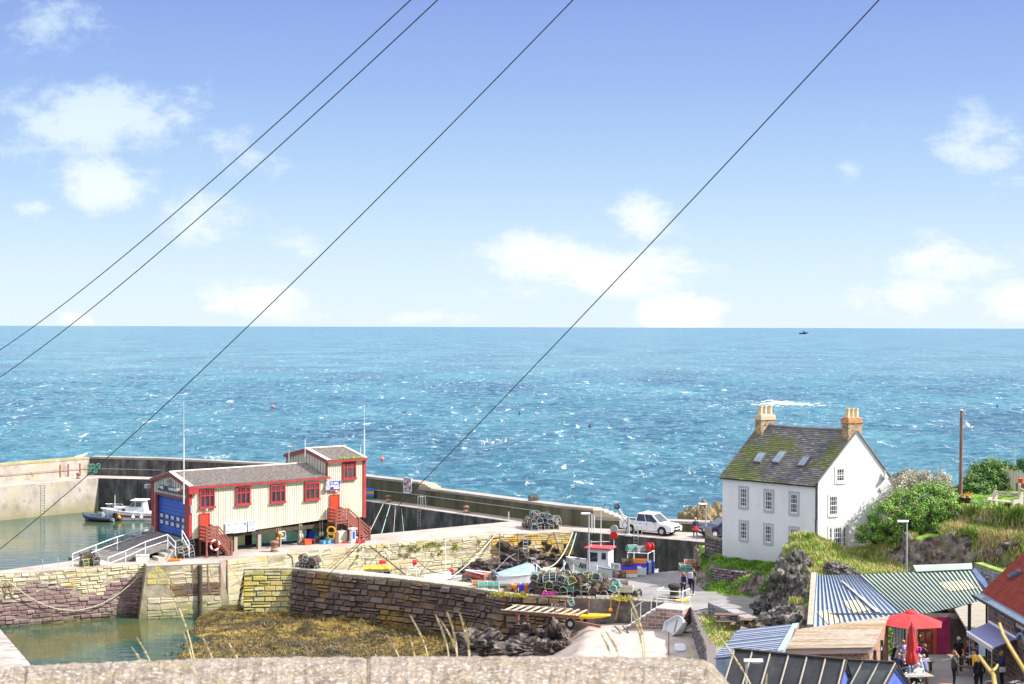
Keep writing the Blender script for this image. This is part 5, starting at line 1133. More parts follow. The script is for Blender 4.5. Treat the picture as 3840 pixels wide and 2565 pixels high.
grass('lawn_grass', 9000, reg(9.8,22,100,120, lambda x, y, z: z > .05 and slope(x, y) < 1.5 and pxof(x, y) < 2945), 'grass_green', .06,.2,3)
grass('lawn_grass', 6000, reg(24,42,100,117, lambda x, y, z: z > 5.9 and slope(x, y) < .5), 'grass_green', .03,.09,4)
grass('wild_grass', 15000, reg(15,30,96,109, lambda x, y, z: 2900 < pxof(x, y) < 3440 and z > 1.3 and slope(x, y) < 1.6), 'grass_hump', .12,.4,5)
grass('wild_grass', 22000, reg(24,40,97,106, lambda x, y, z: pxof(x, y) > 3530 and 1.6 < z < 6.15 and (slope(x, y) < 1.6 or pxof(x, y) > 3650)), 'grass_wild', .15,.55,6)
# ------------------------------------------------------------------ bushes
def bush(name, lab, lobes, m, n, size=.13, seed=1, twig=True, group='bushes on the headland', flowers=None, cat='bush'):
 rnd = random.Random(seed); c = sum((Vector(l[0]) for l in lobes), Vector())/len(lobes); z0 = min(l[0][2]-l[1][2] for l in lobes)
 o = thing(name, lab, cat, (c.x, c.y, z0), group=group); b = MB(); tot = sum(l[1][0]*l[1][2] for l in lobes); pts = []
 for (cc, rr) in lobes:
  cc = Vector(cc); k = int(n*rr[0]*rr[2]/tot)
  # clumps sit on the lobe, leaves on the clumps
  cl = []
  for i in range(max(8, int(k/70))):
   d = Vector((rnd.gauss(0,1), rnd.gauss(0,1), rnd.gauss(0,1)+.25)).normalized(); f = rnd.uniform(.68,1.06); cl.append((cc+Vector((d.x*rr[0], d.y*rr[1], d.z*rr[2]))*f, rnd.uniform(.28,.5)*min(rr)**.5))
  for i in range(k):
   q, r = rnd.choice(cl); d = Vector((rnd.gauss(0,1), rnd.gauss(0,1), rnd.gauss(0,1))).normalized(); p = q+d*r*rnd.random()**.4*1.0; s = size*rnd.uniform(.6,1.3)
   nn = (d+Vector((rnd.uniform(-.6,.6), rnd.uniform(-.6,.6), rnd.uniform(0,.9)))).normalized(); t = nn.orthogonal().normalized(); t = (Matrix.Rotation(rnd.uniform(0,6.3),3, nn) @ t); e = nn.cross(t)
   b._a([p-t*s*.5, p+e*s*.28+nn*s*.06, p+t*s*.5, p-e*s*.28+nn*s*.06], [(0,1,2,3)]); pts.append(p)
 b.build('foliage', m, o, world=True, uv=False)
 t = MB()
 for (cc, rr) in lobes:
  cc = Vector(cc); t.tube([Vector((c.x*.3+cc.x*.7, cc.y+.2, cc.z-rr[2]-.2)), cc-Vector((0,0, rr[2]*.3)), cc+Vector((.1,0, rr[2]*.5))], [.07,.05,.02], 5)
  for i in range(7):
   d = Vector((rnd.gauss(0,1), rnd.gauss(0,1), rnd.gauss(0,1)+.5)).normalized(); t.tube([cc-Vector((0,0, rr[2]*.4)), cc+Vector((d.x*rr[0], d.y*rr[1], d.z*rr[2]))*.6, cc+Vector((d.x*rr[0], d.y*rr[1], d.z*rr[2]))*.95], [.035,.022,.01], 4)
 t.build('stem', 'wood_dark', o, world=True)
 if flowers:
  f = MB()
  for px, py in flowers:
   q = min(pts, key=lambda p: abs(1920+p.x/p.y*F-px)+abs(1226+(H-p.z)/p.y*F-py)+p.y*.8); f.sph(q+Vector((0,-.12,0)),.055,6,5)
  f.build('flowers', 'magenta', o, world=True)
 return o
def leafmat(name, cols): mat(name, cols, scale=1.6, detail=6, coord='World', rough=.55, lo=.33, hi=.67)
leafmat('leaf_rosa', [(.06,.15,.025),(.14,.28,.04),(.25,.4,.08),(.34,.46,.13)])
leafmat('leaf_dark', [(.02,.08,.02),(.06,.15,.03),(.14,.24,.05),(.26,.34,.08)])
leafmat('leaf_grey', [(.22,.22,.14),(.42,.4,.3),(.6,.56,.46)])
leafmat('leaf_brown', [(.05,.06,.02),(.13,.12,.05),(.2,.13,.08)])
def L3(px, py, D, rx, ry, rz_): p = PD(px, py, D); return ((p.x, p.y, p.z),(rx, ry, rz_))
bush('rosa_bush', 'large bright green rose bush with a few pink blooms right of the white house', [L3(3270,1975,106,.8,.9,.75), L3(3330,1935,106,1.1,1,1.0), L3(3400,1900,106.4,1.2,1.1,1.05), L3(3480,1870,106.6,1.3,1.1,.95), L3(3550,1860,106.4,.9,.9,.7), L3(3420,1955,105.2,1.2,1.1,1.0), L3(3500,1930,104.8,1.2,1.1,1.0), L3(3560,1930,104.4,.9,.9,.9), L3(3340,1990,105.2,.9,.9,.8), L3(3240,2000,106.4,.5,.6,.5), L3(3530,1980,104.1,.6,.6,.5)], 'leaf_rosa', 30000,.13,2, flowers=[(3505,1847),(3448,1873),(3422,1886),(3382,1895),(3373,1912),(3320,1946),(3360,1960),(3350,1930)])
bush('silver_bush', 'pale silvery shrub behind the rose bush and in front of the sea', [L3(3390,1825,110,.9,.9,.8), L3(3440,1800,110.6,1.1,1,.7), L3(3510,1810,110.4,1.0,1,.75), L3(3545,1835,109.5,.6,.7,.5), L3(3370,1870,109,.7,.8,.8), L3(3340,1890,108.5,.5,.6,.5)], 'leaf_grey', 15000,.11,3)
bush('bramble_bush', 'brown green bramble touching the right hand corner of the white house', [L3(3370,1815,112.5,.55,.7,.7), L3(3410,1800,112.5,.7,.8,.6)], 'leaf_brown', 5000,.11,4)
bush('laurel_bush', 'dark glossy green bush beyond the bench', [L3(3600,1850,112,.9,1,.6), L3(3650,1835,112.5,1.2,1.1,1.0), L3(3700,1800,113,1.3,1.1,1.3), L3(3750,1770,113.5,1.1,1.1,.8), L3(3740,1830,112.2,1.2,1.1,.9), L3(3790,1810,114,.8,.9,1.1), L3(3560,1870,111,.6,.8,.35), L3(3680,1845,111,1.1,.8,.6)], 'leaf_dark', 26000,.15,5)
bush('garden_shrub', 'small green shrub behind the plank fence at the right edge', [L3(3835,1745,112,.45,.5,.35), L3(3855,1755,112,.5,.5,.4)], 'leaf_dark', 2500,.12,6)
bush('cliff_scrub', 'dark scrub growing at the foot of the lawn bank beside the road', [L3(2772,2205,109.2,.5,.35,.3), L3(2835,2188,109.5,.7,.35,.5)], 'leaf_brown', 3500,.11,7)
bush('crag_scrub', 'green scrub clinging to the left of the tall crag', [L3(2880,2215,101.2,.5,.5,.6), L3(2895,2190,102.3,.5,.4,.4)], 'leaf_dark', 3000,.1,8)
# grass hanging over the lawn edge
# ------------------------------------------------------------------ cafe yard, sheds and the right hand building
random.seed(17)
def roofplane(name, lab, cat, quad, mats, nrib, plane, wallz=0, dep=.035, gr=None, prof='sin'): pass
GP = (2.1,88.5,.23)
def gp(px, py): return PPl(px, py, *GP)
def big_shed():
 o = thing('long_shed', 'long low shed with ribbed roof half blue and half green behind the cafe yard', 'shed', (22,90,0))
 def sheet(nm, pts, m, n, dz=0):
  b = MB(); a0, a1, b0, b1 = [gp(*p)+Vector((0,0, dz)) for p in pts]; b.corr(a0, a1, b0, b1, n, .02, 'sin', 4); return b.build(nm, m, o, world=True)
 r1 = sheet('blue_roof', ((3048,2352),(3396,2316),(3062,2157),(3221,2155)), 'roof_blue', 17)
 r2 = sheet('green_roof', ((3396,2316.5),(3712,2250),(3221,2155.5),(3640,2136)), 'roof_green', 26,.01)
 # seams standing on each rib, coloured dark to paint the rib shade as lines
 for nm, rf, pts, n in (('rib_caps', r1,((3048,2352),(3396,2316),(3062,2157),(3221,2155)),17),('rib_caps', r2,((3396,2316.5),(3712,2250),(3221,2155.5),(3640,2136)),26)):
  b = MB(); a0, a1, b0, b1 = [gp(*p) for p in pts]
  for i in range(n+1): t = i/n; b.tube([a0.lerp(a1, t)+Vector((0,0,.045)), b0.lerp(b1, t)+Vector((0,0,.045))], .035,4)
  b.build(nm, 'rib_shade', rf, world=True)
 for pts, rf in ((((3062,2268+30),(3108,2288),(3156,2334),(3110,2347)), r1),(((3158,2257),(3215,2252),(3262,2290),(3200,2300)), r1),(((3515,2187),(3625,2178),(3668,2208),(3560,2220)), r2)):
  b = MB(); b.slab([gp(*p)+Vector((0,0,.04)) for p in (pts[3], pts[2], pts[1], pts[0])], .01); s = b.build('translucent_panel', 'roof_cream', rf, world=True)
 b = MB(); b.slab([gp(3436,2151)+Vector((0,0,.12)), gp(3646,2141)+Vector((0,0,.12)), gp(3644,2123)+Vector((0,0,.18)), gp(3424,2131)+Vector((0,0,.18))], .05); b.build('ridge_flashing', 'roof_greenish', r2, world=True)
 b = MB(); b.slab([gp(3642,2141), gp(3712,2225), gp(3728,2212)+Vector((0,0,.02)), gp(3655,2132)+Vector((0,0,.05))], .06); b.build('valley_flashing', 'sign_blueish', r2, world=True)
 b = MB(); b.slab([gp(3150,2182)+Vector((0,0,.12)), gp(3166,2190)+Vector((0,0,.12)), gp(3300,2302)+Vector((0,0,.12)), gp(3285,2302)+Vector((0,0,.12))], .05); b.build('bent_flashing', 'galv', r1, world=True)
 b = MB(); a, c = gp(3048,2350), gp(3062,2154); n = Vector((-.3,0,0)); b.slab([a+n+Vector((0,0,.12)), a+Vector((0,0,.12)), c+Vector((0,0,.12)), c+n+Vector((0,0,.12))], .45); b.build('verge_mortar', 'mortar_pale2', r1, world=True)
 # wall with doors
 A_, B_ = gp(3330,2323), gp(3585,2312); A_.y -= -.35; B_.y += .35; a2, b2 = Vector((A_.x-3, A_.y+.2,0)), Vector((27, B_.y-.1,0)); a2.z = b2.z = 0
 u = (b2-a2).normalized(); nn = Vector((-u.y, u.x, 0))
 b = MB(); b._a([a2, b2, b2+Vector((0,0,2.2)), a2+Vector((0,0,2.2))], [(0,1,2,3)]); b.build('wall', 'rubble', o, world=True)
 b = MB(); e = gp(3062,2157); b._a([Vector((17.6,95.4,-.2)), Vector((a2.x, a2.y, -.2)), Vector((a2.x, a2.y, 2)), Vector((17.6,95.4,3.5))], [(0,1,2,3)]); b.build('end_wall', 'rubble', o, world=True)
 def bay(x0, x1, nm, m, zt=2.0, d=.04, parts=None):
  p0, p1 = PW(a2, b2, x0,2380), PW(a2, b2, x1,2380); p0.z = p1.z = 0; b = MB(); M_ = Matrix.Translation(p0) @ frame(p0, p1); L_ = (p1-p0).length
  b.M = M_; b.box((L_/2,-d/2, zt/2),(L_, d, zt)); r = b.build(nm, m, o, world=True)
  return r, M_, L_
 r, M_, L_ = bay(3336,3394, 'slatted_gate', 'wood_dark'); b = MB(); b.M = M_
 for k in range(9): b.box((.1+k*(L_-.2)/8,-.06,1.0),(.03,.03,1.9))
 b.build('bars', 'galv', r, world=True)
 bay(3395,3440, 'pier_stones', 'stone_cap', 2.05,.1)
 r, M_, L_ = bay(3441,3496, 'panelled_door', 'door_brown', 1.95,.08)
 b = MB(); b.M = M_
 for i in range(2):
  for j in range(3): b.box((L_*(.28+.44*i),-.1,.35+j*.6),(L_*.3,.03,.45))
 b.build('door_panels', 'door_brown2', r, world=True); b = MB(); b.M = M_; b.sph((.1,-.14,1.0),.05,6,5); b.build('handle', 'yellow', r, world=True)
 bay(3497,3512, 'door_jamb', 'red_door2', 2.0,.05); bay(3513,3562, 'sliding_door', 'red_magenta', 2.0,.05); bay(3564,3640, 'dark_opening', 'wood_dark', 1.9,.03)
 return o
big_shed()
def old_roof():
 o = thing('brick_shed', 'low brick shed with a pale corrugated roof stained orange', 'shed', (18,81,0))
 pl = (2.3,78,.09); g = lambda x, y: PPl(x, y, *pl)
 b = MB(); b.corr(g(2935,2433), g(2991,2360), g(3277,2427), g(3332,2311),26,.02); b.build('roof', 'roof_old', o, world=True)
 a, c = g(2940,2430), g(3273,2424); f = MB(); f._a([a+Vector((0,0,-.32)), c+Vector((0,0,-.32)), c+Vector((0,0,-.03)), a+Vector((0,0,-.03)), a+Vector((0,.06,-.32)), c+Vector((0,.06,-.32)), c+Vector((0,.06,-.03)), a+Vector((0,.06,-.03))], [(0,1,2,3),(7,6,5,4),(3,2,6,7),(0,4,5,1)]); f.build('fascia', 'fascia_pink', o, world=True)
 b = MB(); a, c = a+Vector((.2,.25,0)), c+Vector((-.1,.25,0)); e, d = g(3332,2311), g(2991,2360); v = lambda p, z: Vector((p.x, p.y, z))
 b._a([v(a, -.1), v(c, -.1), v(c, 2.25), v(a, 2.25)], [(0,1,2,3)]); b._a([v(c, -.1), v(e, -.1), v(e, 2.8), v(c, 2.25)], [(0,1,2,3)]); b._a([v(d, -.1), v(a, -.1), v(a, 2.25), v(d, 2.8)], [(0,1,2,3)]); b.build('wall', 'brick_red', o, world=True)
old_roof()
def grey_roof():
 o = thing('lean_to', 'low shed with a blue grey corrugated roof beside the parapet corner', 'shed', (12.5,79,0)); pl = (2.3,76,.05); g = lambda x, y: PPl(x, y, *pl)
 b = MB(); b.corr(g(2679,2470), g(2763,2367), g(2915,2444), g(2972,2344),22,.03); rf = b.build('roof', 'roof_grey', o, world=True)
 for i in range(15): t = i/14; b = MB(); k = Vector((0,0,.02)); b.tube([g(2679,2470).lerp(g(2763,2367), t)+k, g(2915,2444).lerp(g(2972,2344), t)+k], .04,5); b.build('rib', 'roof_rib_shade', rf, world=True)  # dark tubes paint the shading of the corrugation as stripes
 b = MB(); up = Vector((0,0,.08)); b.slab([g(2914,2446)+up, g(2938,2443)+up, g(2996,2341)+up, g(2972,2344)+up], .2); b.build('verge_trim', 'roof_grey_trim', o, world=True)
 b = MB(); v = lambda p, z: Vector((p.x, p.y, z)); a, c, d, e = g(2684,2471), g(2936,2446), g(2992,2343), g(2764,2369)
 b._a([v(a, -3), v(c, -.2), v(c, 2.25), v(a, 2.25)], [(0,1,2,3)]); b._a([v(c, -.2), v(d, -.2), v(d, 2.5), v(c, 2.25)], [(0,1,2,3)]); b._a([v(e, -.5), v(a, -3), v(a, 2.25), v(e, 2.5)], [(0,1,2,3)]); b.build('wall', 'slate_blue', o, world=True)
grey_roof()
def hut(lab, xl, yl, Dl, xr, yr, Dr, m, nb):
 a, c = PD(xl, yl, Dl), PD(xr, yr, Dr); o = thing('felt_hut', lab, 'hut', ((a.x+c.x)/2,(a.y+c.y)/2,0), group='huts with felt roofs'); u = (c-a).normalized(); u.z = 0; n = Vector((u.y, -u.x, 0)); w, drop = 2.0,1.75
 e0, e1, f0, f1 = a+n*w-Vector((0,0, drop)), c+n*w-Vector((0,0, drop)), a-n*w-Vector((0,0, drop)), c-n*w-Vector((0,0, drop))
 b = MB(); b.slab([e0, e1, c, a], .06); b.slab([a, c, f1, f0], .06); r = b.build('roof', m, o, world=True)
 for i in range(nb+1):
  t = i/nb; b = MB(); k = Vector((0,0,.03)); b.tube([e0.lerp(e1, t)+k, a.lerp(c, t)+k], .045,4); b.build('batten', 'wood_grey', r, world=True)
 b = MB(); b.tube([a+Vector((0,0,.05)), c+Vector((0,0,.05))], .06,5); b.build('ridge', 'wood_dark', r, world=True)
 i_ = -u*.05; v = lambda p, z: Vector((p.x, p.y, z)); q0, q1 = c+n*(w-.1)+i_, c-n*(w-.1)+i_
 b = MB(); b._a([v(q0,-.2), v(q1,-.2), v(q1, c.z-drop+.02), v(c+i_, c.z-.06), v(q0, c.z-drop+.02)], [(0,1,2,3,4)]); g_ = b.build('gable', 'hut_blue', o, world=True)
 b = MB(); b.tube([v(q0, c.z-drop)+u*.09, c+u*.09-Vector((0,0,.05))], .05,4); b.tube([c+u*.09-Vector((0,0,.05)), v(q1, c.z-drop)+u*.09], .05,4); b.build('bargeboard', 'wood_dark', g_, world=True)
 q0, q1 = a+n*(w-.1)-i_, a-n*(w-.1)-i_; b = MB(); b._a([v(q1,-.2), v(q0,-.2), v(q0, a.z-drop+.02), v(a-i_, a.z-.06), v(q1, a.z-drop+.02)], [(0,1,2,3,4)])
 for s in (1,-1): p0, p1 = a+n*s*(w-.15), c+n*s*(w-.15); b._a([v(p0,-.2), v(p1,-.2), v(p1, c.z-drop), v(p0, a.z-drop)], [(0,1,2,3)])
 b.build('walls', 'wood_dark', o, world=True)
hut('black felt roofed hut with battens and a blue gable at the bottom', 2754,2438,74.2,3166,2477,72.0, 'felt', 6)
hut('second hut with a greyer felt roof and blue gable beside the cafe tables', 3178,2478,73.6,3357,2489,71.9, 'felt_grey', 3)
def cafe_building():
 X = 24.9; o = thing('stone_cottage', 'dark stone building with red pantile roof at the right edge', 'building', (X, 80,0))
 y0, y1 = 58,86.2; b = MB(); b._a([(X, y1,-.2),(X, y0,-.2),(X, y0,3.8),(X, y1,3.8)], [(0,1,2,3)]); b._a([(X+7, y1,-.2),(X, y1,-.2),(X, y1,3.8),(X+3.5, y1,7.2),(X+7, y1,3.8)], [(0,1,2,3,4)]); b.build('wall', 'sandstone_dark', o, world=True)
 r = MB(); r.corr((X-.35, y1+.15,3.62),(X-.35, y0,3.62),(X+3.5, y1+.15,7.3),(X+3.5, y0,7.3),110,.05); r.corr((X+3.5, y1+.15,7.3),(X+3.5, y0,7.3),(X+7.3, y1+.15,3.6),(X+7.3, y0,3.6),110,.05); rf = r.build('roof', 'pantile', o, world=True)
 b = MB()
 for k in range(12): t = (k+.5)/12; b.box((X-.35+3.85*t, (y0+y1)/2,3.64+3.68*t),(.03, y1-y0,.05), ry=-.76)
 b.build('tile_laps', 'pantile', rf, world=True)
 b = MB(); b.box((X-.42,(y0+y1)/2,3.62),(.75, y1-y0,.06), ry=-.2); b.build('eaves_slates', 'slate_blue', rf, world=True); b = MB(); b.tube([(X-.8, y1+.1,3.5),(X-.8, y0,3.5)], .07,6); b.build('gutter', 'iron_dark', rf, world=True)
 b = MB(); b.tube([(X-.1, y1-.1,3.5),(X-.1, y1-.1,0)], .06,6); b.build('drainpipe', 'iron_dark', o, world=True)
 def rp(px, py): d = ray(px, py); n = Vector((-.69,0,.72)); p0 = Vector((X-.35,80,3.68)); t = n.dot(p0-Vector((0,0, H)))/n.dot(d); return Vector((0,0, H))+d*t
 q = [rp(*p) for p in ((3783,2164),(3793,2172),(3838,2148),(3826,2140))]; b = MB(); n = Vector((-.69,0,.72)); b.slab([p+n*.15 for p in q], .16); wf = b.build('rooflight', 'iron_frame', rf, world=True); c = sum(q, Vector())/4; b = MB(); b.slab([c+(p-c)*.75+n*.17 for p in q], .02); b.build('pane', 'glass', wf, world=True)
 # slit window and lintels, placed by the photo on the wall face
 A_, B_ = Vector((X, 90,0)), Vector((X, 60,0))
 def on(x, y): return PW(A_, B_, x, y)
 p = on(3757,2265); q = on(3766,2312); b = MB(); b.box((X-.03,(p.y+q.y)/2,(p.z+q.z)/2),(.08, abs(p.y-q.y)+.35, abs(p.z-q.z)+.1)); w_ = b.build('window', 'wood_grey', o, world=True); b = MB(); b.box((X-.08,(p.y+q.y)/2,(p.z+q.z)/2),(.03, abs(p.y-q.y)+.1, abs(p.z-q.z)-.1)); b.build('pane', 'glass', w_, world=True)
 p = on(3758,2258); b = MB(); b.box((X-.02, p.y-.2, p.z),(.07,1.3,.28)); b.build('lintel', 'stone_cap', o, world=True)
 p = on(3816,2288); b = MB(); b.box((X-.02, p.y, p.z),(.07,1.1,.25)); b.build('lintel', 'stone_cap', o, world=True); p = on(3816,2330); b = MB(); b.box((X-.02, p.y, p.z),(.06,.8,1.1)); b.build('doorway', 'wood_dark', o, world=True)
 p = on(3838,2349); M_ = Matrix.Translation(p+Vector((-.12,0,.0))) @ Matrix(((0,0,-1),(-1,0,0),(0,1,0))).to_4x4()
 s = thing('wall_sign', 'shop sign lettering above a pale blue arch on the stone wall', 'sign', p); text('EBBC', .42, 'lettering', 'lettering_white', s, WORLD(s).inverted() @ M_ @ Matrix.Scale(1.7,4,(1,0,0)))
 b = MB(); b.tube([(X-.1, p.y+.8-1.6*t, p.z-.75+.4*math.sin(t*math.pi)) for t in [i/10 for i in range(11)]], .07,5); b.build('arch', 'skyblue', s, world=True)
cafe_building()
def back_wall():
 path = [PX(3655,96.3,0).xy, PX(3790,91.5,0).xy]; o = thing('boundary_wall', 'stone boundary wall with a grassy top behind the green ribbed roof', 'wall', (path[0].x, path[0].y, 0)); b = MB(); wall_run(b, path, .4,0, [3.75,3.7]); blocks(b, path, 2.2,3.75, rh=(.14,.24), bw=(.2,.5), prot=(.02,.08)); b.build('stonework', 'drystone', o, world=True); b = MB(); wall_run(b, offs(path, -.03),.5,3.7, [3.82,3.8]); b.build('turf_top', 'turf', o, world=True)
back_wall()
def yard_bits():
 X = 24.9
 o = thing('awning', 'blue grey retractable awning with scalloped edge over the cafe hatch', 'awning', (24,83.5,1.9)); b0, b1 = Vector((X, 85.9,2.2)), Vector((X, 81.2,2.22)); f0, f1 = Vector((23.35,84.5,1.95)), Vector((23.35,80.0,1.98))
 b = MB(); b.slab([f0, f1, b1, b0], .03); b.build('canopy', 'awning', o, world=True)
 for a, c, r in ((b0, b1,.1),(f0, f1,.06)): b = MB(); b.tube([a, c], r, 6); b.build('bar', 'lettering_white', o, world=True)
 b = MB(); n = 22; vs = []
 for i in range(n*4+1): t = i/(n*4); p = f0.lerp(f1, t); vs += [p-Vector((.02,0,0)), p-Vector((.04,0,.16+.06*abs(math.sin(t*n*math.pi/2))))]
 b._a(vs, [(2*i, 2*i+2,2*i+3,2*i+1) for i in range(n*4)]); b.build('valance', 'valance', o, world=True)
 for y in (84.3,80.4): b = MB(); b.cyl((23.42, y, 0),(23.42, y, 1.95),.03, n=6); b.build('support', 'galv', o, world=True)
 # boarded roof between the big shed and the cottage
 o = thing('boarded_roof', 'weathered pale boarded lean-to roof between the green roof and the stone building', 'shed roof', (24,87,1.8))
 g = lambda x, y, dz=0: PPl(x, y, 2.0,87,.2)+Vector((0,0, dz)); b = MB(); b.slab([g(3630,2352,-.2), g(3712,2322,-.2), g(3712,2249,.12), g(3580,2290,.12)], .08); b.build('boards', 'boards_pale', o, world=True)
 b = MB(); a, c = g(3630,2353,-.28), g(3712,2323,-.28); b._a([a, c, Vector((c.x, c.y, 0)), Vector((a.x, a.y, 0))], [(3,2,1,0)]); b.build('front', 'slate_blue', o, world=True)
 p = PPl(3631,2352,1.9,87,.2); b = MB(); b.cyl((p.x, p.y-.2,1.4),(p.x, p.y-.2,3.0),.09, n=8); b.cyl((p.x, p.y-.2,3.0),(p.x, p.y-.2,3.06),.12, n=8); tag(b.build('flue_pipe', 'iron_dark'), 'black metal flue pipe standing by the pale boarded roof', 'pipe')
 # parasols
 def parasol_open(c, lab):
  o = thing('parasol', lab, 'parasol', c, .25, group='red parasols'); R_, zt, zb = 1.75,3.12,2.5; n = 6; top = []
  b = MB(); ring = []
  for i in range(n):
   for k in range(4):
    a0 = 2*math.pi*i/n; a1 = 2*math.pi*(i+1)/n; t = k/4; p = Vector((math.cos(a0), math.sin(a0),0)).lerp(Vector((math.cos(a1), math.sin(a1),0)), t)*R_; ring.append(p)
  rings = []
  for f in (.1,.4,.7,1): rings.append([Vector((p.x*f, p.y*f, zt+(zb-zt)*f**1.15 + .04*(1-abs((j % 4)-2)/2 if 0 else 0))) for j, p in enumerate(ring)])
  b.loft(rings, cap=False); b.lathe((0,0, zt-.06), [(.3,0),(.2,.08),(.02,.16)], 10); b.build('canopy', 'parasol_red', o)
  for i in range(n): a = 2*math.pi*i/n; b = MB(); b.tube([(0,0, zt-.05),(math.cos(a)*R_*.98, math.sin(a)*R_*.98, zb-.03)], .012,4); b.build('rib', 'galv', o)
  b = MB(); b.cyl((0,0,0),(0,0, zt+.1),.03, n=8); b.build('pole', 'wood_brown', o); b = MB(); b.lathe((0,0,0), [(.28,0),(.28,.06),(.06,.12),(.05,.3)], 12); b.build('base', 'iron_dark', o)
 parasol_open(PX(3415,83.8,0), 'open red parasol over the cafe tables')
 c = PX(3418,80.4,0); o = thing('parasol', 'closed red parasol hanging in folds between the seated people', 'parasol', c, group='red parasols'); b = MB(); rings = []
 for z, r in ((3.1,.03),(2.9,.1),(2.5,.17),(2.0,.2),(1.7,.16),(1.55,.22),(1.3,.24),(1.15,.2)):
  rings.append([Vector((r*(1+.28*math.cos(i*math.pi/2*1.0*2))*math.cos(2*math.pi*i/24), r*(1+.28*math.cos(i*2*math.pi/3+z*2))*math.sin(2*math.pi*i/24), z)) for i in range(24)])
 b.loft(rings); b.build('canopy', 'parasol_red', o, smooth=True); b = MB(); b.cyl((0,0,0),(0,0,3.2),.03, n=8); b.build('pole', 'wood_brown', o); b = MB(); b.lathe((0,0,0), [(.28,0),(.28,.06),(.06,.12),(.05,.3)], 12); b.build('base', 'iron_dark', o)
 # tables
 def table(c, rz, w, d, m, lab, round_=False, cat='table'):
  o = thing('cafe_table', lab, cat, c, rz, group='cafe tables'); b = MB()
  if round_: b.lathe((0,0,.72), [(w/2,0),(w/2,.04)], 16)
  else:
   for k in range(5): b.box((0,-d/2+d*(k+.5)/5,.74),(w, d/5-.02,.035))
  b.build('tabletop', m, o)
  for sx_ in (-1,1):
   for sy_ in (-1,1): b = MB(); b.cyl((sx_*w*.3, sy_*d*.32,0),(sx_*w*.3, sy_*d*.3,.72),.03, n=5); b.build('leg', 'wood_brown', o)
  b = MB()
  for k in range(9): b.lathe((random.uniform(-.38,.38)*w, random.uniform(-.35,.35)*d, .765), [(.04,0),(.045,.09),(.03,.09)] if k % 2 else [(.1,0),(.12,.02)], 8)
  t = b.build('tableware', 'lettering_white', o); return o
 table(PX(3420,79.6,0),.15,1.9,.9, 'wood_grey', 'long pale table in front of the closed parasol')
 table(PX(3445,83.2,0),.1,1.6,.8, 'wood_grey', 'pale table behind the closed parasol')
 table(PX(3640,84.0,0),-.3,1.5,.7, 'wood_brown', 'dark table beneath the awning edge by the waitress')
 table(PX(3500-90,77.0,0),.0,.7,.7, 'red_wood', 'small round red table at the front of the yard', True)
 table(PX(3822,77.8,0),.5,.9,1.0, 'wood_brown', 'brown table with jars at the bottom right corner')
 # benches
 for i, (px, D, rz, l, lab) in enumerate(((3425,78.6,.15,1.8, 'bench in front of the long pale table'),(3425,80.9,.15,1.7, 'bench behind the long pale table'),(3450,84.2,.1,1.4, 'bench against the shed wall under the open parasol'),(3630,83.1,-.3,1.3, 'bench nearer than the dark table under the awning'),(3650,85,-.3,1.3, 'bench behind the dark table under the awning'))):
  o = thing('bench', lab, 'bench', PX(px, D, 0), rz, group='cafe benches'); b = MB(); b.box((0,0,.44),(l, .3,.05)); b.build('seat', 'wood_brown', o)
  for s in (-1,1): b = MB(); b.box((s*l*.4,0,.21),(.06,.28,.42)); b.build('leg', 'wood_brown', o)
 # A-board
 o = thing('chalkboard', 'chalk menu board with an orange frame standing in the yard', 'sign', PX(3548,76.6,0),-.1);
 for s in (-1,1):
  b = MB(); b.M = Matrix.Translation((0, s*.16,0)) @ Matrix.Rotation(s*.2,4, 'X'); b.box((0,0,.5),(.5,.02,.85)); p_ = b.build('panel', 'black', o); b = MB(); b.M = Matrix.Translation((0, s*.16,0)) @ Matrix.Rotation(s*.2,4, 'X')
  for q, d in (((0,0,.96),(.62,.05,.08)),((0,0,.05),(.62,.05,.08)),((-.28,0,.5),(.07,.05,1.0)),((.28,0,.5),(.07,.05,1.0))): b.box(q, d)
  b.build('frame', 'orange_wood', p_)
 b = MB(); b.M = Matrix.Translation((0,-.16,0)) @ Matrix.Rotation(-.2,4, 'X')
 for k in range(7): l = random.uniform(.2,.38); b.box((random.uniform(-.03,.03),-.018,.82-k*.1),(l, .008,.035))
 b.build('chalk_lines', 'lettering_white', o)
 # mesh chair
 o = thing('cafe_chair', 'pale metal cafe chair at the lower right of the yard', 'chair', PX(3716,77.2,0),2.9);
 b = MB(); b.tube([(-.25,.22,0),(-.25,.22,.95),(-.15,.22,1.02),(.15,.22,1.02),(.25,.22,.95),(.25,.22,0)], .022,5); b.build('frame', 'galv', o); b = MB(); b.box((0,0,.45),(.48,.46,.03)); b.build('seat', 'galv', o); b = MB(); b.box((0,.22,.78),(.42,.02,.4)); b.build('backrest', 'red_wood', o)
 for s in (-1,1): b = MB(); b.cyl((s*.23,-.2,0),(s*.23,-.2,.45),.018, n=5); b.build('leg', 'galv', o)
 M_ = Matrix.Translation((0,.2,.8)) @ Matrix.Rotation(math.pi/2,4, 'X')
 # planter
 o = thing('planter', 'long planter of bedding flowers at the bottom edge of the yard', 'planter', PX(3455,75.7,0),.05); b = MB(); b.box((0,0,.3),(1.9,.45,.5)); b.build('trough', 'wood_brown', o)
 rnd = random.Random(4); b = MB()
 for k in range(700): p = Vector((rnd.uniform(-.9,.9), rnd.uniform(-.22,.22), rnd.uniform(.5,.8))); a = rnd.uniform(0,6); t = Vector((math.cos(a), math.sin(a),.5))*.06; e = Vector((-math.sin(a), math.cos(a),.3))*.04; b._a([p-t, p+e, p+t, p-e], [(0,1,2,3)])
 b.build('foliage', 'leaf_rosa', o)
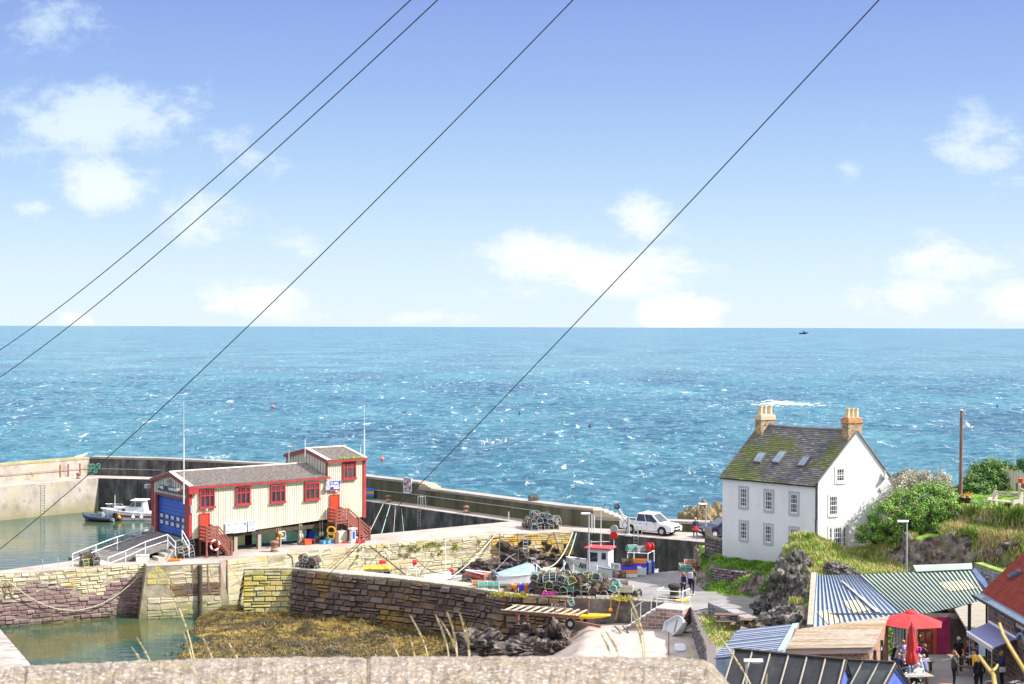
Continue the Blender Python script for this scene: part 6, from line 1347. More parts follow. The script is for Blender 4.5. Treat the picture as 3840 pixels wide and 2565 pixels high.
 for m_ in ('magenta', 'lettering_white', 'pink'):
  b = MB();
  for k in range(16): b.sph((rnd.uniform(-.85,.85), rnd.uniform(-.24,.2), rnd.uniform(.72,.84)),.05,6,4)
  b.build('blooms', m_, o)
 # trellis and posts
 o = thing('trellis', 'white lattice screen beside the brick shed', 'fence', PX(3306,79,0),1.35);
 b = MB()
 for k in range(9): b.box((-.9+k*.23,0,1.05),(.04,.03,2.0))
 for k in range(9): b.box((0,.02,.15+k*.23),(1.95,.02,.03))
 b.build('lattice', 'rail_white', o); b = MB(); b.box((-1.05,0,1.1),(.12,.12,2.3)); b.build('post', 'wood_dark', o); b = MB(); b.box((1.05,0,1.15),(.14,.14,2.4)); b.build('post', 'wood_dark', o)
 b = MB(); b.cyl(PX(3281,77.5,0), PX(3281,77.5,2.35),.08, n=8); tag(b.build('post', 'iron_dark'), 'black post standing in front of the white lattice screen', 'post')
 rnd = random.Random(8); b = MB()
 for k in range(1600): p = PX(3330+rnd.gauss(0,6),86.2+rnd.gauss(0,.15), rnd.uniform(.4,1.8)); a = rnd.uniform(0,6); t = Vector((math.cos(a),0, math.sin(a)))*.07; e = Vector((-math.sin(a),-.3, math.cos(a)))*.05; b._a([p-t, p+e, p+t, p-e], [(0,1,2,3)])
 tag(b.build('climbing_plant', 'leaf_rosa'), 'climbing plant on the stone pier beside the slatted gate', 'plant')
yard_bits()
# ------------------------------------------------------------------ picnic tables, garden, bench, pole, fence
def garden():
 poly = [XY(2622,2335), XY(2650,2322), XY(2760,2300), XY(2840,2352), XY(2850,2395), XY(2700,2425), XY(2668,2432)]
 b = MB(); b.prism(poly, -.1,.22); struct(b.build('garden_lawn', 'turf')); xs = [p.x for p in poly]; ys = [p.y for p in poly]
 def ins(x, y):
  c = False
  for i in range(len(poly)):
   a, d = poly[i], poly[(i+1) % len(poly)]
   if (a.y > y) != (d.y > y) and x < (d.x-a.x)*(y-a.y)/(d.y-a.y)+a.x: c = not c
  return c
 def f(r):
  x, y = r.uniform(min(xs), max(xs)), r.uniform(min(ys), max(ys)); return (x, y, .2) if ins(x, y) else None
 grass('garden_grass', 3500, f, 'grass_wild', .05,.22,9)
 def picnic(c, rz, l, lab):
  o = thing('picnic_table', lab, 'picnic table', c, rz, group='picnic tables')
  b = MB(); [b.box((0,-.28+k*.14,.74),(l, .12,.04)) for k in range(5)]; b.build('tabletop', 'wood_brown', o)
  for s in (-1,1): b = MB(); b.box((0, s*.72,.45),(l, .26,.04)); b.build('seat', 'wood_brown', o)
  for s in (-1,1):
   b = MB(); x = s*l*.38; b.tube([(x, -.6,0),(x, -.15,.72)], .045,4); b.tube([(x, .6,0),(x, .15,.72)], .045,4); b.box((x, 0,.42),(.05,1.6,.08)); b.build('leg_frame', 'wood_brown', o)
 q = P(2742,2352,.22); picnic((q.x, q.y, .22),-.03,1.9, 'long brown picnic table beside the grey crag'); q = P(2800,2368,.22); picnic((q.x, q.y, .22),1.3,1.3, 'smaller picnic table end on beside the crag')
 q = P(2775,2400,.22); o = thing('wooden_bench', 'tipped plank bench by the small picnic table', 'bench', q, .4); b = MB(); b.box((0,0,.3),(1.1,.3,.05), ry=.3); b.build('seat', 'wood_grey', o); b = MB(); b.box((.2,.1,.25),(.5,.06,.9), ry=.35); b.build('end_board', 'wood_grey', o)
 # dry stone wall with a flat top between road and garden
 p0, p1 = P(2672,2290,.9), P(2795,2335,.9); o = thing('drystone_wall', 'grey drystone wall with slab top between the road and the picnic tables', 'wall', (p0.x, p0.y, 0)); path = [P(2655,2262,.9).xy, P(2792,2322,.9).xy]
 b = MB(); wall_run(b, path, .7,-.5, [.85,.85]); b.build('core', 'mortar_dark', o, world=True); b = MB(); blocks(b, path, 0,.88, rh=(.07,.12), bw=(.2,.45), prot=(.01,.05), gap=.015); b.build('stonework', 'drystone', o, world=True)
 b = MB(); u = (path[1]-path[0]); l = u.length; u = u/l; n = Vector((-u.y, u.x)); k = 0
 while k < l:
  w_ = random.uniform(.1,.2); c = path[0]+u*(k+w_/2)+n*.35; b.box((c.x, c.y, .92),(w_-.01,.74, random.uniform(.06,.14)), rz=math.atan2(u.y, u.x), ry=random.uniform(-.15,.15)); k += w_
 b.build('top_slabs', 'drystone', o, world=True)
 path = [P(2600,2290,.3).xy, P(2658,2278,.5).xy]; b = MB(); wall_run(b, path, .4,-1.5, [.3,.5]); blocks(b, path, -1,.3, rh=(.1,.16), bw=(.2,.4), prot=(.01,.05), gap=.015); tag(b.build('low_wall', 'drystone'), 'short low drystone wall left of the flat topped drystone wall', 'wall')
garden()
def lawn_bits():
 q = PX(3602,106, hz(*PX(3602,106,0).xy)); o = thing('utility_pole', 'tall brown wooden utility pole on the headland lawn', 'utility pole', q)
 zt = PD(3604,1541,106).z; b = MB(); b.cyl((0,0,-.2),(.03,0, zt-q.z),.125,.09,10); b.build('pole', 'pole_wood', o); b = MB(); b.lathe((.03,0, zt-q.z), [(.13,0),(.13,.05),(.02,.12)], 8); b.build('cap', 'galv', o)
 b = MB(); b.box((.1,0, zt-q.z-.25),(.35,.06,.06)); b.sph((.26,0, zt-q.z-.2),.05,6,5); b.build('insulator', 'galv', o)
 top = Vector((q.x, q.y, zt-.25))
 for i, (a, c, sag, lab) in enumerate(((top, PD(3960,1557,112),.3, 'thin line leaving the utility pole to the right'),(top, PD(3505,1668,103),.15, 'thin stay line dropping left from the utility pole'))):
  b = MB(); b.tube([a.lerp(c, t/12)-Vector((0,0, sag*4*(t/12)*(1-t/12))) for t in range(13)], .012,4); tag(b.build('overhead_wire', 'wire'), lab, 'wire', 'wires on the utility pole')
 # flower tub
 p = P(3622,1881,6.4); z = hz(p.x, p.y); o = thing('flower_tub', 'dark half barrel of red and yellow flowers at the foot of the utility pole', 'planter', (p.x, p.y, z)); b = MB(); b.lathe((0,0,0), [(.22,0),(.3,.18),(.33,.36),(.28,.36)], 12); b.build('barrel', 'iron_dark', o)
 rnd = random.Random(3); b = MB()
 for k in range(600): d = Vector((rnd.gauss(0,.17), rnd.gauss(0,.17),.4+abs(rnd.gauss(0,.1)))); a = rnd.uniform(0,6); t = Vector((math.cos(a), math.sin(a),.4))*.05; e = Vector((-math.sin(a), math.cos(a),.3))*.035; b._a([d-t, d+e, d+t, d-e], [(0,1,2,3)])
 b.build('foliage', 'grass_wild', o)
 for m_, n in (('red', 8),('yellow', 12)): b = MB(); [b.sph((rnd.gauss(0,.17), rnd.gauss(-.08,.12), rnd.uniform(.5,.68)),.045,6,4) for k in range(n)]; b.build('blooms', m_, o)
 p = P(3652,1883,6.4); b = MB(); b.sph((p.x, p.y, hz(p.x, p.y)+.05),.28,8,5,(1,.7,.35)); tag(b.build('flat_stone', 'rock_grey'), 'flat stone lying on the lawn right of the flower tub', 'stone')
 # bench: two curved end frames, seat, rail
 p = P(3768,1893,6.4); z = hz(p.x, p.y)+.0; o = thing('garden_bench', 'weathered timber bench with heavy slanted ends on the headland lawn', 'bench', (p.x, p.y, z),-.95); o.scale = (1.15,1.1,1.1)
 for s in (-.85,.85):
  b = MB(); b.M = Matrix.Translation((s, 0,0)) @ Matrix.Rotation(math.pi/2,4, 'Z'); b.extr([(-.45,0),(-.35,0),(-.3,.38),(.1,.42),(.3,0),(.42,0),(.42,.95),(.25,1.0),(.02,.6),(-.4,.6),(-.5,.45)], -.06,.06); b.build('end_frame', 'wood_pale', o)
 b = MB(); [b.box((0,-.3+k*.16,.44),(1.7,.14,.05)) for k in range(4)]; b.build('seat', 'wood_pale', o); b = MB(); b.box((0,.32,.9),(1.7,.05,.1)); b.box((0,.3,.75),(1.7,.03,.04)); b.build('backrest', 'wood_pale', o)
 # post and rail at right
 p = P(3822,1897,6.2); z = hz(p.x, p.y); o = thing('handrail_fence', 'grey timber post with sloping handrails at the right edge', 'fence', (p.x, p.y, z)); b = MB(); b.bbox((0,0,.55),(.16,.16,1.25)); b.sph((0,0,1.2),.1,8,5); b.build('post', 'wood_pale', o)
 for z0, z1 in ((1.0,.5),(.55,.05)): b = MB(); b.tube([(0,0, z0),(1.0,-1.2, z1)], .055,4); b.build('rail', 'wood_pale', o)
 b = MB(); b.bbox((1.0,-1.2,.0),(.14,.14,1.3)); b.build('post', 'wood_pale', o)
 # plank fence
 a, c = PX(3757,112.5,6.4), PX(3850,109.5,6.6); za = hz(a.x, a.y); o = thing('plank_fence', 'leaning grey vertical plank fence at the top right of the lawn', 'fence', (a.x, a.y, za)); b = MB(); n = 16
 for k in range(n+1): t = k/n; p = a.lerp(c, t); b.box((p.x, p.y, za+.75),(.115,.03,1.35+.12*math.sin(k*2.1)), rz=math.atan2(c.y-a.y, c.x-a.x), ry=-.12+.1*t)
 b.build('planks', 'wood_pale', o, world=True); b = MB(); b.tube([a+Vector((-.35,0,.7)), a+Vector((.05,-.05,.95))], .04,4); b.tube([a+Vector((-.08,-.05,1.4)), a+Vector((.12,-.05,0))], .06,4); b.build('post', 'wood_grey', o, world=True)
 b = MB(); b.cyl(PX(3808,116,6), PX(3803,116,9.3),.04, n=6); tag(b.build('aerial_pole', 'galv'), 'thin metal pole rising behind the plank fence', 'pole')
 b = MB(); q = PX(3834,108.5,6.8); b.box((q.x, q.y, q.z+.25),(.7,.5,.5)); tag(b.build('storage_box', 'wood_brown'), 'brown wooden box in front of the plank fence at the edge', 'box')
 b = MB(); b.lathe((q.x-.1, q.y, q.z+.5), [(.15,0),(.22,.32),(.17,.32)], 10); tag(b.build('plant_pot', 'pot_red'), 'red pot standing on the brown wooden box', 'pot')
 # stone wall near the gable foot
 path = [PX(3112,108.9,0).xy, PX(3180,108.6,0).xy, PX(3240,108.4,0).xy]; o = thing('garden_wall', 'low mossy rubble wall at the foot of the house gable', 'wall', (path[0].x, path[0].y, 1.6)); b = MB(); wall_run(b, path, .4,1, [3.05,2.9,2.8]); b.build('core', 'mortar_dark', o, world=True); b = MB(); blocks(b, path, 1.2,2.95, rh=(.14,.24), bw=(.2,.5), prot=(.02,.1)); b.build('stonework', 'drystone', o, world=True)
 b = MB()
 for k in range(12): p = path[0].lerp(path[2], k/11); b.sph((p.x, p.y+.15,3.05-.2*k/11),.2,7,5,(1.2,.8,.7))
 b.build('coping_stones', 'drystone', o, world=True)
 # wall left of the house, above the quay
 o = thing('harbour_wall', 'rough dark stone wall against the left corner of the white house', 'wall', (14,121,0));
 path = [PX(2642,123.2,0).xy, PX(2646,119.5,0).xy, PX(2706,117.4,0).xy]; b = MB(); wall_run(b, path, .5,-4, [2.6,2.45,2.3]); b.build('core', 'mortar_dark', o, world=True)
 b = MB(); blocks(b, path[1:], -3.5,2.4, rh=(.16,.3), bw=(.2,.6), prot=(.02,.1)); b.build('stonework', 'rubble', o, world=True)
 # rubble face below the lawn
 o = thing('bank_wall', 'rubble stone revetment under the lawn of the white house', 'wall', (15,104,0)); path = [P(2668,2196,.1).xy, P(2690,2203,.1).xy, P(2750,2212,.1).xy, P(2800,2217,.1).xy, P(2872,2216,.1).xy]; path = offs(path, -.05)
 b = MB(); blocks(b, path, -.1,1.42, batter=.15, rh=(.12,.22), bw=(.16,.45), prot=(.0,.14)); b.build('stonework', 'rubble_purple', o, world=True); b = MB(); wall_run(b, path, .4,-.3, [1.4]*5,.15); b.build('core', 'mortar_dark', o, world=True)
lawn_bits()
# ------------------------------------------------------------------ lobster pots
random.seed(23)
def make_pot(lab, frame_m, net_m, base_m, group, sq=False):
 o = thing('lobster_pot', lab, 'lobster pot', (0,0,-50), group=group); L_, W_, Hh = .78,.52,.46
 b = MB(); [b.box((0,-W_/2+W_*(k+.5)/5,.02),(L_, W_/5*.55,.03)) for k in range(5)]; [b.box((x, 0,.045),(.05, W_, .03)) for x in (-L_/2+.03,0, L_/2-.03)]; b.build('base', base_m, o, uv=False)
 f = MB(); n = 7
 def arch(x, r=.016):
  if sq: pts = [(x, -W_/2,.03),(x, -W_/2, Hh*.62),(x, -W_*.28, Hh),(x, W_*.28, Hh),(x, W_/2, Hh*.62),(x, W_/2,.03)]
  else: pts = [(x, -W_/2*math.cos(math.pi*k/n),.03+Hh*math.sin(math.pi*k/n)**.7) for k in range(n+1)]
  f.tube(pts, r, 4)
 for x in (-L_/2,0, L_/2): arch(x, .02)
 for k in (1,3,4,6): y, z = -W_/2*math.cos(math.pi*k/n),.03+Hh*math.sin(math.pi*k/n)**.7; f.tube([(-L_/2, y, z),(L_/2, y, z)], .012,4)
 f.tube([(-L_/2,-W_/2,.04),(L_/2,-W_/2,.04),(L_/2, W_/2,.04),(-L_/2, W_/2,.04)], .02,4, True); f.build('frame', frame_m, o, uv=False)
 g = MB(); g.torus((0,-W_*.46,.22),.1,.012, 'Y', 8,4); g.tube([(-.3,-.15,.25),(-.1,.05,.1),(.1,.1,.12),(.3,0,.2)], .05,4); g.build('entrance', frame_m, o, uv=False)
 m = MB(); rings = [[(x, -W_/2*.98*math.cos(math.pi*k/n),.03+Hh*.97*math.sin(math.pi*k/n)**.7) for k in range(n+1)] for x in (-L_/2,0, L_/2)]
 m.loft([[Vector(p) for p in r] for r in rings], closed=False, cap=False)
 for x in (-L_/2, L_/2): m._a([Vector((x, p[1], p[2])) for p in rings[0]], [tuple(range(n+1))])
 m.build('netting', net_m, o); return o
def netmat(name, c, d=.5):
 m = plain(name, c, .9); N = m.node_tree.nodes; L = m.node_tree.links; b = N['Principled BSDF']; tc = N.new('ShaderNodeTexCoord')
 sp = N.new('ShaderNodeSeparateXYZ'); mp = N.new('ShaderNodeMapping'); mp.inputs['Rotation'].default_value = (0,0,.78); mp.inputs['Scale'].default_value = (16,16,16); L.new(tc.outputs['UV'], mp.inputs[0]); L.new(mp.outputs[0], sp.inputs[0]); outs = []
 for i in (0,1):
  a = N.new('ShaderNodeMath'); a.operation = 'FRACT'; L.new(sp.outputs[i], a.inputs[0]); c_ = N.new('ShaderNodeMath'); c_.operation = 'LESS_THAN'; c_.inputs[1].default_value = d; L.new(a.outputs[0], c_.inputs[0]); outs.append(c_.outputs[0])
 mx = N.new('ShaderNodeMath'); mx.operation = 'MAXIMUM'; L.new(outs[0], mx.inputs[0]); L.new(outs[1], mx.inputs[1]); L.new(mx.outputs[0], b.inputs['Alpha'])
netmat('net_black', (.03,.03,.028),.3); netmat('net_teal', (.06,.35,.3),.4); netmat('net_orange', (.5,.16,.07),.4); netmat('net_brown', (.16,.1,.07),.34); netmat('net_green', (.05,.09,.06),.32)
plain('hoop_pale', (.42,.4,.34)); plain('hoop_dark', (.06,.06,.06)); plain('hoop_blue', (.3,.38,.42)); plain('hoop_yellow', (.5,.42,.15))
G1 = 'lobster pots in the long heap'
POT = {}
for k, (fm, nm, bm_, wd) in dict(pale=('hoop_pale', 'net_black', 'wood_grey', 'pale hooped'), dark=('hoop_dark', 'net_brown', 'wood_brown', 'dark framed'), blue=('hoop_blue', 'net_black', 'wood_grey', 'light blue framed'), teal=('hoop_pale', 'net_teal', 'wood_grey', 'teal netted'), orange=('hoop_pale', 'net_orange', 'wood_grey', 'orange netted'), yellow=('hoop_yellow', 'net_green', 'wood_brown', 'yellowish framed')).items():
 POT[k] = (make_pot('x', fm, nm, bm_, G1, sq=k in ('pale', 'blue')), wd)
POTK = {k: kids(v[0]) for k, v in POT.items()}
used_pot = {}
def pot(kind, p, rz, label, group, rot=None, sc=1.0):
 src, wd = POT[kind]; lab = label.replace('%s', wd)
 if kind not in used_pot: used_pot[kind] = 1; src.location = p; src.rotation_euler = rot or (0,0, rz); src.scale = (sc,)*3; src['label'] = lab; src['group'] = group; return src
 return dup(src, p, rz, lab, group, POTK[kind], rot, sc)
def pile(path, rows, label, group, kinds, tops, step=.6, jit=.12, depth=3, seed=1, dep=.62):
 """stack of pots along a px path at z=0; tops(t) = number of layers"""
 rnd = random.Random(seed); pts = [P(*q, 0) for q in path]; tot = 0; seg = []
 for i in range(len(pts)-1): l = (pts[i+1]-pts[i]).length; seg.append((tot, l, pts[i], pts[i+1])); tot += l
 def at(u):
  for s0, l, a, c in seg:
   if u <= s0+l+1e-6: t = (c-a)/l; return a+t*(u-s0), Vector((-t.y, t.x, 0))
 for d in range(depth):
  u = .2
  while u < tot-.2:
   p, n = at(u); T = tops(u/tot)-(.4 if d == 0 else 0)
   for lay in range(max(1, int(T+rnd.random()*.6))):
    q = p+n*(d*dep+rnd.uniform(-jit, jit)+.3)+Vector((rnd.uniform(-jit, jit),0,0)); z = lay*.43+(.0 if lay == 0 else rnd.uniform(-.06,.05)); k = rnd.choice(kinds)
    base = math.atan2(n.y, n.x)+rnd.choice((0,0, math.pi/2))+rnd.uniform(-.3,.3); tl = .05 if lay == 0 else .4
    pot(k, (q.x, q.y, z),0, label, group, (rnd.uniform(-tl, tl), rnd.uniform(-tl, tl), base), rnd.uniform(.92,1.1))
   u += step*rnd.uniform(.9,1.15)
pile([(1985,2233),(2100,2240),(2230,2243),(2330,2247)], 3, '%s lobster pot heaped on the wall top behind the boat trolley', G1, ['pale', 'pale', 'dark', 'pale', 'dark', 'blue', 'pale', 'dark', 'pale', 'teal', 'yellow'], lambda t: 3.1 if t < .75 else 2.3, depth=4, seed=2, step=.52)
pile([(2335,2237),(2400,2240)], 1, '%s lobster pot at the thin right end of the long heap', G1, ['pale', 'blue', 'pale'], lambda t: 1.2, depth=2, seed=3)
pile([(2000,1989),(2070,1986),(2105,1986)], 3, '%s lobster pot in the conical stack above the orange wall', 'pots in the conical stack', ['blue', 'blue', 'pale', 'pale', 'dark'], lambda t: 3.6-abs(t-.45)*3.4, depth=4, seed=4, jit=.2)
pile([(318,2127),(385,2121)], 2, '%s lobster pot in the low pile beside the slipway railing', 'pots by the slipway railing', ['pale', 'dark', 'yellow'], lambda t: 2.0, depth=2, seed=5)
pile([(672,2098),(742,2094)], 2, '%s lobster pot stacked below the corner of the boathouse', 'pots below the boathouse corner', ['pale', 'pale', 'blue'], lambda t: 2.8, depth=2, seed=6)
pile([(1112,2133),(1185,2138)], 2, '%s lobster pot piled near the lichened end of the inner pier', 'pots on the inner pier end', ['pale', 'dark', 'blue'], lambda t: 2.2, depth=2, seed=7)
for i, (k, px, py, z, rz, lab) in enumerate((('orange', 1792,2203,0,.1, 'orange netted lobster pot at the left of the blue covered boat'),('teal', 1812,2209,0,.2, 'teal netted lobster pot at the left front of the blue covered boat'),('orange', 1838,2200,.42,.15, 'orange netted lobster pot on top of the teal pots'),('teal', 1850,2209,0,-.1, 'right hand teal lobster pot by the outboard motor'),('teal', 1835,2206,0,.3, 'middle teal lobster pot under the orange one'),('dark', 1915,2222,0,.5, 'dark lobster pot beside the blue and orange drums'),('orange', 2030,2228,.1,.9, 'orange netted pot standing on end by the drums'))):
 q = P(px, py, 0); pot(k, (q.x, q.y, z), rz, lab, 'pots by the blue covered boat')
q = PW(Vector((*XY(1725,1913),0)), Vector((*XY(2224,1979),0)),2000,1878); pot('dark', (q.x, q.y+.5,1.7),.4, 'single dark pot sitting alone on top of the sea wall', 'pots around the harbour')
# ------------------------------------------------------------------ crates, drums, bollards, ladders and other quay gear
def crate(name, lab, c, size, m, rz=0, group=None, cat='crate', lid=None):
 o = thing(name, lab, cat, c, rz, group=group); l, w, h = size; b = MB(); t = .03
 b.box((0,0, t/2),(l, w, t)); b.box((0,-w/2+t/2, h/2),(l, t, h)); b.box((0, w/2-t/2, h/2),(l, t, h)); b.box((-l/2+t/2,0, h/2),(t, w-2*t, h)); b.box((l/2-t/2,0, h/2),(t, w-2*t, h)); b.build('tub', m, o)
 b = MB(); b.box((0,-w/2-.008, h-.04),(l+.04,.02,.06)); b.box((0, w/2+.008, h-.04),(l+.04,.02,.06)); b.box((-l/2-.008,0, h-.04),(.02, w+.04,.06)); b.box((l/2+.008,0, h-.04),(.02, w+.04,.06)); b.build('rim', m, o)
 if lid: b = MB(); b.bbox((0,0, h+.03),(l+.06, w+.06,.08)); b.build('lid', lid, o)
 return o
def drum(lab, c, m, r=.17, h=.6, group='drums and cans on the quay', cap='lettering_white', lean=0):
 o = thing('drum', lab, 'drum', c, lean, group=group); b = MB(); b.bbox((0,0, h/2),(r*2, r*1.5, h), b=.05); b.build('can', m, o); b = MB(); b.cyl((-r*.4,0, h),(-r*.4,0, h+.06),.04, n=8); b.build('cap', cap, o)
 b = MB(); b.tube([(-.02,0, h-.02),(.02,0, h+.06),(r*.6,0, h+.06),(r*.7,0, h-.02)], .02,5); b.build('handle', m, o)
q = P(1385,1871,0)
for i, (m, z) in enumerate((('green', 0),('blue_tub', .27),('orange_tub', .54),('blue_tub', .81))): crate('fish_box', ['green bottom box of the stack right of the tower', 'lower blue box of the stack right of the tower', 'orange box between two blue boxes of the stack', 'top blue box of the stack right of the tower'][i], (q.x, q.y, z),(.95,.65,.26), m, .1, 'stacked fish boxes')
q = P(1404,1868,0); crate('fish_box', 'flat white box beside the blue and orange stack', (q.x+.1, q.y-.2,0),(.95,.5,.22), 'white', -.1)
q = P(1447,1868,0); crate('fish_bin', 'white bin with a red lid against the green sea wall', (q.x, q.y, 0),(.85,.7,.85), 'white', -.3, lid='pink_red')
def bollard(px, py, lab, m='iron_rust', s=1.0, z=0):
 q = P(px, py, z); o = thing('bollard', lab, 'bollard', q, group='bollards on the quays'); b = MB(); b.lathe((0,0,0), [(.3*s, 0),(.3*s, .05),(.2*s, .1),(.19*s, .42*s),(.27*s, .5*s),(.29*s, .58*s),(.24*s, .66*s),(.05,.7*s)], 14); b.build('post', m, o, smooth=False); b = MB(); b.torus((0,0,.18),.24*s, .035, 'Z', 14,5); b.torus((.03,0,.25),.23*s, .03, 'Z', 14,5); b.build('mooring_rope', 'rope', o)
bollard(294,1795, 'rusty bollard on the far left quay'); bollard(1457,1883, 'rusty bollard with teal and white lines right of the tower'); bollard(1748,1924, 'orange rusty bollard on the long narrow quay'); bollard(1029,2069, 'rusty bollard in front of the boathouse stilts', s=1.25)
bollard(2529,2248, 'tall dark bollard behind the stair railing', 'iron_dark', 1.5)
def ladder(name_lab, A_, B_, px, ytop, ybot, w=.42, m='galv', up=0, out=.12, hoops=False):
 p0 = PW(A_, B_, px, ytop); p1 = PW(A_, B_, px, ybot); fr_ = frame(A_, B_); u = Vector(fr_.col[0][:3]); n = -Vector(fr_.col[1][:3]); o = thing('ladder', name_lab, 'ladder', (p0.x, p0.y, p1.z), group='quay ladders')
 zt, zb_ = p0.z+up, p1.z; c = Vector((p0.x, p0.y, 0))+n*out
 for s in (-1,1):
  b = MB(); a = c+u*s*w/2; pts = [Vector((a.x, a.y, zb_)), Vector((a.x, a.y, zt))]
  if hoops: pts += [Vector((a.x, a.y, zt+.9)), Vector((a.x, a.y, zt+.98))-n*.1, Vector((a.x, a.y, zt+.95))-n*.55, Vector((a.x, a.y, zt+.1))-n*.6]
  b.tube(pts, .028,5); b.build('side_rail', m, o, world=True)
 b = MB(); z = zb_+.1
 while z < zt: b.tube([Vector((c.x, c.y, z))-u*w/2, Vector((c.x, c.y, z))+u*w/2], .02,4); z += .28
 b.build('rungs', m, o, world=True)
V3 = lambda p: Vector((p[0], p[1], 0))
ladder('dark ladder down the pale quay face at the far left', V3(XY(0,1825)), V3(XY(369,1794)),160,1816,1925,.5, 'rung_dark')
ladder('pale ladder down the black quay face behind the shutter gable', V3(XY(369,1794)), V3(XY(576,1799)),523,1800,1870,.4, 'iron_dark')
ladder('ladder with hooped handrails on the narrow quay right of the tower', V3(XY(1367,1879)), V3(XY(1905,1956)),1576,1900,1975,.45, 'galv', hoops=True)
ladder('dark recessed ladder on the yellow quay face below the right stair', V3(XY(850,2098)), V3(XY(1364,2043)),1362,2046,2120,.45, 'galv')
ladder('galvanised ladder on the bedrock under the orange wall', V3(XY(1840,2005)), V3(XY(2150,1993)),1958,2003,2120,.4, 'galv', out=.9)
ladder('long ladder with hoops on the black quay face behind the white truck', V3(XY(2150,1993)), V3(XY(2400,2014)),2388,2014,2075,.4, 'galv', hoops=True)
ladder('double ladder at the far left of the front block wall', V3(XY(0,2152)), V3(XY(268,2134)),28,2176,2345,.42, 'iron_rust', out=.3)
def rope(pts, lab, m='rope', r=.03, sag=0, group='mooring ropes', n=14):
 out = []
 for i in range(len(pts)-1):
  for t in range(n): f = t/n; out.append(pts[i].lerp(pts[i+1], f)-Vector((0,0, sag*4*f*(1-f))))
 out.append(pts[-1]); b = MB(); b.tube(out, r, 5); return tag(b.build('mooring_rope', m), lab, 'rope', group)
a = PW(V3(XY(0,2152)), V3(XY(268,2134)),40,2170)-Vector((0,.7,0)); c = PW(V3(XY(268,2134)), V3(XY(556,2113)),530,2155)-Vector((0,.9,0)); rope([a, c], 'long rope sagging across the left front block wall', 'rope', .035,2.3)
rope([P(1437,1890,0), P(1385,1998,-1.4)], 'pale mooring line from the bollard right of the tower down to the left', 'rope', .03); rope([P(1463,1893,0), P(1430,2003,-1.5)], 'teal mooring line beside the tower bollard', 'rope_teal', .03); rope([P(1483,1902,-.05), P(1476,1998,-2)], 'brown hanging line on the black quay face', 'rope', .022); rope([P(1505,1900,-.05), P(1514,1993,-2)], 'dark teal hanging line left of the hooped ladder', 'rope_teal', .02)
rope([P(2148,1997,.05), PD(2035,2128,121)], 'thick pale rope hanging from the quay corner to the blue covered boat', 'rope', .045,.9); rope([P(2161,1999,.05), PD(2062,2160,118)], 'second rope from the quay corner, greenish, hanging lower', 'rope_teal', .04,1.0)
rope([P(2075,1996,.02), PD(2100,2075,138)], 'hose like rope hanging down the orange wall', 'rope_dark', .05,.0); rope([P(1874,2002,.1), PD(1870,2130,134.5)], 'dark chain hanging down from the lichened quay edge', 'rope_dark', .05); rope([P(1941,1998,.1), PD(1944,2125,137)], 'dark rope beside the galvanised ladder', 'rope_dark', .035)
rope([P(1670,2016,.05), PD(1672,2140,132)], 'grey rope hanging straight down the cream wall', 'rope', .03); rope([P(1457,2035,.05), PD(1462,2140,126)], 'pale rope pair hanging by the orange cabin boat', 'rope', .035)
rope([P(1385,2046,.02), PD(1520,2155,121)], 'thick dark rope running down behind the orange roofed boat', 'rope_dark', .05); rope([P(1860,2000,.1), PD(1690,2165,118)], 'long olive rope from the cream wall down to the inner pier', 'rope', .035,.3); rope([P(1430,2040,.05), PD(1560,2095,124), PD(1660,2150,119)], 'slack dark line crossing the cream wall', 'rope_dark', .03,.3)
rope([P(840,2100,.05), P(905,2185,-1.4)], 'orange rope from the pier edge down beside the lock pillar', 'orange', .025); rope([P(1078,2078,.1), P(1095,2090,-.1), P(1100,2130,-.8)], 'dark tarred rope draped over the quay by the pot pile', 'rope_dark', .06); rope([P(1352,2030,.2), P(1215,2135,.0)], 'rust coloured rope on the quay below the right stair', 'iron_rust', .03)
# rails along the sea wall
def wall_rail(pxs, h, lab, m='galv'):
 pts = [XY(*p) for p in pxs]; pts = offs(pts, -.16); o = thing('handrail', lab, 'handrail', (*pts[0], h), group='rails on the sea wall'); b = MB(); b.tube([Vector((p.x, p.y, h)) for p in pts], .035,5); b.build('rail', m, o, world=True)
 for i in range(len(pts)-1):
  l = (pts[i+1]-pts[i]).length; k = 0
  while k < l: p = pts[i].lerp(pts[i+1], k/l); b = MB(); b.cyl((p.x, p.y, h-.12),(p.x, p.y+.16, h),.03, n=5); b.build('bracket', m, o, world=True); k += 4
wall_rail([(-60,1814),(0,1810),(337,1781)], .85, 'pipe rail along the pale left sea wall', 'rail_dark'); wall_rail([(340,1781.2),(605,1788)], .8, 'pipe rail along the black sea wall'); wall_rail([(1372,1867),(1571,1891),(1725,1913),(1946,1944),(2030,1957)], .95, 'long pipe rail along the green sea wall')
A_, B_ = V3(XY(1367,1866)), V3(XY(1571,1891));
def lifebuoy(c, M_, lab, r=.3):
 o = thing('lifebuoy', lab, 'lifebuoy', c, group='lifebuoys');
 for k in range(4): b = MB(); a0 = k*math.pi/2; b.tube([(c*0)+M_.to_3x3() @ Vector((math.cos(a0+t)*r, 0, math.sin(a0+t)*r)) for t in [i*math.pi/4/4+0 for i in range(5)]], .065,6); b.build('white_section', 'lettering_white', o); b = MB(); b.tube([M_.to_3x3() @ Vector((math.cos(a0+t)*r, 0, math.sin(a0+t)*r)) for t in [math.pi/4+i*math.pi/16 for i in range(5)]], .066,6); b.build('red_section', 'red', o)
q = PW(A_, B_, 1533,1820); fr_ = frame(A_, B_); n = Vector(fr_.col[1][:3]); M_ = Matrix.Translation(q-n*.08) @ fr_
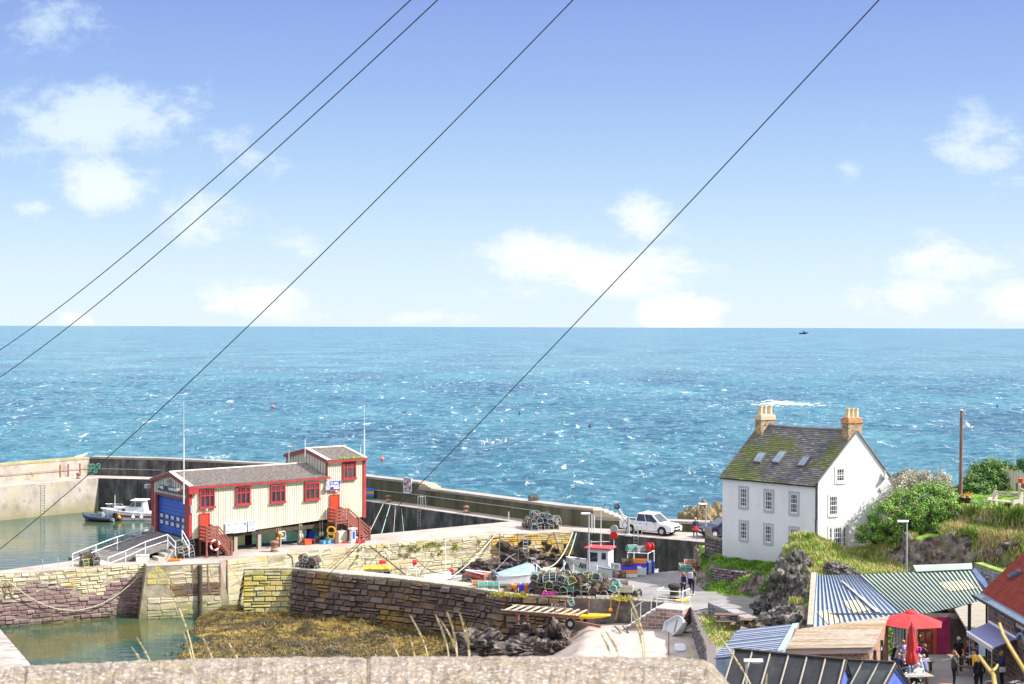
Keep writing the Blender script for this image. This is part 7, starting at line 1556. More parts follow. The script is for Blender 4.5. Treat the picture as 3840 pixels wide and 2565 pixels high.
o = thing('lifebuoy_case', 'pale framed board for the lifebuoy on the green sea wall', 'case', q-n*.08); b = MB(); b.M = fr_; b.box((0,0,0),(1.15,.06,1.5)); b.build('backboard', 'galv', o); b = MB(); b.M = fr_; [b.box(x, d) for x, d in (((0,-.06,.74),(1.2,.1,.06)),((0,-.06,-.74),(1.2,.1,.06)),((-.58,-.06,0),(.06,.1,1.5)),((.58,-.06,0),(.06,.1,1.5)))]; b.build('frame', 'white', o)
lifebuoy(q-n*.22, fr_, 'lifebuoy hanging in its framed board on the sea wall', .42)
lifebuoy(BH(L2(803),-1.66,.95), Matrix(((bu.x, bw_.x, 0,0),(bu.y, bw_.y, 0,0),(0,0,1,0),(0,0,0,1))), 'lifebuoy hung on the left timber stair', .38)
# boards on the sea wall
A_, B_ = V3(XY(1946,1944)), V3(XY(2224,1979)); fr_ = frame(A_, B_); n = Vector(fr_.col[1][:3])
for x0, x1, y0, y1, m, lab in ((2067,2097,1897,1934, 'board_grey', 'left grey flat board fixed on the sea wall'),(2112,2129,1901,1916, 'white', 'small white notice between the two grey boards'),(2132,2161,1904,1953, 'board_grey', 'taller right grey board fixed on the sea wall')):
 a, c = PW(A_, B_, x0, y0), PW(A_, B_, x1, y0); z0 = PW(A_, B_, x0, y1).z; b = MB(); b.M = Matrix.Translation(Vector(((a.x+c.x)/2,(a.y+c.y)/2,(a.z+z0)/2))-n*.06) @ fr_; b.box((0,0,0),((c-a).xy.length, .06, a.z-z0)); tag(b.build('notice_board', m), lab, 'board', 'boards on the sea wall')
q = P(1956,1944,0); o = thing('warning_sign', 'tilted white sign with two dark red panels leaning by the sea wall', 'sign', q); b = MB(); b.M = Matrix.Rotation(.35,4, 'Y') @ Matrix.Rotation(-.1,4, 'X'); b.box((0,0,.5),(.55,.04,.85)); b.build('panel', 'lettering_white', o); b = MB(); b.M = Matrix.Rotation(.35,4, 'Y') @ Matrix.Rotation(-.1,4, 'X'); b.box((0,-.03,.65),(.3,.02,.24)); b.box((0,-.03,.34),(.22,.02,.2)); b.build('red_panels', 'pink_red', o)
b = MB(); q = P(1907,1950,0); b.cyl(q, q+Vector((0,0,.75)),.06, n=8); tag(b.build('marker_post', 'rope'), 'short pale marker post at the tip of the dark quay face', 'post')
# rusty posts on the left wall, green net bundle
A_, B_ = V3(XY(0,1810)), V3(XY(337,1781))
for i, (px, y0, y1) in enumerate(((228,1742,1788),(258,1740,1786),(302,1737,1782),(338,1732,1780))):
 a, c = PW(A_, B_, px, y0), PW(A_, B_, px, y1); b = MB(); b.cyl(a-Vector((0,.1,0)), c-Vector((0,.1,0)),.07, n=5); tag(b.build('rusty_post', 'rust_orange'), ['first', 'second', 'third', 'last'][i]+' rusty upright from the left on the pale sea wall', 'post', 'rusty uprights')
b = MB(); q = P(352,1784,0); rnd = random.Random(2)
for k in range(14): b.torus((q.x+rnd.uniform(-.5,.6), q.y-.3,.4+rnd.uniform(-.2,.9)), rnd.uniform(.12,.3),.05, 'Y', 9,5)
tag(b.build('net_bundle', 'rope_green'), 'bundle of green netting at the corner of the far sea wall', 'net')
# green tufts on the cream wall
A_, B_ = V3(XY(1366,2043)), V3(XY(1840,2005)); rnd = random.Random(31)
for i, (x, y, s) in enumerate(((1510,2048,.2),(1538,2055,.3),(1545,2062,.25),(1557,2050,.22),(1568,2060,.26),(1598,2050,.3),(1615,2040,.24),(1630,2040,.26),(1645,2045,.22),(1708,2045,.4),(1705,2055,.3),(1797,2030,.2),(1500,2078,.16),(1526,2084,.2),(1620,2078,.14),(1648,2077,.14),(1656,2065,.16),(1294,2065,.18),(1312,2071,.18),(1343,2063,.16),(1283,2091,.16),(1338,2086,.16))):
 q = PW(A_, B_, x, y)-Vector((0,.25,0)); b = MB()
 for k in range(int(220*s)):
  d = Vector((rnd.gauss(0,1), rnd.gauss(0,.5)-.3, rnd.gauss(0,.8)+.3))*s*.5; a = rnd.uniform(0,6); t = Vector((math.cos(a),-.2, math.sin(a)))*.06; e = Vector((-math.sin(a),-.3, math.cos(a)))*.03; p = q+d; b._a([p-t, p+e, p+t, p-e], [(0,1,2,3)])
 tag(b.build('wall_tuft', 'wall_tuft'), 'olive green tuft of grass growing out of the pale quay face', 'tuft', 'tufts on the pale quay wall')
# ------------------------------------------------------------------ slipway by the blue shutter
def slipway():
 o = thing('slipway', 'dark sloping slipway with stepped sides leading down from the blue shutter door', 'slipway', BH(-3,3.4,0)); L_ = 9
 b = MB(); b.slab([BH(-.05,.9,1.3), BH(-.05,6.2,1.3), BH(-L_, 6.2,-.6), BH(-L_, .9,-.6)], .3); b.build('ramp', 'slip_dark', o, world=True)
 b = MB(); n = 8
 for k in range(n): l = -.1-k*.9; z = 1.25-k*.2; bbx(b, l-.9, l, 6.2,7.2,-1.5, z)
 b.build('far_steps', 'slip_dark', o, world=True); b = MB()
 for k in range(5): l = -.1-k*.55; bbx(b, l-.55, l, -.3,.9,-.2,1.1-k*.22)
 b.build('near_steps', 'deck_stone', o, world=True)
 def rail(pts, lab, m='rail_white', ps=()):
  r = thing('railing', lab, 'railing', pts[0]-Vector((0,0,1)), group='white railings by the slipway'); b = MB(); b.tube(pts, .035,5); b.build('top_rail', m, r, world=True); b = MB(); b.tube([p-Vector((0,0,.45)) for p in pts], .03,5); b.build('mid_rail', m, r, world=True)
  for p in ps: b = MB(); b.cyl(p-Vector((0,0,1)), p, .035, n=5); b.build('post', m, r, world=True)
 p = [PD(575,1975,130), PD(440,2013,125.5), PD(360,2043,122.5), PD(272,2077,119.8)]; rail(p, 'long white railing on the far side of the slipway', ps=p)
 p = [PD(405,2092,120), PD(471,2066,121), PD(545,2032,122), PD(629,2004,123.3), PD(658,2034,121.4)]; rail(p, 'white railing on the near side of the slipway with a bent end', ps=p)
 p = [PD(683,1988,124.2), PD(709,2034,122.8)]; rail(p, 'short white handrail at the boathouse corner', ps=p)
slipway()
q = P(535,2105,0); crate('fish_bin', 'white plastic bin on the pier left of the pot pile', (q.x, q.y, 0),(.95,.6,.5), 'white', .2); q = P(655,2105,0); crate('fish_box', 'flat orange box lying in front of the boathouse pots', (q.x, q.y, 0),(.85,.45,.18), 'orange_tub', 0)
q = P(470,2096,0)
for i, (px, py, m) in enumerate(((462,2072, 'cream'),(520,2095, 'wood_dark'))):
 q = P(px, py, 0); b = MB(); b.bbox((q.x, q.y, .15),(.5,.4,.3), b=.05); tag(b.build('box', m), ['cream box on the slipway steps', 'dark wooden box on the pier beside the white bin'][i], 'box')
for i, (px, y0, y1) in enumerate(((160,2105,2138),(218,2102,2132),(273,2098,2124))):
 q = P(px, y1,0); b = MB(); b.cyl(q, q+Vector((0,0,.8)),.03, n=5); tag(b.build('chain_post', 'galv'), ['leftmost', 'middle', 'right hand'][i]+' thin chain post on the left pier', 'post', 'chain posts on the left pier')
# masts
for px, yt, yb, D, lab in ((689,1505,1890,124.3, 'tall white mast at the corner of the boathouse gable'),(1366,1520,1790,137.5, 'tall white mast at the right corner of the tower')):
 a, c = PD(px, yb, D), PD(px, yt, D); c.x = a.x; o = thing('mast', lab, 'mast', a, group='masts on the boathouse'); b = MB(); b.cyl(a, c.lerp(a, .35),.05,.045,6); b.build('lower_tube', 'rail_white', o, world=True); b = MB(); b.cyl(c.lerp(a, .35), c, .022,.012,5); b.build('whip', 'rail_white', o, world=True)
q = PD(1083,1680,137); b = MB(); b.cyl((q.x, q.y, 5),(q.x, q.y, q.z),.05, n=6); b.sph((q.x, q.y, q.z+.1),.16,8,5,(1.2,1,.6)); tag(b.build('mast_light', 'galv'), 'short post with a round light behind the tower roof', 'mast')
for px, D, z0, z1, lab in ((1144,134,6.9,8.3, 'thin whip aerial above the tower ridge'),(1352,139,6.4,7.3, 'stub aerial at the back of the tower roof')): q = PX(px, D, z0); b = MB(); b.cyl(q, (q.x, q.y, z1),.03, n=5); tag(b.build('aerial', 'rail_white'), lab, 'aerial')
# gear beneath the boathouse
def under():
 def P_(px, D_off=0):
  l = (PW(BH(0,.2,0), BH(LT, .2,0), px, 2000)-U0).xy.dot(bu.xy); return l
 crate('fish_box', 'blue tray under the boathouse near the right stair', BH(P_(1207),-.6,0),(1.1,.6,.28), 'sky_tub', math.atan2(bu.y, bu.x)); crate('tub', 'orange red bucket under the boathouse', BH(P_(1140),-.3,0),(.55,.5,.45), 'red_tub', .5, cat='tub')
 o = thing('hose_coil', 'yellow hose hanging in a coil by the right stair', 'hose', BH(L2(1243),-1.4,.4)); b = MB(); [b.torus((0+.02*k, -.04*k, .72),.3+.02*(k % 2),.045, 'Y', 14,5) for k in range(4)]; b.build('coil', 'yellow', o); b = MB(); [b.torus((.02*k, -.05*k, .3),.26,.04, 'Y', 14,5) for k in range(3)]; b.build('loop', 'yellow', o)
 q = BH(L2(1288),-1.0,0); o = thing('water_tank', 'cream plastic tank under the right stair', 'tank', q, math.atan2(bu.y, bu.x)); b = MB(); b.bbox((0,0,.5),(1.0,.8,.95), b=.06); b.build('body', 'cream', o); b = MB(); b.cyl((.2,0,.97),(.2,0,1.05),.12, n=8); b.build('cap', 'cream', o)
 q = BH(L2(1314),-1.85,0); o = thing('donation_post', 'white and blue collection post in front of the right stair', 'post', q, math.atan2(bu.y, bu.x)); b = MB(); b.bbox((0,0,.08),(.62,.5,.16)); b.bbox((0,0,.62),(.4,.32,.95)); b.bbox((0,0,1.15),(.62,.5,.12)); b.build('body', 'white', o); b = MB(); b.box((0,-.17,.65),(.24,.02,.6)); b.build('blue_panel', 'blue', o)
 for i, (px, m, z) in enumerate(((1150, 'skyblue', 1.0),(1180, 'blue', .6),(1075, 'paleblue', .8))): q = BH(P_(px),.8, z-.1); b = MB(); b.loft([[q+Vector((x*w_, y*.06, zz)) for x, y in ((-1,-1),(1,-1),(1,1),(-1,1))] for zz, w_ in ((-.35,.2),(0,.26),(.3,.2),(.42,.05))]); tag(b.build('jacket', m), ['pale blue oilskin hanging beneath the boathouse', 'dark blue oilskin hanging beneath the boathouse', 'grey blue cloth hanging between the stilts'][i], 'jacket', 'clothes hanging under the boathouse')
 for i, px in enumerate((1118,1126,1194,1203)): l = P_(px); b = MB(); b.tube([BH(l, .0,1.7), BH(l, -.05,.9)], .02,4); b.sph(BH(l, -.05,.7),.11,6,6,(1,1,2)); tag(b.build('fender', 'rope'), ['left fender of the left pair', 'right fender of the left pair', 'left fender of the right pair', 'right fender of the right pair'][i]+' hanging from the boathouse floor', 'fender', 'fenders under the boathouse')
 for i, (px, z, m, s) in enumerate(((1024,.75, 'orange', .13),(1039,1.05, 'yellow', .16),(1031,1.2, 'cream', .13))): l = P_(px); b = MB(); b.sph(BH(l, -.5, z), s, 8,6); b.tube([BH(l, -.5, z+s), BH(l, -.3,1.6)], .015,4); tag(b.build('float', m), ['orange', 'yellow', 'cream'][i]+' net float hanging under the middle of the boathouse', 'float', 'floats under the boathouse')
 b = MB(); c = BH(P_(1035),-.5,.0); b.tube([BH(P_(1037),-.5,0), BH(P_(1037),-.5,1.35)], .03,5); b.tube([BH(P_(1037),-.5,.75), BH(P_(1052),-.5,.75), BH(P_(1054),-.5,.85), BH(P_(1054),-.5,1.2), BH(P_(1051),-.5,1.3), BH(P_(1037),-.5,1.3)], .03,5); tag(b.build('white_rack', 'rail_white'), 'small white tube rack in front of the middle stilt', 'rack')
 for i, (px, w_) in enumerate(((1180,.25),(1165,.3),(1220,.2))): q = BH(P_(px),-.15,0); b = MB(); b.bbox((q.x, q.y, .2),(.4,.35,.4), b=.08); tag(b.build('bucket' if i == 2 else 'bag', ('wood_dark', 'maroon', 'galv')[i]), ['dark bag under the boathouse', 'maroon bag under the boathouse', 'grey bucket under the boathouse by the blue tray'][i], 'bag' if i < 2 else 'bucket')
 b = MB(); q = P(1350,2036,0); b.torus((q.x, q.y, .08),.35,.08, 'Z', 12,5); b.torus((q.x+.05, q.y, .18),.3,.07, 'Z', 12,5); b.torus((q.x-1.2, q.y, .06),.3,.05, 'Z', 12,5); b.cur = 0; tag(b.build('rope_coil', 'red'), 'red rope coiled on the quay below the right stair', 'rope')
under()
# ------------------------------------------------------------------ boats
def hull_rings(L_, B, D_, sheer=.35, tr=.75, zl=None, ns=12, rake=.12, kz=0):
 up, lo, ins = [], [], []; zl = D_*.4 if zl is None else zl
 for i in range(ns+1):
  t = i/ns; f = tr+(1-tr)*math.sin(min(1, t/.55)*math.pi/2) if t < .55 else math.cos((t-.55)/.45*math.pi/2)**.75; hb = max(.015, B/2*f); zs = D_+sheer*t*t; zk = kz if t < .75 else kz+(zs*.6-kz)*((t-.75)/.25)**2; x = -L_/2+L_*t
  xb = lambda z: x+rake*L_*(z/D_-.6)*max(0, t-.6)/.4
  zw = max(zk+.02, zl+ .15*t*t*0); h2 = hb*(.9 if t < .8 else .75)
  lo.append([Vector((xb(zw),-h2, zw)), Vector((xb(zk),-hb*.45, zk+.12*(zw-zk))), Vector((xb(zk),0, zk)), Vector((xb(zk), hb*.45, zk+.12*(zw-zk))), Vector((xb(zw), h2, zw))])
  up.append([Vector((xb(zs),-hb, zs)), Vector((xb(zw),-h2, zw)), Vector((xb(zw), h2, zw)), Vector((xb(zs), hb, zs))])
  ins.append((xb(zs), hb, zs))
 return lo, up, ins
def hull(o, L_, B, D_, m_up, m_lo, m_in, sheer=.35, tr=.75, zl=None, deck=.3, rake=.12, gun=None, kz=0):
 lo, up, ins = hull_rings(L_, B, D_, sheer, tr, zl, rake=rake, kz=kz)
 b = MB(); b.loft(lo, cap=False, closed=False); b._a(list(reversed(lo[0])), [(0,1,2,3,4)]); h = b.build('hull_bottom', m_lo, o)
 b = MB(); n = len(up)
 for s in ((0,1),(2,3)): b.loft([[r[s[0]], r[s[1]]] for r in up], cap=False, closed=False)
 b._a([up[0][3], up[0][2], up[0][1], up[0][0]], [(0,1,2,3)]); b.build('topsides', m_up, o)
 b = MB(); vs = [[Vector((x, -hb*.9, z-.02)), Vector((x, -hb*.86, z-deck)), Vector((x, hb*.86, z-deck)), Vector((x, hb*.9, z-.02))] for x, hb, z in ins]; b.loft([list(reversed(r)) for r in vs], cap=False, closed=False); b.build('deck', m_in, o)
 b = MB(); b.tube([Vector((x, -hb, z)) for x, hb, z in ins]+[Vector((x, hb, z)) for x, hb, z in reversed(ins)], .05,5, True); b.build('gunwale', gun or m_up, o); return ins
def boat_thing(name, lab, c, rz=0, cat='boat', group=None): return thing(name, lab, cat, c, rz, group=group)
WZ = -3.68
def at_water(px, py, z=WZ): return P(px, py, z)
# white cabin cruiser, bow to the left, its stern behind the boathouse
def cruiser():
 q = at_water(492,1951); o = boat_thing('cabin_cruiser', 'white cabin cruiser with a maroon stripe moored behind the boathouse', (q.x, q.y+.6, WZ-.35), math.pi-.05)
 hull(o, 5.9,2.2,1.15, 'boat_white', 'navy', 'boat_white', .45,.85,.38,.12)
 b = MB(); lo, up, ins = hull_rings(5.9,2.24,1.15,.45,.85,.38); vs = []
 for r in up[:11]:
  a, c = r[0], r[1]; vs.append([a.lerp(c, .38)+Vector((0,-.03,0)), a.lerp(c, .62)+Vector((0,-.03,0))])
 b.loft(vs, cap=False, closed=False); vs = [[Vector((p.x, -p.y, p.z)) for p in reversed(r)] for r in vs]; b.loft(vs, cap=False, closed=False); b.build('stripe', 'stripe_red', o)
 b = MB(); b.loft([[Vector((x, y*s, z)) for x, y in ((-.6,-.95),(1.2,-.9),(2.0,-.4),(2.0,.4),(1.2,.9),(-.6,.95))] for z, s in ((1.2,1),(1.75,.8))]); b.build('foredeck_cabin', 'boat_white', o)
 b = MB(); b.loft([[Vector((-1.6,-.9,1.2)), Vector((.2,-.9,1.2)), Vector((.2,.9,1.2)), Vector((-1.6,.9,1.2))], [Vector((-1.5,-.85,1.75)), Vector((.25,-.85,1.75)), Vector((.25,.85,1.75)), Vector((-1.5,.85,1.75))], [Vector((-1.4,-.8,2.45)), Vector((-.35,-.8,2.45)), Vector((-.35,.8,2.45)), Vector((-1.4,.8,2.45))]]); wh = b.build('wheelhouse', 'boat_white', o)
 b = MB(); b.bbox((-.85,0,2.52),(1.7,1.9,.1)); b.build('roof', 'boat_white', wh)
 for s in (-1,1):
  for q in (((-1.2,.86,1.85),(-.55,.86,1.85),(-.6,.83,2.35),(-1.2,.83,2.35)),((-.45,.86,1.85),(.1,.86,1.85),(-.3,.83,2.35),(-.5,.83,2.35)),((.6,.915,1.35),(1.5,.72,1.4),(1.2,.8,1.62),(.55,.87,1.62))):
   b = MB(); b._a([(x, s*y, z) for x, y, z in q], [(0,1,2,3) if s < 0 else (3,2,1,0)]); b.build('window', 'glass', wh)
 b = MB(); b._a([(.27,-.75,1.8),(.27,.75,1.8),(-.33,.7,2.4),(-.33,-.7,2.4)], [(0,1,2,3)]); b.build('windscreen', 'glass', wh)
 b = MB(); b.tube([(1.3,-.75,1.95),(2.4,-.5,2.0),(3.0,0,2.05),(2.4,.5,2.0),(1.3,.75,1.95)], .025,5)
 for x, y in ((1.3,-.75),(2.0,-.62),(2.6,-.4),(2.6,.4),(2.0,.62),(1.3,.75)): b.cyl((x, y, 1.4),(x, y, 1.98),.02, n=4)
 b.build('pulpit', 'galv', o); b = MB(); b.cyl((2.0,-.2,1.6),(2.0,-.2,3.0),.03, n=5); b.build('mast', 'rail_white', o)
 for x, m in ((1.1, 'yellow'),(-.4, 'lettering_white'),(-1.3, 'lettering_white')):
  b = MB(); b.sph((x, 1.28,.75),.19,9,7); b.tube([(x, 1.2,.92),(x, 1.08,1.25)], .015,4); b.build('fender', m, o)
cruiser()
def rib_boat():
 q = at_water(372,1953); o = boat_thing('inflatable_boat', 'dark inflatable boat with outboard moored in front of the cabin cruiser', (q.x, q.y, WZ-.1), math.pi-.35); pts = []
 for s in (-1,): pts = [(-2.0,-.75,.45),(-.6,-.8,.45),(.7,-.72,.5),(1.5,-.45,.62),(1.95,0,.75),(1.5,.45,.62),(.7,.72,.5),(-.6,.8,.45),(-2.0,.75,.45)]
 b = MB(); b.tube(pts, [.2,.24,.24,.23,.22,.23,.24,.24,.2], 10); b.build('tube', 'rubber_blue', o); b = MB(); b.loft([[Vector((x, y*f, z)) for y, z in ((-.6,.4),(0,.05),(.6,.4))] for x, f in ((-1.9,1),(0,1),(1.2,.7),(1.8,.1))], closed=False, cap=False); b.build('hull', 'grey', o)
 b = MB(); b.box((-.3,0,.35),(2.6,1.2,.05)); b.build('floor', 'galv', o); b = MB(); b.loft([[Vector((-.4+x, y, .4+z)) for x, y in ((-.3,-.25),(.3,-.25),(.3,.25),(-.3,.25))] for z, x in ((0,0),(.35,0))] if 0 else [[Vector((x*s-.2, y*s, z)) for x, y in ((-.35,-.3),(.35,-.3),(.35,.3),(-.35,.3))] for z, s in ((.38,1),(.85,1),(1.05,.7))]); b.build('console', 'console_grey', o)
 b = MB(); b.bbox((-2.0,0,.75),(.35,.4,.65), b=.1); b.box((-2.05,0,.3),(.15,.12,.7)); b.build('outboard', 'black', o); b = MB(); b.tube([(-1.5,-.6,.5),(-1.4,-.6,1.4),(-1.4,.6,1.4),(-1.5,.6,.5)], .03,5); b.build('roll_bar', 'galv', o); b = MB(); b.box((-1.0,-.82+.0,.58),(.25,.05,.1)); b.build('badge', 'yellow', o)
rib_boat()
def orange_boat():
 q = PD(1420,2140,128.3); o = boat_thing('cabin_boat', 'white boat with a bright orange cabin roof moored behind the inner pier', (q.x, q.y, WZ-.3),.05)
 hull(o, 5.5,2.1,1.3, 'boat_white', 'blue', 'deck_grey', .4,.8,.4,.4); b = MB(); b.bbox((0,0,2.0),(2.0,1.6,1.3)); c = b.build('cabin', 'boat_white', o); b = MB(); b.bbox((0,0,2.72),(2.3,1.9,.14)); b.build('cabin_roof', 'orange_roof', c)
 for x in (-.65,0,.65): b = MB(); b.box((x, -.81,2.3),(.5,.02,.4)); b.build('window', 'glass', c)
 b = MB(); b.box((1.01,0,2.3),(.02,1.2,.4)); b.build('window', 'glass', c)
 b = MB(); b.cyl((.3,0,2.7),(.3,0,3.5),.03, n=5); b.build('mast', 'rail_white', c)
 for z, m in ((3.15, 'red'),(3.6, 'cream')): b = MB(); b.sph((.2,-.05, z),.17,8,6); b.sph((.45,-.05, z),.15,8,6); b.build('float', m, c)
orange_boat()
def gantry_boat():
 q = PD(1590,2160,130.5); o = boat_thing('workboat', 'low white workboat with a tube frame and red hauler beside the orange roofed boat', (q.x, q.y, WZ-.35),.2)
 hull(o, 5.2,1.9,1.35, 'boat_white', 'red', 'deck_grey', .4,.8,.4,.35); b = MB()
 for x in (-1.2,-.5): b.tube([(x, -.7,1.3),(x, -.7,2.4),(x, .7,2.4),(x, .7,1.3)], .035,5)
 b.tube([(-1.2,-.7,2.4),(-.5,-.7,2.4)], .03,4); b.tube([(-1.2,.7,2.4),(-.5,.7,2.4)], .03,4); b.build('frame', 'rail_white', o)
 b = MB(); b.cyl((-.9,0,2.9),(-.6,0,2.9),.2, n=12); b.build('hauler', 'red', o); b = MB(); b.cyl((-.75,0,2.4),(-.75,0,3.1),.03, n=5); b.build('mast', 'rail_white', o)
 b = MB(); b.slab([(.0,-.75,1.75),(2.1,-.35,2.1),(2.1,.35,2.1),(.0,.75,1.75)], .5); b.build('foredeck', 'boat_white', o); b = MB(); b.cyl((2.2,-.15,2.15),(2.2,.15,2.15),.16, n=10); b.build('bow_roller', 'red', o)
gantry_boat()
def red_boat():
 q = PD(1900,2165,131); o = boat_thing('red_boat', 'open red and white wooden boat moored under the rocky quay face', (q.x, q.y, -3.4), math.pi-.15)
 hull(o, 5.4,1.9,.95, 'red_hull', 'wood_brown', 'red_in', .55,.7,.35,.4, gun='boat_white'); b = MB(); [b.box((x, 0,.85),(.22,1.5,.05)) for x in (-1.4,0,1.3)]; b.build('thwart', 'wood_grey', o); b = MB(); b.tube([(-2.5,.2,1.05),(2.0,.5,1.15)], .04,5); b.build('oar', 'wood_pale', o)
red_boat()
def covered_boat():
 q = P(1962,2203,0); o = boat_thing('covered_boat', 'white motor boat under a blue tarpaulin standing on the quay', (q.x, q.y+.75,0),.28); o.scale = (.84,)*3
 hull(o, 4.6,1.9,.95, 'boat_white', 'boat_white', 'deck_grey', .35,.8,.35,.3, gun='boat_white'); b = MB(); rings = []
 for x, h, w in ((-2.2,1.05,.82),(-1.4,1.35,.9),(-.5,1.65,.92),(.4,1.8,.88),(.9,1.7,.8)): rings.append([Vector((x, -w, 1.0)), Vector((x, -w*.6,1.0+(h-1)*.75)), Vector((x, 0, h+.05*math.sin(x*5))), Vector((x, w*.6,1.0+(h-1)*.75)), Vector((x, w, 1.0))])
 b.loft(rings, cap=False, closed=False); b.build('tarpaulin', 'tarp', o); b = MB(); b._a([(.9,-.75,1.05),(1.5,-.55,1.1),(1.0,-.5,1.65)], [(0,1,2)]); b._a([(.9,.75,1.05),(1.5,.55,1.1),(1.0,.5,1.65)], [(2,1,0)]); b._a([(1.5,-.55,1.1),(1.5,.55,1.1),(1.0,.5,1.65),(1.0,-.5,1.65)], [(0,1,2,3)]); b.build('windscreen', 'glass', o)
 b = MB(); b.tube([(.85,-.82,1.0),(1.0,-.5,1.72),(1.0,.5,1.72),(.85,.82,1.0)], .04,5); b.tube([(1.0,-.5,1.72),(1.6,-.58,1.1)], .04,5); b.build('screen_frame', 'lettering_white', o); b = MB(); b.slab([(1.2,-.65,1.16),(2.2,-.15,1.26),(2.2,.15,1.26),(1.2,.65,1.16)], .08); b.build('foredeck', 'boat_white', o)
 b = MB(); b.bbox((-2.45,0,1.0),(.35,.45,.6), b=.12); b.box((-2.5,0,.45),(.14,.14,.8)); b.build('outboard', 'outboard_dark', o); b = MB(); b.tube([(-2.4,.3,1.1),(-1.2,.2,2.3),(-.6,.1,2.6)], .025,4); b.tube([(.6,-.3,1.8),(.6,-.3,2.15),(1.0,-.3,2.15),(1.0,.3,2.15),(.6,.3,2.15)], .025,4); b.build('rails', 'galv', o)
covered_boat()
def fishing_boat():
 q = PD(2305,2150,127); o = boat_thing('fishing_boat', 'white and red fishing boat with a wheelhouse moored below the black quay face', (q.x-.1, q.y+.2,-3.05), math.pi-.35)
 hull(o, 6.6,2.5,1.9, 'boat_white', 'hull_red', 'deck_grey', .75,.85,1.15,.45, rake=.1, gun='galv', kz=-1.0)
 b = MB(); b.loft([[Vector((x, y, z)) for x, y in ((.2,-.72),(1.85,-.72),(1.95,0),(1.85,.72),(.2,.72))] for z in (1.7,3.45)]); w_ = b.build('wheelhouse', 'boat_white', o); b = MB(); b.bbox((1.05,0,3.52),(2.1,1.7,.12)); b.build('wheelhouse_roof', 'red_roof', w_)
 for c, d in (((1.93,.36,2.85),(.05,.55,.65)),((1.93,-.36,2.85),(.05,.55,.65)),((1.15,-.735,2.95),(.45,.03,.6)),((1.4,.735,2.85),(.7,.03,.7)),((.55,.735,2.95),(.35,.03,.5))): b = MB(); b.box(c, d); b.build('window', 'glass', w_)
 b = MB(); b.cyl((1.0,0,3.5),(1.0,0,6.3),.04,.025,6); b.tube([(.3,0,4.0),(1.8,0,3.9)], .035,5); b.tube([(1.8,0,3.5),(1.8,0,4.0)], .03,4); b.build('mast', 'rail_white', w_)
 for z, r, m in ((5.0,.3, 'float_grey'),(4.5,.3, 'red')): b = MB(); b.cyl((-.05,-.06, z),(-.05,.06, z), r, n=14); b.build('float', m, w_)
 b = MB(); b.cyl((-.05,0,3.5),(-.05,0,5.2),.025, n=5); b.build('float_pole', 'rail_white', w_)
 b = MB()
 for x in (-1.4,-3.0):
  for y in (-.9,.9): b.cyl((x, y, 1.7),(x, y, 3.35),.035, n=5)
 for p0, p1 in (((-1.4,-.9,3.35),(-3.0,-.9,3.35)),((-1.4,.9,3.35),(-3.0,.9,3.35)),((-1.4,-.9,3.35),(-1.4,.9,3.35)),((-3,-.9,3.35),(-3,.9,3.35)),((-2.2,-.9,3.35),(-2.2,.9,3.35))): b.tube([p0, p1], .03,5)
 b.build('gantry', 'rail_white', o)
 b = MB(); b.cyl((-.2,.9,1.8),(-.2,.9,2.5),.13, n=8); b.box((-.3,.3,2.1),(.6,.5,.5)); b.build('hauler', 'galv', o)
 b = MB(); b.box((-.9,0,1.95),(.8,1.0,.4)); b.build('hatch', 'white', o); b = MB(); b.box((1.3,1.28,1.95),(.9,.06,.75), rz=-.2); b.build('name_plate', 'lettering_white', o)
 M_ = Matrix.Translation((2.15,1.06,2.15)) @ Matrix(((-.93,0,.37),(.37,0,.93),(0,1,0))).to_4x4(); t = text('AH', .5, 'lettering', 'black', o, M_, .02)
 W_ = WORLD(o)
 def on(x, y, z): return W_ @ Vector((x, y, z))
 q = on(-1.55,.2,3.38); pot('teal', q, .4, 'teal netted pot on the tube gantry of the fishing boat', 'gear on the gantry'); q = on(-2.2,.1,3.38); crate('fish_box', 'grey box on the tube gantry of the fishing boat', q, (.7,.45,.4), 'galv', .4)
 o2 = thing('line_reel', 'bright red line reel on the gantry of the fishing boat', 'reel', on(-2.9,0,3.4),.5); b = MB(); b.cyl((-.2,0,.35),(-.14,0,.35),.34, n=14); b.cyl((.14,0,.35),(.2,0,.35),.34, n=14); b.build('flange', 'red', o2); b = MB(); b.cyl((-.14,0,.35),(.14,0,.35),.2, n=12); b.build('drum', 'red', o2)
 b = MB(); q = on(-2.3,1.45,1.75); b.sph(q, .3,12,9); b.cyl(q+Vector((0,0,.28)), q+Vector((0,0,.4)),.06, n=6); tag(b.build('buoy', 'buoy_pink'), 'pink red round buoy at the side of the fishing boat', 'buoy')
fishing_boat()
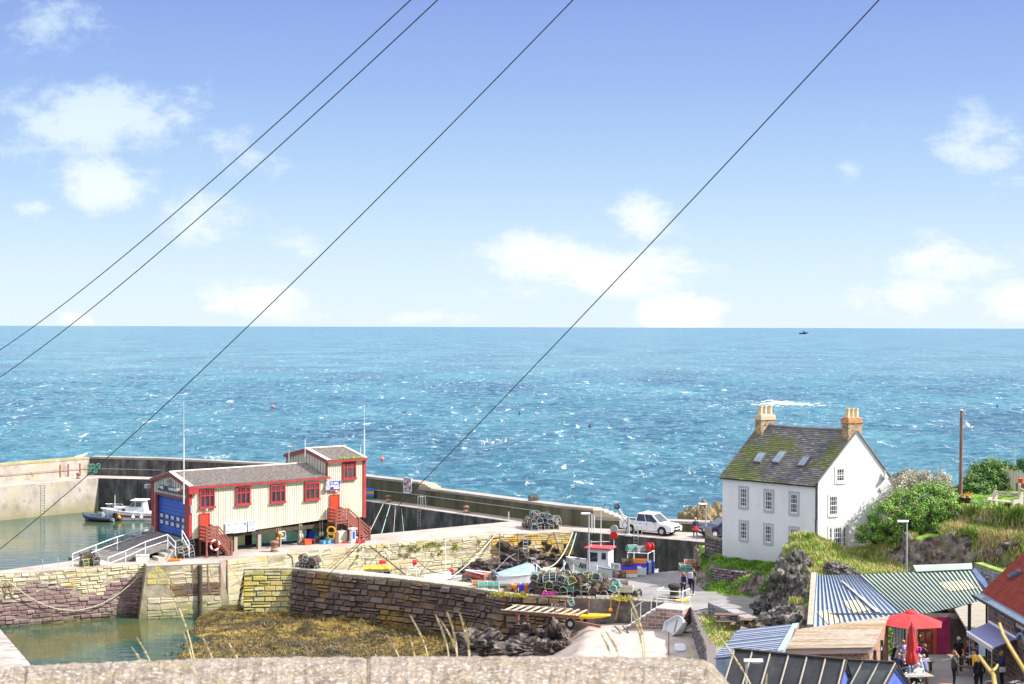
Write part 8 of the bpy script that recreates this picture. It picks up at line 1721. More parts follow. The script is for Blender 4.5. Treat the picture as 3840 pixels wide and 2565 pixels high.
def blue_boat():
 q = PD(2598,2135,125); o = boat_thing('blue_boat', 'bright blue boat with masts half hidden behind the quay edge', (q.x, q.y, -3.5),.35); hull(o, 4.6,2.0,1.5, 'boat_blue', 'boat_blue', 'deck_grey', .5,.8,.5,.35, gun='lettering_white')
 b = MB(); b.bbox((.2,0,1.9),(.9,.9,.9)); w_ = b.build('console', 'boat_blue', o); b = MB(); b.cyl((.2,0,2.3),(.2,0,2.95),.13, n=8); b.build('exhaust', 'boat_blue', w_); b = MB(); b.bbox((.2,0,3.05),(.4,.4,.3), b=.06); b.build('radar', 'white', w_)
 b = MB(); b.cyl((1.5,0,1.8),(1.5,0,5.4),.04,.025,5); b.cyl((1.9,0,1.8),(1.9,0,4.9),.03,.02,5); b.tube([(1.5,0,3.3),(2.6,0,3.4)], .03,4); b.tube([(1.5,0,3.2),(.8,-.6,1.9)], .025,4); b.tube([(1.5,0,3.2),(2.2,.6,1.9)], .025,4); b.build('mast', 'rail_white', o); b = MB(); b.bbox((2.0,0,2.0),(1.2,1.0,.5)); b.build('foredeck_cover', 'boat_blue', o)
 b = MB(); b.tube([(-1.6,-.8,1.6),(-1.6,-.8,2.6),(-.6,-.8,2.6),(-.6,-.8,1.6)], .03,4); b.sph((-.9,-.5,2.35),.16,8,6); b.build('rails', 'rail_white', o)
 for k, px, py, z, lab in (('orange', 2568,2140,.05, 'orange pot at the left of the blue boat'),('orange', 2586,2139,.3, 'upper orange pot in front of the blue boat'),('teal', 2572,2142,0, 'green teal pot on the quay edge before the blue boat'),('orange', 2608,2137,.05, 'rightmost orange pot in front of the blue boat'),('pale', 2596,2137,.0, 'pale hooped pot in front of the blue boat')): c = P(px, py, 0); pot(k, (c.x, c.y+.1, z), random.uniform(-.4,.4), lab, 'pots by the blue boat')
blue_boat()
def dinghy():
 q = P(2552,2385,-1.4); o = boat_thing('dinghy', 'small pale blue and white dinghy tipped on its side on the beach', (q.x, q.y, -1.0)); o.rotation_euler = (1.15,-.3,-1.15)
 hull(o, 2.7,1.25,.5, 'boat_white', 'dinghy_blue', 'boat_white', .2,.8,.2,.2); b = MB(); b.box((0,0,.35),(.25,1.0,.04)); b.build('thwart', 'wood_grey', o)
 q = P(2605,2380,-1.3); b = MB(); b.M = Matrix.Translation((q.x, q.y, -.45)) @ Matrix.Rotation(-.35,4, 'Z') @ Matrix.Rotation(.75,4, 'Y') @ Matrix.Rotation(0,4, 'X'); b.box((0,0,0),(.06,.5,2.3)); tag(b.build('plank', 'wood_pale'), 'long pale plank leaning beside the tipped dinghy', 'plank')
dinghy()
def kayak():
 q = PD(2165,2304,104.2); o = boat_thing('kayak', 'bright yellow orange kayak behind the wooden trolley', (q.x, q.y, q.z-.25),-.12, 'kayak'); rings = []
 for i in range(13): t = i/12; w_ = max(.02,.36*math.sin(math.pi*t)**.7); zc = .16+.1*abs(2*t-1)**3; rings.append([Vector((-2.1+4.2*t, w_*math.cos(a), zc+(.18*math.sin(a))*(.35+.65*w_/.36))) for a in [k*math.pi/5 for k in range(10)]])
 b = MB(); b.loft(rings); b.build('hull', 'kayak_yellow', o, smooth=True); b = MB(); b.torus((.1,0,.36),.26,.03, 'Z', 12,4); b.build('cockpit_rim', 'orange', o)
kayak()
def trolley():
 p0, p1 = PD(1905,2268,105.1), PD(2190,2308,103.2); u = (p1-p0).normalized(); o = thing('boat_trolley', 'long wooden launching trolley with pale slats and rusty rails on the beach', 'trolley', (p0+p1)/2-Vector((0,0,.84)), math.atan2(u.y, u.x)); L_ = (p1-p0).length
 for s in (-1,1): b = MB(); b.box((0, s*.85,.72),(L_, .12,.16)); b.build('side_beam', 'iron_rust', o)
 for k in range(10): x = -L_/2+.2+(L_-.4)*k/9; b = MB(); b.box((x, 0,.84),(.11,2.1,.07)); b.build('slat', 'wood_pale', o)
 for s in (-1,1): b = MB(); b.box((-.6, s*.95,.84),(L_*.8,.1,.06)); b.build('deck_board', 'wood_pale', o)
 for x in (-L_/2+1, L_/2-.9):
  for s in (-1,1): b = MB(); b.box((x, s*.8,.32),(.14,.14,.75)); b.build('leg', 'iron_rust', o)
 b = MB(); b.tube([(L_/2-1.6,.9,.85),(L_/2-1.6,.9,1.55),(L_/2,.9,1.6),(L_/2,.9,.85)], .045,5); b.tube([(L_/2-1.6,-.9,.85),(L_/2-1.6,-.9,1.5)], .04,5); b.build('handrail', 'iron_rust', o)
 b = MB(); b.torus((L_/2-.9,0,1.55),.2,.035, 'Y', 12,5); b.torus((L_/2-.85,.05,1.4),.18,.03, 'Y', 12,5); b.build('rope_hank', 'rope_teal', o)
 for s in (-1,1): b = MB(); b.cyl((L_/2-.5, s*1.05-.1,.3),(L_/2-.5, s*1.05+.1,.3),.34, n=16); w_ = b.build('wheel', 'rubber', o); b = MB(); b.cyl((L_/2-.5, s*1.05-.12,.3),(L_/2-.5, s*1.05+.12,.3),.16, n=12); b.build('hub', 'galv', w_)
 b = MB(); b.box((L_/2+.5,-.6,.25),(1.6,.14,.16), ry=.1); b.build('drawbar', 'iron_rust', o)
trolley()
# drums, crates by the fishing boat
def quay_goods():
 q0 = P(2358,2163,0)
 for i, (m, z, lab) in enumerate((('white', 0, 'white crate at the bottom of the left stack by the fishing boat'),('orange_tub', .26, 'orange crate in the middle of the left stack by the fishing boat'),('crate_purple', .52, 'purple blue crate topping the left stack by the fishing boat'))): crate('crate', lab, (q0.x, q0.y, z),(1.1,.6,.25), m, .1, 'crates by the fishing boat')
 pot('dark', (q0.x-.15, q0.y, .8),.2, 'dark framed pot riding on the left crate stack', 'pots by the fishing boat'); c = P(2322,2166,0); pot('dark', (c.x, c.y, 0),.3, 'dark pot on the quay left of the crate stacks', 'pots by the fishing boat')
 q1 = P(2392,2157,0)
 for i, (m, z, lab) in enumerate((('white', 0, 'white crate at the bottom of the right stack'),('white', .28, 'second white crate of the right stack'),('crate_purple', .56, 'blue purple crate under the orange tray'),('orange_tub', .84, 'orange tray topping the right stack'))): crate('crate', lab, (q1.x+.1, q1.y+.2, z),(1.0,.6,.27), m, -.1, 'crates by the fishing boat')
 for i, (px, py, m) in enumerate(((2370,2160, 'crate_purple'),(2384,2160, 'white'),(2396,2158, 'white'),(2412,2154, 'crate_purple'),(2421,2151, 'blue'),(2432,2150, 'galv'),(2443,2148, 'blue'))): c = P(px, py, 0); drum(['purple can left of the white cans', 'first white can by the crates', 'second white can by the crates', 'small purple can right of the crates', 'first tall blue drum from the left', 'grey drum between the two blue drums', 'rightmost tall blue drum on the quay edge'][i], (c.x, c.y, 0), m, h=.62 if i < 3 else (.4 if i == 3 else .85), r=.2)
 for i, (px, m) in enumerate(((1925, 'orange'),(1957, 'crate_purple'),(1972, 'orange'),(1986, 'crate_purple'),(1996, 'orange'))): c = P(px, 2222,0); drum(['far left orange can by the dark pot', 'left purple drum between two orange cans', 'middle orange can of the row', 'right purple drum of the row', 'right orange can touching the long heap'][i], (c.x, c.y, 0), m, h=.55, r=.2, group='coloured cans left of the long heap')
 # outboard end poles
 for i, (px, y0, y1, D) in enumerate(((2114,2100,2175,115),(2150,2117,2175,115),(2219,1927,2000,138),(2228,1935,2000,139))): a, c = PD(px, y1, D), PD(px, y0, D); c.x = a.x; b = MB(); b.cyl(a, c, .045, n=6); tag(b.build('pole', 'rail_white'), ['taller pale pole rising behind the long pot heap', 'shorter pale pole rising behind the long pot heap', 'left thin pole on the far quay edge by the street lamp', 'right thin pole on the far quay edge by the street lamp'][i], 'pole', 'thin poles')
 # yellow plants and pallets
 for i, (px, py) in enumerate(((2105,2237),(2200,2240))): c = P(px, py, 0); o = thing('pallet', ['left wooden pallet under the long pot heap', 'right wooden pallet under the long pot heap'][i], 'pallet', (c.x, c.y-.1,.02),-.1, group='pallets'); b = MB(); [b.box((0,-.5+k*.25,.13),(1.3,.14,.03)) for k in range(5)]; b.build('boards', 'wood_grey', o); b = MB(); [b.box((x, 0,.06),(.1,1.1,.1)) for x in (-.6,0,.6)]; b.build('bearers', 'wood_dark', o)
 rnd = random.Random(6)
 for i, (px, py, n) in enumerate(((1950,2236,60),(1878,2232,40),(2330,2250,60),(2360,2250,60))):
  c = P(px, py, 0); b = MB()
  for k in range(n*4): p = c+Vector((rnd.gauss(0,.25), rnd.gauss(0,.1)-.2, abs(rnd.gauss(0,.12)))); a = rnd.uniform(0,6); t = Vector((math.cos(a),-.2, math.sin(a)))*.07; e = Vector((-math.sin(a),-.2, math.cos(a)))*.04; b._a([p-t, p+e, p+t, p-e], [(0,1,2,3)])
  tag(b.build('ragwort', 'weed_yellow'), ['yellow weed below the coloured cans', 'yellow weed at the left end of the beach wall top', 'yellow weed below the right of the pot heap', 'yellow weed nearest the stair railing'][i], 'plant', 'yellow weeds on the wall top')
 c = P(2065,2240,0); b = MB(); [b.torus((c.x+rnd.uniform(-.4,.4), c.y-.1,.1+rnd.uniform(0,.2)),.15,.04, 'Y', 8,5) for k in range(7)]; tag(b.build('net_heap', 'pink_net'), 'small heap of bright pink netting under the long pot heap', 'net')
 c = P(2275,2246,0); crate('tray', 'white scalloped tray below the middle of the pot heap', (c.x, c.y, 0),(1.3,.5,.25), 'white', -.1, cat='tray'); c = P(2340,2238,0); crate('slatted_box', 'cream slatted box near the right end of the pot heap', (c.x, c.y+.1,.3),(1.2,.6,.4), 'cream', -.15, cat='box')
 c = P(2262,2172,0)
 A_, B_ = V3(XY(2126,2246)), V3(XY(2317,2250)); q = PW(A_, B_, 2288,2283)-Vector((0,.35,0)); b = MB(); b.sph(q, .13,9,7); b.tube([q, q+Vector((.05,.1,.8)), q+Vector((.3,.3,1.1))], .015,4); tag(b.build('float', 'orange_tub'), 'orange float dangling on a line in front of the beach wall', 'float')
 a, c = PW(A_, B_, 2322,2250)-Vector((0,.4,0)), PW(A_, B_, 2305,2318)-Vector((0,.5,0)); b = MB(); b.tube([a, c], .05,5); tag(b.build('rusty_bar', 'iron_rust'), 'rusty bar leaning down the front of the beach wall', 'bar')
 q = P(2203,2378,-1.5)
 for i, (px, py) in enumerate(((2508,2410),(2503,2375))):
  if i: continue
  q = P(px, 2455,-1.4); z = PD(px, 2370, q.y).z; b = MB(); b.cyl(q, (q.x, q.y, z),.04, n=6); tag(b.build('iron_stake', 'iron_rust'), 'thin rusty stake standing in the beach near the dinghy', 'post')
 q = P(2550,2447,-1.4); b = MB(); b.M = Matrix.Translation((q.x, q.y, -1.1)) @ Matrix.Rotation(.9,4, 'X'); b.loft([[Vector((x*.32, y*.24, z)) for x, y in ((-1,-.6),(-.6,-1),(.6,-1),(1,-.6),(1,.6),(.6,1),(-.6,1),(-1,.6))] for z in (0,.06)]); tag(b.build('plastic_lid', 'boat_white'), 'pale plastic lid lying on the beach just above the parapet', 'lid');
 for i, px in enumerate((2316,2345)): a, c = P(px-10,2352,-1.4), P(px+12,2376,-1.5); b = MB(); b.tube([a+Vector((0,0,.08)), c+Vector((0,0,.05))], .05,4); tag(b.build('timber', 'wood_brown'), ['left', 'right'][i]+' short dark timber lying on the beach', 'timber', 'timbers on the beach')
quay_goods()
# stair block with rail
def beach_steps():
 c0, c1 = P(2488,2266,0), P(2584,2270,0); u = (c1-c0).normalized(); f = P(2541,2282,0); ang = math.atan2(u.y, u.x); o = thing('beach_steps', 'stone steps with white edges and a block landing leading down to the beach', 'steps', (c0.x, c0.y, -1.4),-.42)
 W_ = WORLD(o); L_ = 1.75
 b = MB(); b.box((L_*.5,-.65,.62),(L_, 1.7,1.5)); b.build('landing_block', 'block_pink', o); b = MB(); b.box((L_*.5,-.65,1.39),(L_+.06,1.76,.07)); b.build('landing_slab', 'cap_pale', o)
 n = 6
 for k in range(n): z = 1.2-k*.22; b = MB(); b.box((-.16-k*.32,-.95, z/2-.1),(.33,1.15, z+.2)); s = b.build('step', 'block_pink', o); b = MB(); b.box((-.16-k*.32,-.95, z+.02),(.35,1.2,.05)); b.build('tread', 'cap_pale', s)
 r = thing('railing', 'pale tubular railing round the landing of the beach steps', 'railing', o.location+Vector((0,0,1.4)),-.42); z0 = 0.03
 for x, y in ((.05,-1.45),(L_-.05,-1.45),(L_-.05,.1)): b = MB(); b.cyl((x, y, z0),(x, y, 1.1),.03, n=5); b.build('post', 'rail_white', r)
 for h in (1.1,.58): b = MB(); b.tube([(.05,-1.45, h),(L_-.05,-1.45, h),(L_-.05,.1, h)], .028,5); b.build('rail', 'rail_white', r)
 b = MB(); b.tube([(.05,-1.45,1.1),(.05,-.1,1.1)], .028,5); b.build('rail', 'rail_white', r)
 b = MB(); b.tube([(.05,-.35,1.0),(-2.0,-.35,-.35),(-2.0,-.35,-1.2)], .028,5); b.build('handrail', 'rail_white', r)
 for x, z in ((-.7,.5),(-1.4,.05)): b = MB(); b.cyl((x, -.35, z-.9),(x, -.35, z),.025, n=5); b.build('post', 'rail_white', r)
 q = P(2555,2255,0); b = MB(); [b.torus((q.x+.1*k, q.y, .06+.03*k),.4-.06*k, .04, 'Z', 14,5) for k in range(3)]; tag(b.build('hose', 'yellow'), 'yellow hose coiled on the road behind the step railing', 'hose')
beach_steps()
# davit crane
q = P(2357,2012,0); o = thing('davit_crane', 'pale metal davit crane leaning out beside the white truck', 'crane', (q.x, q.y+.3,0)); b = MB(); b.lathe((0,0,0), [(.35,0),(.35,.1),(.12,.2),(.1,1.6)], 10); b.build('column', 'galv', o); b = MB(); b.tube([(0,0,.9),(-.45,0,1.6),(-1.0,-.1,2.6)], .07,6); b.tube([(0,0,1.5),(-.4,0,1.75),(-.95,-.1,2.65)], .035,5); b.build('jib', 'galv', o); b = MB(); b.torus((-1.0,-.12,2.5),.2,.045, 'Y', 12,5); b.torus((-.9,-.12,2.45),.16,.045, 'Y', 12,5); b.build('winch', 'iron_dark', o); b = MB(); b.tube([(-.3,0,1.4),(-.5,0,.9),(-.2,0,.5),(-.35,0,.2)], .04,5); b.build('cable', 'rope', o)
# ------------------------------------------------------------------ street lamps
def lamp(px, D, zb, ztop, lab, side=-1, hl=.55, m='galv'):
 q = PX(px, D, zb); o = thing('street_lamp', lab, 'street lamp', q, group='street lamps'); h = ztop-zb; b = MB(); b.cyl((0,0,0),(0,0, h*.35),.075, n=8); b.cyl((0,0, h*.35),(0,0, h-.05),.05, n=8); b.build('pole', m, o)
 b = MB(); b.loft([[Vector((side*x, y*w, h+z)) for y, z in ((-1,0),(0,.1),(1,0),(0,-.05))] for x, w in ((-.1,.06),(.05,.1),(hl*.6,.16),(hl, .1))]); b.build('lamp_head', 'lamp_pale', o); b = MB(); b.box((side*hl*.6,0, h-.05),(hl*.5,.18,.03)); b.build('lens', 'frosted', o)
lamp(2208,116.5,0,4.3, 'street lamp in front of the white and red fishing boat'); lamp(2646,124,0,4.2, 'street lamp beside the left edge of the white house'); lamp(3399,96.6,0,6.15, 'street lamp rising behind the green ribbed roof'); lamp(2797,63,-.5,4.75, 'street lamp in front of the black felt roof', 1,.62)
# ------------------------------------------------------------------ vehicles
def car(lab, cat, c, rz, body_m, pick=False, L_=5.1, W_=1.78, Hb=1.0, Ht=1.78):
 o = thing('pickup_truck' if pick else 'parked_car', lab, cat, c, rz); r = .38; wx = (-L_*.29, L_*.31); w = W_/2
 def arch(x): return [(x+(r+.07)*math.cos(a),.34+(r+.07)*math.sin(a)) for a in [math.pi*(1-k/8) for k in range(9)]]
 prof = [(-L_/2,.42),(-L_/2, Hb),(-L_/2+.05, Hb+.06),(L_*.19, Hb+.04),(L_*.42, Hb-.08),(L_/2-.05, Hb-.22),(L_/2,.7),(L_/2-.04,.38)]+list(reversed(arch(wx[1])))+list(reversed(arch(wx[0])))
 b = MB(); b.extr(prof[::-1], -w, w); bd = b.build('body', body_m, o)
 b = MB(); b.box((0,0,.42),(L_*.9, W_*.8,.3)); b.build('underbody', 'black', o)
 x0 = -L_*.2 if pick else -L_*.46
 xf = L_*(.27 if pick else .25)
 def ring(z, k0, k1, wi): return [Vector((x0+k0,-wi, z)), Vector((xf-k1,-wi, z)), Vector((xf-k1, wi, z)), Vector((x0+k0, wi, z))]
 cb = MB(); z0, z1 = Hb+.02, Ht; R0, R1 = ring(z0,0,0, w*.96), ring(z1-.06,.12 if pick else .45,.85, w*.78); R2 = ring(z1,.25 if pick else .6,.98, w*.7); cb.loft([R0, R1, R2]); cab = cb.build('cabin', body_m, o)
 def pane(i, j, t0, t1, s0, s1, nm='window'):
  a, c_, d, e = R0[i], R0[j], R1[j], R1[i]; f = lambda s, t: a.lerp(c_, s).lerp(e.lerp(d, s), t); q = [f(s0, t0), f(s1, t0), f(s1, t1), f(s0, t1)]; n = (q[1]-q[0]).cross(q[3]-q[0]).normalized(); g = MB(); g._a([p+n*.012 for p in q], [(0,1,2,3)]); g.build(nm, 'glass', cab)
 for i, j in ((0,1),(2,3)):
  if i == 0: pane(i, j, .12,.92,.05,.44); pane(i, j, .12,.92,.48,.93)
  else: pane(i, j, .12,.92,.07,.52); pane(i, j, .12,.92,.56,.95)
 pane(1,2,.1,.95,.06,.94, 'windscreen'); pane(3,0,.2,.9,.08,.92, 'rear_window')
 for x in wx:
  for s in (-1,1):
   b = MB(); b.cyl((x, s*(w-.2),.36),(x, s*(w+.02),.36),.36, n=20); wh = b.build('wheel', 'rubber', o); b = MB(); b.cyl((x, s*(w-.05),.36),(x, s*(w+.035),.36),.2, n=14); b.build('rim', 'galv', wh)
   g = MB(); g.cyl((x, s*(w-.28),.36),(x, s*(w-.02),.36),.43, n=20); g.build('wheel_arch', 'black', o) if False else None
 for s in (-1,1):
  b = MB(); b.bbox((L_/2-.12, s*(w-.28), Hb-.3),(.25,.42,.18)); b.build('headlight', 'frosted', o); b = MB(); b.box((-L_/2-.01, s*(w-.1), Hb-.12),(.06,.16,.3)); b.build('tail_light', 'red', o)
  b = MB(); b.bbox((L_*.17, s*(w+.1), Hb+.16),(.14,.2,.16)); b.build('wing_mirror', 'black', o); b = MB(); b.box((L_*.02, s*(w+.005), Hb-.12),(.16,.02,.04)); b.box((-L_*.1, s*(w+.005), Hb-.12),(.16,.02,.04)); b.build('door_handle', 'black', o)
  b = MB(); [b.box((xx, s*(w+.002),.72),(.012,.01,.55)) for xx in (x0+.1, L_*.05-.15, L_*.2)]; b.build('door_seams', 'grey', o)
 b = MB(); b.box((L_/2+.0,0,.72),(.05,.9,.14)); b.box((L_/2-.0,0,.48),(.06,1.0,.14)); b.build('grille', 'black', o); b = MB(); b.box((L_/2+.03,0,.6),(.02,.5,.11)); b.build('number_plate', 'lettering_white', o)
 if pick:
  b = MB(); b.box((-L_*.29,0, Hb+.065),(L_*.4, W_*.84,.02)); b.v = [p if p.x < x0-.02 else Vector((x0-.02, p.y, p.z)) for p in b.v]; b.build('load_bed', 'black', o); b = MB(); b.tube([(-L_*.48,-w*.85, Hb+.1),(-L_*.12,-w*.85, Hb+.1)], .03,4); b.tube([(-L_*.48, w*.85, Hb+.1),(-L_*.12, w*.85, Hb+.1)], .03,4); b.build('bed_rail', body_m, o)
 return o
c = P(2441,2002,0); car('white double cab pickup truck parked on the narrow quay', 'pickup truck', (c.x, c.y+.25,0),-.62, 'car_white', True)
c = P(2700,2012,0); car('dark blue car half hidden behind the white house', 'car', (c.x+.4, c.y, 0), math.pi+.35, 'navy', False, 4.5,1.8,.98,1.6)
# ------------------------------------------------------------------ people
import numpy as np
def person(lab, loc, rz, top='black', legs='black', hair='brown_hair', shoes='black', h=1.7, pose='stand', arms=('down', 'down'), hairlen=.0, sleeves=True, extra=None, build=1.0, turn=0):
 o = thing('person', lab, 'person', loc, rz, group=None); k = h/1.7
 sit = pose == 'sit'; hz_ = .46 if sit else .93; lean = .0 if not sit else -.08
 J = {}; V = lambda x, y, z: Vector((x, y, z))
 J['pel'] = V(0,0, hz_+.04); J['chest'] = V(0, lean-.01, hz_+.36); J['neck'] = V(0, lean-.02, hz_+.56); J['head'] = V(0, lean-.05, hz_+.71)
 B = [('pel', 'pel', 'chest', .135*build, .14*build, 1),('c', 'chest', 'chest2', .15*build, .115*build, 1),('n', 'neck', 'head', .055,.06,0)]; J['chest2'] = V(0, lean-.01, hz_+.47)
 caps = [(J['pel'], J['chest'], .135*build, .145*build, 1),(J['chest'], J['chest2'], .145*build, .12*build, 1),(V(-.09,0, hz_), V(.09,0, hz_),.12*build, .12*build, 2),(V(-.15*build, lean, hz_+.48), V(.15*build, lean, hz_+.48),.075,.075,1),(J['chest2'], J['neck'], .1,.06,1 if sleeves else 1),(J['neck'], J['head']-V(0,0,.05),.052,.055,0)]
 hd = J['head']; caps += [(hd-V(0,.01,.04), hd+V(0,.015,.03),.078,.092,0),(hd+V(0,-.07,-.06), hd+V(0,-.03,-.05),.04,.05,0),(hd+V(0,-.095,.005), hd+V(0,-.112,-.022),.012,.019,0),(hd+V(-.09,.0,-.01), hd+V(-.092,.01,.02),.018,.018,0),(hd+V(.09,.0,-.01), hd+V(.092,.01,.02),.018,.018,0),(hd+V(-.022,-.092,-.055), hd+V(.022,-.092,-.055),.011,.011,0)]
 for i, s in enumerate((-1,1)):
  if sit: kn, an = V(s*.13,-.42,.5), V(s*.12,-.38,.09)
  elif pose == 'walk': kn, an = V(s*.09,-.12*s-.05,.5), V(s*.08,-.22*s+.12*(s < 0),.09)
  else: kn, an = V(s*.1,-.02,.5), V(s*.1,.02,.09)
  hp = V(s*.09,0, hz_-.02); caps += [(hp, kn, .092*build, .065,2),(kn, an, .062,.045,2),(an, an+V(0,0,-.03),.045,.045,3),(an+V(0,.02,-.04), an+V(s*.02,-.16,-.05),.042,.036,3)]
  sh = V(s*.19*build, lean, hz_+.49); a = arms[i]
  if a == 'down': el, wr, hd_ = sh+V(s*.05,.03,-.28), sh+V(s*.07,-.03,-.52), V(0,-.02,-1)
  elif a == 'up': el, wr, hd_ = sh+V(s*.05,-.12,-.22), sh+V(-s*.08,-.2,.06), V(-s*.5,.1,1)
  elif a == 'hip': el, wr, hd_ = sh+V(s*.17,.06,-.23), sh+V(s*.02,-.04,-.42), V(-s, 0,-.4)
  elif a == 'cross': el, wr, hd_ = sh+V(s*.06,-.05,-.26), sh+V(-s*.16,-.2,-.24), V(-s, -.1,.1)
  else: el, wr, hd_ = sh+V(s*.03,-.12,-.24), sh+V(-s*.06,-.36,-.24), V(0,-1,0)
  hd_.normalize(); ms = 1 if sleeves else 0
  caps += [(sh, el, .058*build, .045,1),(el, wr, .043,.03, ms),(wr, wr+hd_*.08,.028,.034,0)]
  sd = hd_.orthogonal().normalized()
  for f in range(4): st = wr+hd_*.08+sd*(f-1.5)*.02; L_f = (.065,.078,.072,.055)[f]; bend = hd_.cross(sd)*.02; caps += [(st, st+hd_*L_f*.55,.0115,.0105,0),(st+hd_*L_f*.55, st+hd_*L_f+bend, .0105,.009,0)]
  caps.append((wr+hd_*.03+sd*.03, wr+hd_*.075+sd*.058,.013,.011,0))
 b = MB()
 for a, c_, r0, r1, z in caps:
  d = c_-a; d = d.normalized() if d.length > 1e-5 else V(0,0,1); q = d.to_track_quat('Z', 'Y'); L_ = (c_-a).length; rings = []; n = 10
  for t, rr, e in ((-.999,.05,0),(-.7,.71,0),(0,1,0)): rings.append((a+d*t*r0, r0*rr))
  for t, rr in ((0,1),(.7,.71),(.999,.05)): rings.append((c_+d*t*r1, r1*rr))
  b.loft([[p+q @ V(r_*math.cos(2*math.pi*i/n), r_*math.sin(2*math.pi*i/n),0) for i in range(n)] for p, r_ in rings])
 me = bpy.data.meshes.new('tmp'); me.from_pydata([p*k for p in b.v], [], b.f); t = bpy.data.objects.new('tmp', me); COL.objects.link(t)
 md = t.modifiers.new('r', 'REMESH'); md.mode = 'VOXEL'; md.voxel_size = .0145; ms_ = t.modifiers.new('s', 'SMOOTH'); ms_.factor = .5; ms_.iterations = 2
 bpy.context.view_layer.update(); body = bpy.data.meshes.new_from_object(t.evaluated_get(bpy.context.evaluated_depsgraph_get())); bpy.data.objects.remove(t); bpy.data.meshes.remove(me)
 body.name = 'body'; n = len(body.polygons); cen = np.empty(n*3); body.polygons.foreach_get('center', cen); cen = cen.reshape(-1,3)/k; best = np.full(n, 9.); idx = np.zeros(n, int)
 for a, c_, r0, r1, z in caps:
  A_ = np.array(a); D_ = np.array(c_)-A_; l2 = max(1e-9, D_ @ D_); tt = np.clip(((cen-A_) @ D_)/l2,0,1); dd = np.linalg.norm(cen-A_-tt[:, None]*D_, axis=1)-(r0+(r1-r0)*tt); m_ = dd < best; best[m_] = dd[m_]; idx[m_] = z
 for m_ in ('skin', top, legs, shoes): body.materials.append(MATS[m_])
 body.polygons.foreach_set('material_index', idx.tolist()); body.polygons.foreach_set('use_smooth', [True]*n); bo = bpy.data.objects.new('body', body); COL.objects.link(bo); bo.parent = o
 if hair:
  b = MB(); hh = (hd+V(0,.018,.03))*k; b.sph(hh, .108*k, 12,9,(1,1.02,.98)); b.v = [p if p.y > hd.y*k-.055 or p.z > hh.z+.045 else Vector((p.x, hd.y*k-.05, p.z)) for p in b.v]
  if hairlen: b.loft([[hh+V(x*w_, y*.05+.055, z) for x, y in ((-1,-1),(1,-1),(1,1),(-1,1))] for z, w_ in ((.02,.09),(-.1,.1),(-hairlen, .06))])
  b.build('hair', hair, o, smooth=True)
 b = MB(); [b.sph((hd+V(s*.032,-.083,.022))*k, .012*k, 6,5) for s in (-1,1)]; b.build('eyes', 'black', o)
 if extra:
  for nm, m_, shape in extra:
   b = MB(); shape(b, k, J, hz_); b.build(nm, m_, o)
 return o
bag = lambda b, k, J, z: b.bbox((0,.2,(z+.36)*k),(.32,.18,.42), b=.06)
tied = lambda b, k, J, z: b.loft([[Vector((x*w_, y*w_*.8, zz)) for x, y in ((-1,-1),(0,-1.2),(1,-1),(1.1,0),(1,1),(0,1.2),(-1,1),(-1.1,0))] for zz, w_ in ((z-.2,.19),(z+.05,.17),(z+.14,.155))])
tied_hip = lambda b, k, J, z: b.bbox((.26,.0, z-.0),(.16,.3,.5), b=.07)
shades = lambda b, k, J, z: b.box(J['head']*k+Vector((0,-.088,.022)),(.14,.03,.035))
cap = lambda b, k, J, z: (b.sph((J['head']+Vector((0,.01,.05)))*k, .108,10,6,(1,1,.75)), b.box((J['head']+Vector((0,-.12,.055)))*k, (.15,.1,.02)))
q = P(2562,2240,0); person('curly haired person in a lilac top with a black backpack on the road', q, math.pi+.1, 'lilac', 'black', 'hair_auburn', 'white', 1.6, 'walk', hairlen=.2, extra=[('backpack', 'black', bag)])
q = P(2594,2232,0); person('person in black with a grey backpack and purple jacket on the road', q, math.pi-.5, 'black', 'black', 'brown_hair', 'white', 1.75, 'stand', ('up', 'down'), extra=[('backpack', 'galv', bag),('tied_jacket', 'purple', tied_hip)])
q = P(2608,2021,0); person('person walking on the quay with a red jacket tied at the waist', q, math.pi+.2, 'navy_cloth', 'navy_cloth', 'blonde', 'skin', 1.7, 'walk', extra=[('tied_jacket', 'red', tied)])
def seated(px, topy, rz, lab, hh=1.27, **kw):
 d = ray(px, topy+0); D = (H-hh)/(-d.z); q = PX(px, D, 0); return person(lab, (q.x, q.y, 0), rz, pose='sit', **kw)
T = math.pi
seated(3350,2410,.9, 'seated person in a black coat by the slatted gate', top='black', hair='grey_hair', arms=('fwd', 'fwd'))
seated(3361,2420,1.2, 'seated person with white hair and a striped blue top', top='stripe_cloth', hair='white_hair', arms=('fwd', 'fwd'))
seated(3383,2399,.3, 'seated man with sunglasses and a pale lilac shirt', top='lilac', hair=None, arms=('fwd', 'down'), extra=[('sunglasses', 'black', shades)])
seated(3399,2431,.2, 'seated person with blonde hair in a pink and white top', top='flower_pink', hair='blonde', arms=('fwd', 'fwd'))
seated(3366,2450,2.4, 'seated bald man in a navy jacket nearest the blue gable', top='navy_cloth', hair=None, arms=('fwd', 'fwd'))
seated(3409,2478,2.9, 'seated child in a pale denim jacket seen from behind', top='denim', hair='hair_auburn', hh=1.12, h=1.4, arms=('fwd', 'fwd'))
seated(3474,2414,-1.3, 'seated young man in a dark leather jacket right of the closed parasol', hh=1.3, top='charcoal', hair='hair_auburn', arms=('fwd', 'fwd'))
seated(3457,2457,-1.6, 'seated person with white hair beside the man in the blue gilet', top='stripe_cloth', hair='white_hair', arms=('fwd', 'fwd'))
seated(3471,2455,-2.3, 'seated bald man in a padded blue gilet over a pink shirt', top='gilet', hair=None, arms=('fwd', 'fwd'), build=1.15)
seated(3448,2488,-2.7, 'seated grey haired person in a white shirt nearest the planter', top='white', hair='grey_hair', arms=('fwd', 'fwd'), build=1.1)
